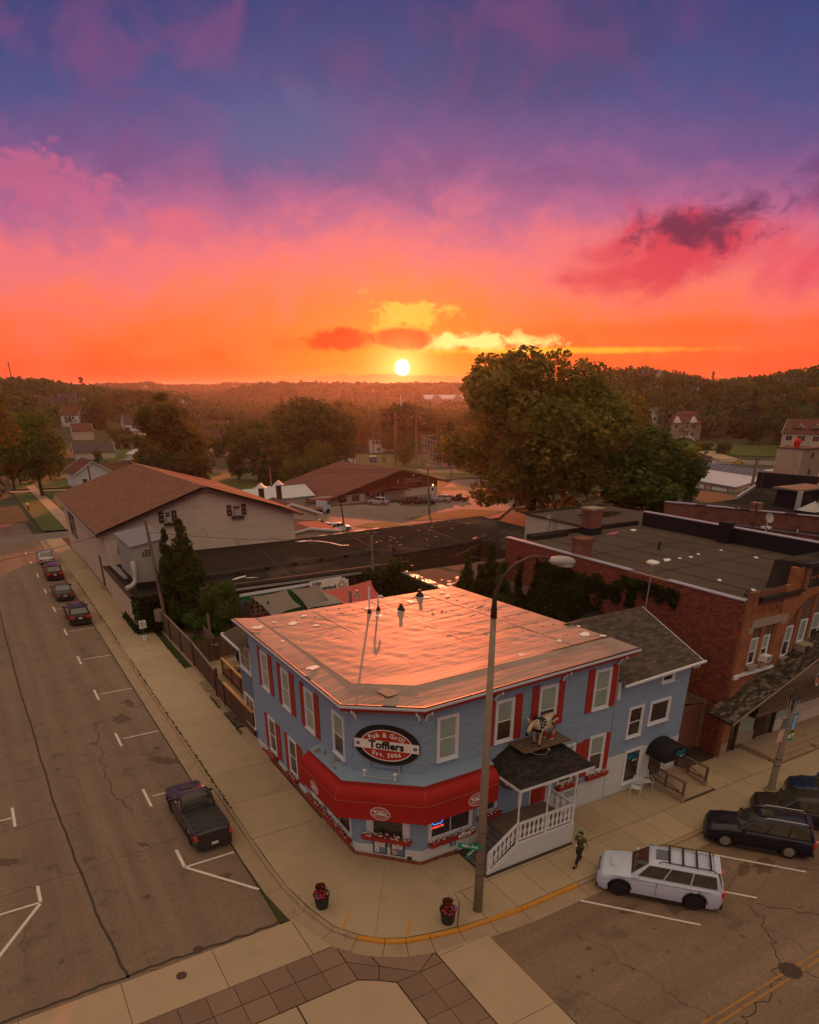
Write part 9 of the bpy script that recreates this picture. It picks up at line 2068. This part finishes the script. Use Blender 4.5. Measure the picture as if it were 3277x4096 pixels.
TREES='83.9,99.3,-1.4,26.5,17.0,A0;111.4,94.5,-2.1,12.7,7.0,B1;98.5,92.2,-1.6,16.2,11.6,B2;123.1,100.9,-2.7,11.6,5.1,B0;100.8,87.4,-1.5,6.0,3.8,U;46.4,203.2,-4.9,24.2,8.7,C0;53.0,208.0,-5.2,16.6,7.5,C1;42.7,201.4,-4.8,6.5,3.9,C1;85.9,199.5,-5.3,22.6,10.4,B0;93.1,200.4,-5.4,19.6,7.1,B1;76.5,218.8,-5.9,17.1,11.1,B2;73.2,228.0,-6.3,14.5,4.6,B1;1.5,145.8,-2.1,24.5,8.8,D0;15.1,207.7,-4.9,19.8,8.0,C2;10.5,236.2,-6.1,16.8,6.0,D1;71.7,193.3,-4.8,9.6,1.7,R;73.1,190.2,-4.7,10.2,1.7,R;75.4,190.6,-4.7,9.6,1.7,R;77.1,189.4,-4.7,8.9,1.7,R;70.0,194.6,-4.8,9.0,1.7,R;79.5,189.8,-4.8,8.9,1.7,R;99.7,340.1,-9.4,10.0,5.4,B1;171.2,337.4,-9.4,17.7,7.3,A1;204.6,355.2,-9.4,22.1,10.5,B0;225.9,363.8,-9.4,19.2,10.9,B2;184.2,329.7,-9.4,12.6,4.8,A1;186.9,319.5,-9.4,10.7,4.7,B1;205.4,424.5,-9.4,22.4,10.5,A1;236.8,357.3,-9.4,16.7,9.6,A2;307.7,239.7,-9.4,6.1,3.5,B1;303.5,226.6,-9.4,7.5,3.6,B1;350.6,249.1,-9.4,28.1,8.2,P;381.6,250.2,-9.4,23.2,10.2,B0;374.6,254.3,-9.4,23.2,10.1,B2;357.2,264.7,-9.4,20.9,8.5,P;386.1,317.3,-9.4,22.4,9.6,B1;394.4,242.6,-9.4,13.6,10.4,B0;67.1,783.7,-9.4,31.0,12.6,P;165.6,1180.9,-9.4,42.9,16.0,P;161.0,1183.7,-9.4,25.6,26.7,B0;925.8,730.0,-9.4,49.8,11.3,P;332.1,851.2,-9.4,22.4,6.4,P;1038.9,662.9,-9.4,47.6,23.6,B1;93.1,518.9,-9.4,5.9,5.1,U;83.1,497.0,-9.4,6.4,5.5,U;83.5,427.0,-9.4,6.8,4.2,U;94.7,441.6,-9.4,5.8,3.8,U;77.1,420.9,-9.4,6.1,4.6,U;72.6,423.6,-9.4,6.1,4.1,U;64.1,495.3,-9.4,3.5,3.5,U;50.1,348.9,-9.4,5.0,2.9,U;1586.7,1330.9,-9.4,0.0,6.6,U;79.8,721.0,-9.4,27.1,20.9,B0;50.0,647.4,-9.4,24.0,16.6,A1;85.2,554.4,-9.4,24.6,12.5,B2;122.4,695.7,-9.4,27.1,15.8,B1;155.4,731.3,-9.4,27.0,14.3,B0;155.7,104.1,-3.9,2.7,1.6,U;164.0,113.3,-4.5,2.3,1.3,U;153.1,89.3,-3.5,4.0,2.3,U;289.4,290.0,-4.1,15.4,7.6,B0;221.0,315.2,-9.4,9.1,3.6,B2;277.2,427.1,-9.4,14.4,5.6,B1;412.6,300.8,6.0,11.4,4.7,B0;103.0,271.7,-8.6,15.5,6.9,B1;422.6,272.5,8.9,11.9,4.9,B2;188.8,266.6,-9.4,9.1,3.3,B1;293.3,271.1,-5.2,11.9,4.8,A2;199.7,216.9,-8.8,9.7,4.4,A2;165.2,432.8,-9.4,10.7,5.3,B0;406.6,323.9,7.0,16.8,7.1,B1;114.7,345.7,-9.4,12.2,4.7,P;314.4,399.9,-9.4,13.0,5.3,B2;207.5,313.4,-9.4,13.0,4.8,B1;279.4,328.8,-8.3,15.1,6.2,B2;136.7,452.9,-9.3,16.8,7.8,B1;242.3,340.5,-9.4,9.1,4.0,B2;202.4,248.4,-9.4,14.9,7.1,B0;321.9,360.2,-2.8,16.8,8.3,B0;114.8,501.5,-7.4,11.9,5.7,A2;306.4,314.4,-0.7,10.4,4.9,B2;169.5,253.0,-9.2,15.9,6.3,B1;266.4,336.1,-9.4,9.3,4.0,A1;167.5,348.2,-9.4,11.8,5.3,B1;139.4,359.4,-9.4,13.6,6.7,B2;193.0,281.4,-9.4,13.3,5.7,B2;238.4,311.1,-9.4,10.1,4.5,B2;176.0,398.5,-9.4,15.8,6.1,B2;160.3,333.3,-9.4,11.6,5.8,B2;17.5,283.3,-8.3,10.1,4.2,P;137.4,332.2,-9.4,15.0,6.6,B2;257.8,290.0,-8.3,9.9,4.5,B2;203.0,408.8,-9.4,13.6,6.2,C2;371.9,303.2,2.9,12.8,5.8,B2;258.4,250.3,-8.6,11.4,4.1,B2;189.4,290.4,-9.4,9.4,4.3,A2;297.9,351.0,-7.7,9.2,4.2,B2;350.9,224.7,-3.3,14.7,5.6,C2;149.1,196.4,-6.6,10,4.7,A1;250.5,297.2,-9.1,15.0,6.0,A2;184.0,247.9,-9.4,12.9,6.3,A1;386.3,337.6,9.5,15.9,6.7,B0;239.0,422.1,-9.4,11.6,5.5,B2;99.6,261.6,-8.1,13.9,5.7,B0;167.1,407.0,-9.4,11.4,5.1,B1;222.1,304.2,-9.4,13.6,6.3,A2;41.1,190.7,-4.3,10.6,4.5,B1;99.0,230.0,-6.8,12.1,5.8,B2;25.1,308.3,-9.4,9.2,3.9,B0;151.9,177.1,-6.0,11.3,5.1,B0;334.1,234.2,-5.1,14.7,6.7,B1;208.1,212.6,-8.9,14.7,5.6,B1;318.6,389.5,-9.0,12.4,6.2,A1;235.2,267.0,-9.2,10.4,3.8,B0;218.1,419.2,-9.4,14.1,6.8,B1;295.9,400.3,-9.4,15.9,6.2,P;424.4,243.5,7.4,13.4,5.1,B2;157.4,441.2,-9.4,10.0,3.7,A2;390.9,290.1,3.0,9.6,4.5,P;261.9,383.4,-9.4,11.6,4.7,C2;131.7,404.9,-9.4,9.5,4.4,A1;53.4,230.3,-6.1,11.9,4.5,B0;201.3,386.7,-9.4,16.5,7.8,B1;130.8,152.7,-4.5,10.3,4.4,A1;27.9,513.1,-5.3,13.6,5.8,B2;81.2,350.1,-9.4,15.6,6.3,B1;241.0,235.7,-9.4,11.3,5.5,B1;177.4,198.4,-7.5,9.8,4.4,B2;265.7,374.5,-9.4,16.5,7.2,B0;177.6,426.9,-9.4,13.7,6.3,B2;402.0,264.2,5.3,12.3,6.1,B1;94.7,394.8,-9.4,13.1,6.4,P;239.9,378.7,-9.4,10.7,4.8,B1;179.3,230.4,-8.6,16.2,6.2,B0;23.5,275.0,-7.9,13.5,6.4,B2;13.6,261.3,-7.3,9.9,4.4,B0;121.9,327.5,-9.4,9.8,4.6,A2;186.8,205.4,-8.0,15.7,6.7,B1;102.7,455.5,-8.9,11.6,4.5,A2;436.0,273.1,11.2,10.1,3.6,B1;249.4,274.2,-8.6,15.3,6.7,B1;152.3,493.1,-9.2,14.8,5.6,B0;260.4,325.1,-9.4,9.3,3.4,B2;356.1,301.2,2.2,12.5,6.1,B0;442.8,257.4,10.9,10.7,4.5,C2;7.5,325.7,-9.4,14.1,6.6,A2;26.4,501.7,-6.2,10.5,4.4,B1;274.3,405.5,-9.4,11.3,4.2,B2;79.4,178.9,-4.3,11.8,4.3,C2;171.5,239.8,-8.8,13.8,5.7,B0;264.6,299.7,-8.0,14.2,5.2,B2;222.5,322.2,-9.4,9.3,4.3,B0;119.6,306.9,-9.4,15.5,6.6,A2;246.0,323.1,-9.4,10.8,5.3,A2;258.5,354.7,-9.4,9.3,4.3,P;338.2,353.8,4.9,9.6,4.3,A2;167.9,455.7,-9.4,14.3,6.1,B1;170.2,474.4,-9.4,13.9,5.9,A2;188.4,369.7,-9.4,13.1,5.5,C2;122.1,491.2,-8.1,10.9,4.2,B2;150.2,448.8,-9.4,9.9,3.9,P;169.0,159.9,-6.0,11.7,4.4,B0;125.5,422.0,-9.4,12.3,5.0,A2;108.2,280.9,-9.0,17.0,7.1,A2;162.8,244.3,-8.7,16.8,7.0,P;156.8,198.8,-6.9,12.7,5.3,A2;170.0,186.1,-6.8,9.8,4.3,B1;256.3,411.2,-9.4,13.8,6.2,B2;184.8,378.8,-9.4,15.7,7.1,P;351.0,288.6,0.0,9.3,4.1,A2;177.0,384.0,-9.4,9.8,4.1,B2;114.2,484.2,-8.2,10.9,4.0,B1;288.3,279.6,-4.9,12.6,5.7,B2;8.9,380.7,-9.4,12.4,5.3,B1;192.4,308.4,-9.4,9.2,4.3,C2;287.3,375.7,-9.4,14.7,7.1,A1;97.4,420.9,-9.4,13.3,6.4,B2;16.2,340.7,-9.4,12.6,5.9,B2;221.3,262.8,-9.4,14.3,6.9,C2;100.6,431.3,-9.3,13.7,6.3,A1;134.0,178.4,-5.5,11.9,4.5,A1;357.8,372.7,8.8,12.0,5.8,C2;75.5,203.3,-5.3,10.4,4.3,A1;202.0,231.1,-9.3,10.0,4.3,A2;114.0,409.8,-9.4,11.3,4.2,B2;137.1,345.6,-9.4,13.1,6.2,C2;75.6,334.0,-9.4,14.8,7.3,A2;237.3,326.5,-9.4,10.4,4.4,A1;230.6,317.7,-9.4,14.6,5.4,B2;126.7,390.8,-9.4,14.3,5.2,B0;144.9,402.9,-9.4,10.6,4.0,B0;110.5,338.7,-9.4,9.3,4.4,B1;182.7,484.6,-9.4,11.5,4.7,A2;306.6,384.0,-9.4,15.2,7.4,B1;127.9,439.5,-9.4,10.4,4.1,B0;173.4,173.9,-6.6,16.4,6.6,C2;276.5,385.8,-9.4,12.6,5.8,B1;7.3,277.2,-8.0,11.4,4.5,B1;259.0,310.4,-9.1,11.5,4.6,B1;15.8,301.3,-9.1,11.2,4.3,B2;160.2,187.3,-6.6,14.8,6.3,B2;208.6,235.4,-9.4,11.9,5.3,B0;339.9,365.3,3.1,14.7,6.7,A1;228.7,288.3,-9.4,10.9,4.3,B1;330.5,350.5,2.7,16.8,7.2,P;226.5,214.2,-9.4,13.7,4.9,B1;124.0,449.5,-9.2,14.3,6.3,C2;168.6,382.8,-9.4,9.9,4.7,B2;287.9,428.8,-9.4,11.4,4.2,P;85.5,367.9,-9.4,14.7,5.3,B2;155.4,266.4,-9.4,10.7,5.1,A2;232.0,461.5,-9.4,14.4,6.1,B0;271.3,249.2,-8.0,10.1,5.0,C2;161.5,391.5,-9.4,13.9,6.9,P;189.9,227.4,-8.8,16.3,7.4,B1;204.8,273.7,-9.4,12.4,5.9,B0;217.4,200.8,-8.8,12.9,5.0,A1;157.9,421.7,-9.4,9.7,4.2,A2;207.8,373.3,-9.4,16.6,7.0,A1;314.6,335.3,-0.2,10.5,4.4,A1;250.0,356.4,-9.4,14.6,6.8,B0;250.5,307.5,-9.4,11.3,5.5,B0;153.3,416.9,-9.4,11.1,4.5,B2;204.0,298.7,-9.4,14.2,5.7,A2;87.1,211.2,-5.8,10.1,4.9,B1;199.8,238.6,-9.4,11.1,5.3,B0;251.5,420.1,-9.4,13.0,4.9,C2;174.0,390.8,-9.4,9.3,3.6,C2;229.3,225.3,-9.4,14.4,6.1,A1;355.2,357.5,9.2,14.5,5.3,B0;190.4,433.2,-9.4,13.8,5.3,A2;342.5,217.3,-4.5,13.7,5.2,B1;210.9,381.7,-9.4,11.2,4.6,C2;313.5,325.5,0.5,12.9,6.1,P;420.5,259.4,8.4,10.0,3.8,B1;196.2,301.1,-9.4,11.1,5.2,B1;134.5,316.5,-9.4,13.7,4.9,B1;285.7,320.9,-6.3,13.8,6.9,C2;189.4,455.8,-9.4,12.4,5.1,B1;136.4,302.0,-9.4,16.3,6.9,A2;121.5,146.1,-4.1,13.1,4.7,A2;146.1,388.8,-9.4,10.9,4.9,B2;375.6,225.3,-0.1,12.3,5.3,B0;174.3,409.1,-9.4,10.6,4.9,B1;405.7,251.5,5.8,14.0,7.0,A1;36.0,369.1,-9.4,10.2,5.0,B0;22.9,457.8,-8.7,15.8,6.3,A2;84.3,383.2,-9.4,9.4,3.6,B2;16.2,485.3,-7.3,11.5,4.4,B1;112.8,246.1,-7.7,10.0,3.8,B2;327.8,314.8,2.4,13.4,6.4,B2;299.8,324.3,-3.2,10.9,4.9,C2;236.0,394.6,-9.4,14.6,5.7,B0;377.6,355.5,12.1,13.9,6.5,B1;266.7,412.1,-9.4,12.4,4.8,B0;319.8,407.7,-9.4,12.9,5.5,B2;336.6,380.5,-2.4,13.5,6.2,B2;112.9,301.0,-9.4,9.7,3.7,C2;7.0,303.0,-9.1,14.0,5.7,A1;356.4,210.4,-3.4,12.2,4.6,B2;20.0,313.8,-9.4,12.8,4.6,C2;133.9,167.2,-5.1,10,6.1,B1;245.1,289.9,-9.2,14.1,5.2,C2;181.1,362.7,-9.4,13.1,5.3,C2;21.4,432.2,-9.4,10.1,4.3,B0;242.9,228.1,-9.4,11.4,4.2,A1;400.4,314.7,5.6,14.1,5.4,B2;112.3,471.5,-8.6,14.5,5.6,B2;193.0,252.1,-9.4,10.6,4.6,B1;204.4,327.8,-9.4,9.4,3.6,A2;20.0,334.7,-9.4,9.9,3.6,A2;299.1,364.7,-9.1,15.4,6.2,B0;301.9,301.0,-1.9,14.5,5.7,B2;360.1,289.2,0.5,13.5,6.4,B1;176.8,191.6,-7.2,11.6,4.4,B2;71.1,177.1,-4.1,9.2,3.5,B2;284.3,308.4,-5.3,10.4,4.2,B0;94.4,241.4,-7.2,10.9,4.2,B2;21.6,441.8,-9.2,12.6,5.6,B1;156.3,344.3,-9.4,16.8,8.4,B0;143.7,167.7,-5.4,11.4,4.6,B0;13.2,417.4,-9.4,15.2,7.1,B2;289.8,409.1,-9.4,13.5,5.5,C2;340.3,224.9,-4.6,9.2,3.5,B0;290.9,339.4,-7.5,13.6,6.4,B0;231.0,431.9,-9.4,12.1,5.6,B0;139.0,369.5,-9.4,16.0,6.3,P;126.5,379.0,-9.4,12.0,5.2,B1;22.3,518.4,-4.9,11.1,4.8,B0;233.6,251.1,-9.3,9.5,4.6,B0;431.1,258.3,9.8,16.1,5.9,B0;173.6,269.2,-9.4,11.5,4.5,B0;256.2,427.1,-9.4,15.2,5.6,B2;104.8,240.5,-7.3,13.6,6.0,B0;267.3,358.4,-9.4,9.5,3.7,B2'
tr_=[q.split(',') for q in TREES.split(';')]
def where(x,y):
    D=math.hypot(x,y);ph=math.degrees(math.atan2(x*FWY-y*FWX,x*FWX+y*FWY))
    s=['far left','left','left of the sun','below the sun','right of the sun','behind the huge tree','right hillside','far right hillside'][min(7,max(0,int((ph+30)/7.5)))]
    return s,('nearer' if D < 260 else 'middle distance' if D < 380 else 'distant')
same_={}
for i,(x,y,z,h,w,k) in enumerate(tr_):
    x,y,z,h,w=map(float,(x,y,z,h,w));a,b=where(x,y)
    if i < len(PL): plant(k,x,y,z,h,w,PL[i])
    else: same_.setdefault('%s among the %s trees, %s' % (KN[k[0]],b,a),[]).append((math.atan2(x,y),plant(k,x,y,z,h,w,'','town trees, '+a+', '+b)))
ORD=['second','third','fourth','fifth','sixth','seventh','eighth','ninth','tenth','eleventh','twelfth','thirteenth','fourteenth','fifteenth','sixteenth','seventeenth','eighteenth','nineteenth','twentieth']+['twenty-'+q for q in ('first','second','third','fourth','fifth','sixth','seventh','eighth','ninth')]
for lab_,L_ in same_.items():
    L_.sort(key=lambda q: q[0]);n_=len(L_)
    for i,(_,o) in enumerate(L_):
        o['label']=lab_ if n_ == 1 else ('leftmost ' if i == 0 else 'rightmost ' if i == n_-1 else ORD[i-1]+' from left, ')+lab_
# twin arborvitae, garden arborvitae, bush
proto('T',10,1.25,13000,.20,'arbor',base=.01,nl=60,shape='column',lobe=.62,nm='arborvitae')
plant('T',13.3,63.7,0,9.2,.95,'slimmer left one of the tall twin arborvitae by the grey pole','twin arborvitae');plant('T',14.6,63.6,0,9.9,1.45,'fuller right one of the tall twin arborvitae by the grey pole','twin arborvitae')
ab_='arborvitae between tavern and ivy wall'
for x,y,h,w,s in ((31.9,45.0,8.6,.95,'leftmost of the garden arborvitae'),(32.6,44.2,7.7,.9,'second garden arborvitae from the left'),(33.3,43.7,9.4,1.15,'tallest of the garden arborvitae'),(32.9,41.6,8.4,1.1,'rightmost garden arborvitae against the ivy'),(32.5,43.0,6.0,.8,'shortest of the garden arborvitae, in front')): plant('T',x,y,0,h,w,s,ab_)
proto('V',4.2,2.1,5200,.22,'bush',base=.12,nl=24,cat='shrub',nm='shrub');plant('V',16.3,63.0-3.2,0,5.0,1.7,'bright green airy shrub beside the pollarded trunk');plant('V',15.0,60.5,0,2.6,1.9,'low dark part of the shrubbery behind the picket fence');plant('V',13.4,57.5,0,1.3,.7,'small green seedling in the fenced yard')
# hills of wood: too many and too far to count
def wood(name,n,D0,D1,pmin,pmax,hh,ww,nq,size,seed,cond=None):
    r=np.random.default_rng(seed);D=np.sqrt(r.uniform(D0 ** 2,D1 ** 2,n));ph=np.radians(r.uniform(pmin,pmax,n));x=D*np.sin(ph+AZ);y=D*np.cos(ph+AZ)
    if cond is not None: k=cond(D,ph,r);x,y=x[k],y[k]
    n=len(x);z=np.array([gh(a,b) for a,b in zip(x,y)]);hs=hh*r.uniform(.65,1.2,n);ws=ww*r.uniform(.7,1.2,n)
    d=unitv(r,n*nq);d[:,2]=np.abs(d[:,2])*1.1-.25;ids=np.repeat(np.arange(n),nq);C_=np.stack([x,y,z+hs*.45],1)[ids];P_=C_+d*np.stack([ws,ws,hs*.55],1)[ids]*(1-.3*r.random(n*nq)[:,None] ** 2)
    V=quads(P_,d*.8+unitv(r,len(d))*.7,size*r.uniform(.6,1.3,len(d)),r);me=fastmesh(name,V,len(d),K['leafF']);o=bpy.data.objects.new(name,me);C.objects.link(o);o['kind']='stuff';return o
wood('hillside_wood',1500,420,720,8,34,13,6.5,60,2.2,1);wood('near_wood',900,470,760,-34,8,12,6.5,55,2.2,2,lambda D,ph,r: ~((np.degrees(ph) <-14) & (np.degrees(ph) >-25) & (D < 560)))
wood('valley_wood',3600,740,1500,-36,38,13,9,26,4.0,3);wood('far_wood',3600,1450,2900,-38,40,14,15,16,8.0,4)

# ================================================================== FIGURES
def skin(name,joints,bones,mat,parent,sub_=2,root=0):
    me=bpy.data.meshes.new(name);me.from_pydata([j[:3] for j in joints],bones,[]);sk=me.attributes if False else None
    o=bpy.data.objects.new(name,me);C.objects.link(o);o.parent=parent;m=o.modifiers.new('skin','SKIN');me.materials.append(mat)
    if not me.skin_vertices:
        bpy.context.view_layer.update()
    if len(me.skin_vertices) == 0:
        bm=__import__('bmesh').new();bm.from_mesh(me);bm.verts.layers.skin.verify();bm.to_mesh(me);bm.free()
    sv=me.skin_vertices[0].data
    for i,j in enumerate(joints): sv[i].radius=(j[3],j[4] if len(j) > 4 else j[3]);sv[i].use_root=(i == root)
    m.use_smooth_shade=True;s=o.modifiers.new('sub','SUBSURF');s.levels=sub_;s.render_levels=sub_;return o
# the walker (local +Y is the way he walks)
pe_=thing('person','person in olive T-shirt and green headphones walking past the porch stairs','person',(20.45,19.05,.012),math.atan2(1,-.25) ,None)
pe_['category']='person'
skm=material('skin',(.40,.22,.15),.6);olive=material('olive_cotton',(.075,.085,.028),.9);navy=material('dark_jeans',(.022,.022,.030),.9);hairm=material('dark_hair',(.02,.013,.010),.6);hp=material('green_headphone',(.02,.42,.10),.4);shoe=material('black_shoe',(.012,.012,.012),.6)
J=[(0,0,.95,.13,.10),(0,.01,1.15,.13,.095),(0,.01,1.36,.16,.10),(0,.02,1.47,.06),(0,.06,1.56,.07),(0,.09,1.65,.095,.105),(0,.08,1.72,.07),
     (-.19,.0,1.42,.06),(-.24,-.10,1.17,.045),(-.30,-.16,.94,.035),(-.31,-.14,.86,.035,.02),(.19,.02,1.42,.06),(.25,.05,1.17,.045),(.10,.26,1.12,.035),(.03,.30,1.14,.035,.02),
     (-.09,0,.90,.09),(-.10,.20,.52,.065),(-.10,.34,.10,.045),(-.10,.44,.05,.04),(.09,0,.90,.09),(.10,-.04,.50,.065),(.10,-.34,.16,.045),(.10,-.30,.07,.04)]
Bn=[(0,1),(1,2),(2,3),(3,4),(4,5),(5,6),(2,7),(7,8),(8,9),(9,10),(2,11),(11,12),(12,13),(13,14),(0,15),(15,16),(16,17),(17,18),(0,19),(19,20),(20,21),(21,22)]
skin('body',J,Bn,skm,pe_)
sh_=[0,1,2,7,8,11,12];g1=[(x,y,z,*[q*1.16+.015 for q in (rr2 if len(rr2) > 1 else rr2*2)]) for x,y,z,*rr2 in J]
def subset(ids,cut=None):
    mp={a: i for i,a in enumerate(ids)};return [g1[a] for a in ids],[(mp[a],mp[b]) for a,b in Bn if a in mp and b in mp]
jj,bb=subset([0,1,2,7,11]);jj += [(-.235,-.07,1.24,.065,.065),(.24,.045,1.24,.065,.065),(0,0,.84,.165,.125)];bb += [(3,5),(4,6),(0,7)];skin('shirt',jj,bb,olive,pe_)
jj,bb=subset([0,15,16,17,19,20,21]);jj[0]=(0,0,.93,.13,.105);skin('trousers',jj,bb,navy,pe_)
Mp=wm(pe_)
for p,rx in (((-.10,.40,.06),0),((.10,-.33,.10),.7)): MB(Mp @ Matrix.Translation(p) @ Matrix.Rotation(-rx,4,'X')).add([(-.05,-.12,-.05),(.05,-.12,-.05),(.055,.16,-.05),(-.055,.16,-.05),(-.045,-.11,.07),(.045,-.11,.07),(.045,.13,.0),(-.045,.13,.0)],[(0,3,2,1),(4,5,6,7),(0,1,5,4),(1,2,6,5),(2,3,7,6),(3,0,4,7)]).build('shoe',shoe,pe_)
skin('hair',[(0,.03,1.66,.115,.10),(0,.06,1.74,.105,.10),(0,.13,1.74,.07,.05)],[(0,1),(1,2)],hairm,pe_)
MB(Mp).tube([(-.125,.07,1.66),(-.13,.06,1.76),(-.08,.06,1.86),(0,.06,1.89),(.08,.06,1.86),(.13,.06,1.76),(.125,.07,1.66)],.022,7).build('headphones',hp,pe_)
for s in (-1,1): MB(Mp).ball((s*.13,.08,1.64),.05,8,6).build('ear_cup',hp,pe_)
for s in (-1,1): MB(Mp).ball((s*.035,.185,1.655),.012,6,4).build('eye',hairm,pe_)
MB(Mp).add([(-.015,.185,1.645),(.015,.185,1.645),(0,.215,1.605),(0,.18,1.6)],[(0,1,2),(0,2,3),(1,3,2)]).build('nose',skm,pe_)
for hx_,hy2,hz2,dx in ((-.31,-.13,.84,-1),(.02,.32,1.14,1)):
    for k in range(4): MB(Mp).tube([(hx_+(k-1.5)*.017,hy2,hz2),(hx_+(k-1.5)*.018,hy2+.03,hz2-.045+.004*k),(hx_+(k-1.5)*.017,hy2+.02,hz2-.075+.006*abs(k-1))],[.009,.008,.006],5).build('finger',skm,pe_)
    MB(Mp).tube([(hx_-dx*.03,hy2,hz2+.02),(hx_-dx*.05,hy2+.03,hz2-.02)],[.010,.007],5).build('thumb',skm,pe_)
MB(Mp).box(-.03,.33,1.10,.05,.35,1.22).build('phone',K['signwhite'],pe_);MB(Mp).box(-.06,.135,1.22,.06,.15,1.32).build('shirt_print',K['bush'],pe_)

# the cow statue (local +Y is the way it faces)
cw_=thing('cow_statue','life-size painted cow statue with black jacket standing on the plank shelf','statue',(20.25,22.05,5.115),math.atan2(1.35,-.42));Mc=wm(cw_)
cream=material('cow_cream',(.50,.40,.28),.35,var=.2,scale=3,coat=.5)
J=[(0,-.55,1.05,.27,.30),(0,-.1,1.00,.27,.33),(0,.42,1.05,.24,.32),(0,.72,1.18,.15,.2),(0,.95,1.25,.12,.15),(0,1.12,1.12,.11,.12),(0,1.28,.92,.085,.08),
     (-.17,.42,.80,.11),(-.18,.46,.42,.065),(-.17,.48,.06,.05),(.17,.42,.80,.11),(.18,.40,.42,.065),(.17,.36,.06,.05),(-.17,-.62,.80,.14),(-.18,-.76,.44,.065),(-.17,-.62,.06,.05),(.17,-.62,.80,.14),(.18,-.70,.44,.065),(.17,-.52,.06,.05),(0,-.88,1.22,.05),(0,-.98,.7,.03)]
Bn=[(0,1),(1,2),(2,3),(3,4),(4,5),(5,6),(2,7),(7,8),(8,9),(2,10),(10,11),(11,12),(0,13),(13,14),(14,15),(0,16),(16,17),(17,18),(0,19),(19,20)]
skin('body',J,Bn,cream,cw_,root=1)
skin('jacket',[(0,-.12,1.00,.29,.345),(0,.2,1.01,.28,.35),(0,.5,1.06,.25,.33),(0,.68,1.13,.19,.25)],[(0,1),(1,2),(2,3)],material('black_leather',(.014,.013,.015),.25,coat=.6),cw_,root=1)
for s in (-1,1):
    MB(Mc).tube([(s*.10,.98,1.38),(s*.24,.98,1.46),(s*.30,1.02,1.60)],[.035,.028,.008],7).build('horn',cream,cw_);MB(Mc).tube([(s*.11,.95,1.30),(s*.24,.90,1.28),(s*.30,.90,1.24)],[.03,.06,.02],6).build('ear',cream,cw_);MB(Mc).ball((s*.105,1.10,1.20),.024,6,5).build('eye',K['black'],cw_)
MB(Mc).ball((0,1.34,.87),.085,10,7).build('muzzle',K['black'],cw_)
for x,y in ((-.17,.48),(.17,.36)): MB(Mc).lathe([(.07,0),(.055,.09)],(x,y,0),8).build('hoof',K['black'],cw_)
for x,y in ((-.17,-.60),(.17,-.50)): MB(Mc).lathe([(.08,0),(.085,.05),(.07,.1),(.065,.26)],(x,y,0),9,sy=1.2).build('red_shoe',K['petalr'],cw_);MB(Mc).lathe([(.088,0),(.092,.035)],(x,y,0),9,sy=1.25).build('shoe_sole',K['signwhite'],cw_)
for s in (1,):
    Mo=Mc @ Matrix.Translation((-.305,-.50,1.06)) @ Matrix.Rotation(-math.pi/2,4,'Z');oval(Mo,.24,.26,-.02,.02,K['signblack'],cw_,name='badge');oval(Mo,.19,.21,-.025,.003,K['signred'],cw_,name='badge_red');MB(Mo).box(-.235,-.034,-.05,.235,-.024,.05).build('badge_band',K['signwhite'],cw_);text_part('Tofflers',.09,Mo @ Matrix.Translation((0,-.038,0)),K['signblack'],cw_)
gltm=glow('glitter',(.9,.95,.6),1.0);mb=MB(Mc);rr=random.Random(3)  # sequin glints are put in as a glow of the material
for i in range(22): mb.ball((-.27+rr.uniform(-.02,.02),rr.uniform(-.1,.75),rr.uniform(.85,1.3)),.008,4,3)
mb.build('sequins',gltm,cw_,kind='stuff')
# two birds
for x,y,z in ((-35,380,78),(-60,250,92)):
    bq=thing('bird','small dark bird '+('low in the left sky' if z < 80 else 'high near the left edge of the sky'),'bird',(x,y,z));MB().tube([(x-.5,y,z),(x,y,z),(x+.5,y,z+.05)],[.05,.14,.03],5).build('body',K['black'],bq);MB().add([(x-.15,y,z),(x+.2,y,z),(x+.1,y+1.4,z+.5)],[(0,1,2)]).build('wing',K['black'],bq);MB().add([(x-.15,y,z),(x+.2,y,z),(x+.1,y-1.4,z+.5)],[(0,2,1)]).build('wing',K['black'],bq)
HAZE_D=.000062;HAZE_G=.72

# ------------------------------------------------------------------ haze (air over the whole place)
mb=MB();mb.box(-7800,-7800,-11,7800,7800,50)
hz=bpy.data.materials.new('air');hz.use_nodes=True;t=hz.node_tree;t.nodes.clear()
o_=t.nodes.new('ShaderNodeOutputMaterial');v_=t.nodes.new('ShaderNodeVolumePrincipled')
v_.inputs['Density'].default_value=HAZE_D;v_.inputs['Anisotropy'].default_value=HAZE_G;v_.inputs['Color'].default_value=(.95,.93,.92,1)
t.links.new(v_.outputs[0],o_.inputs['Volume'])
mb.build('haze',hz,kind='stuff')
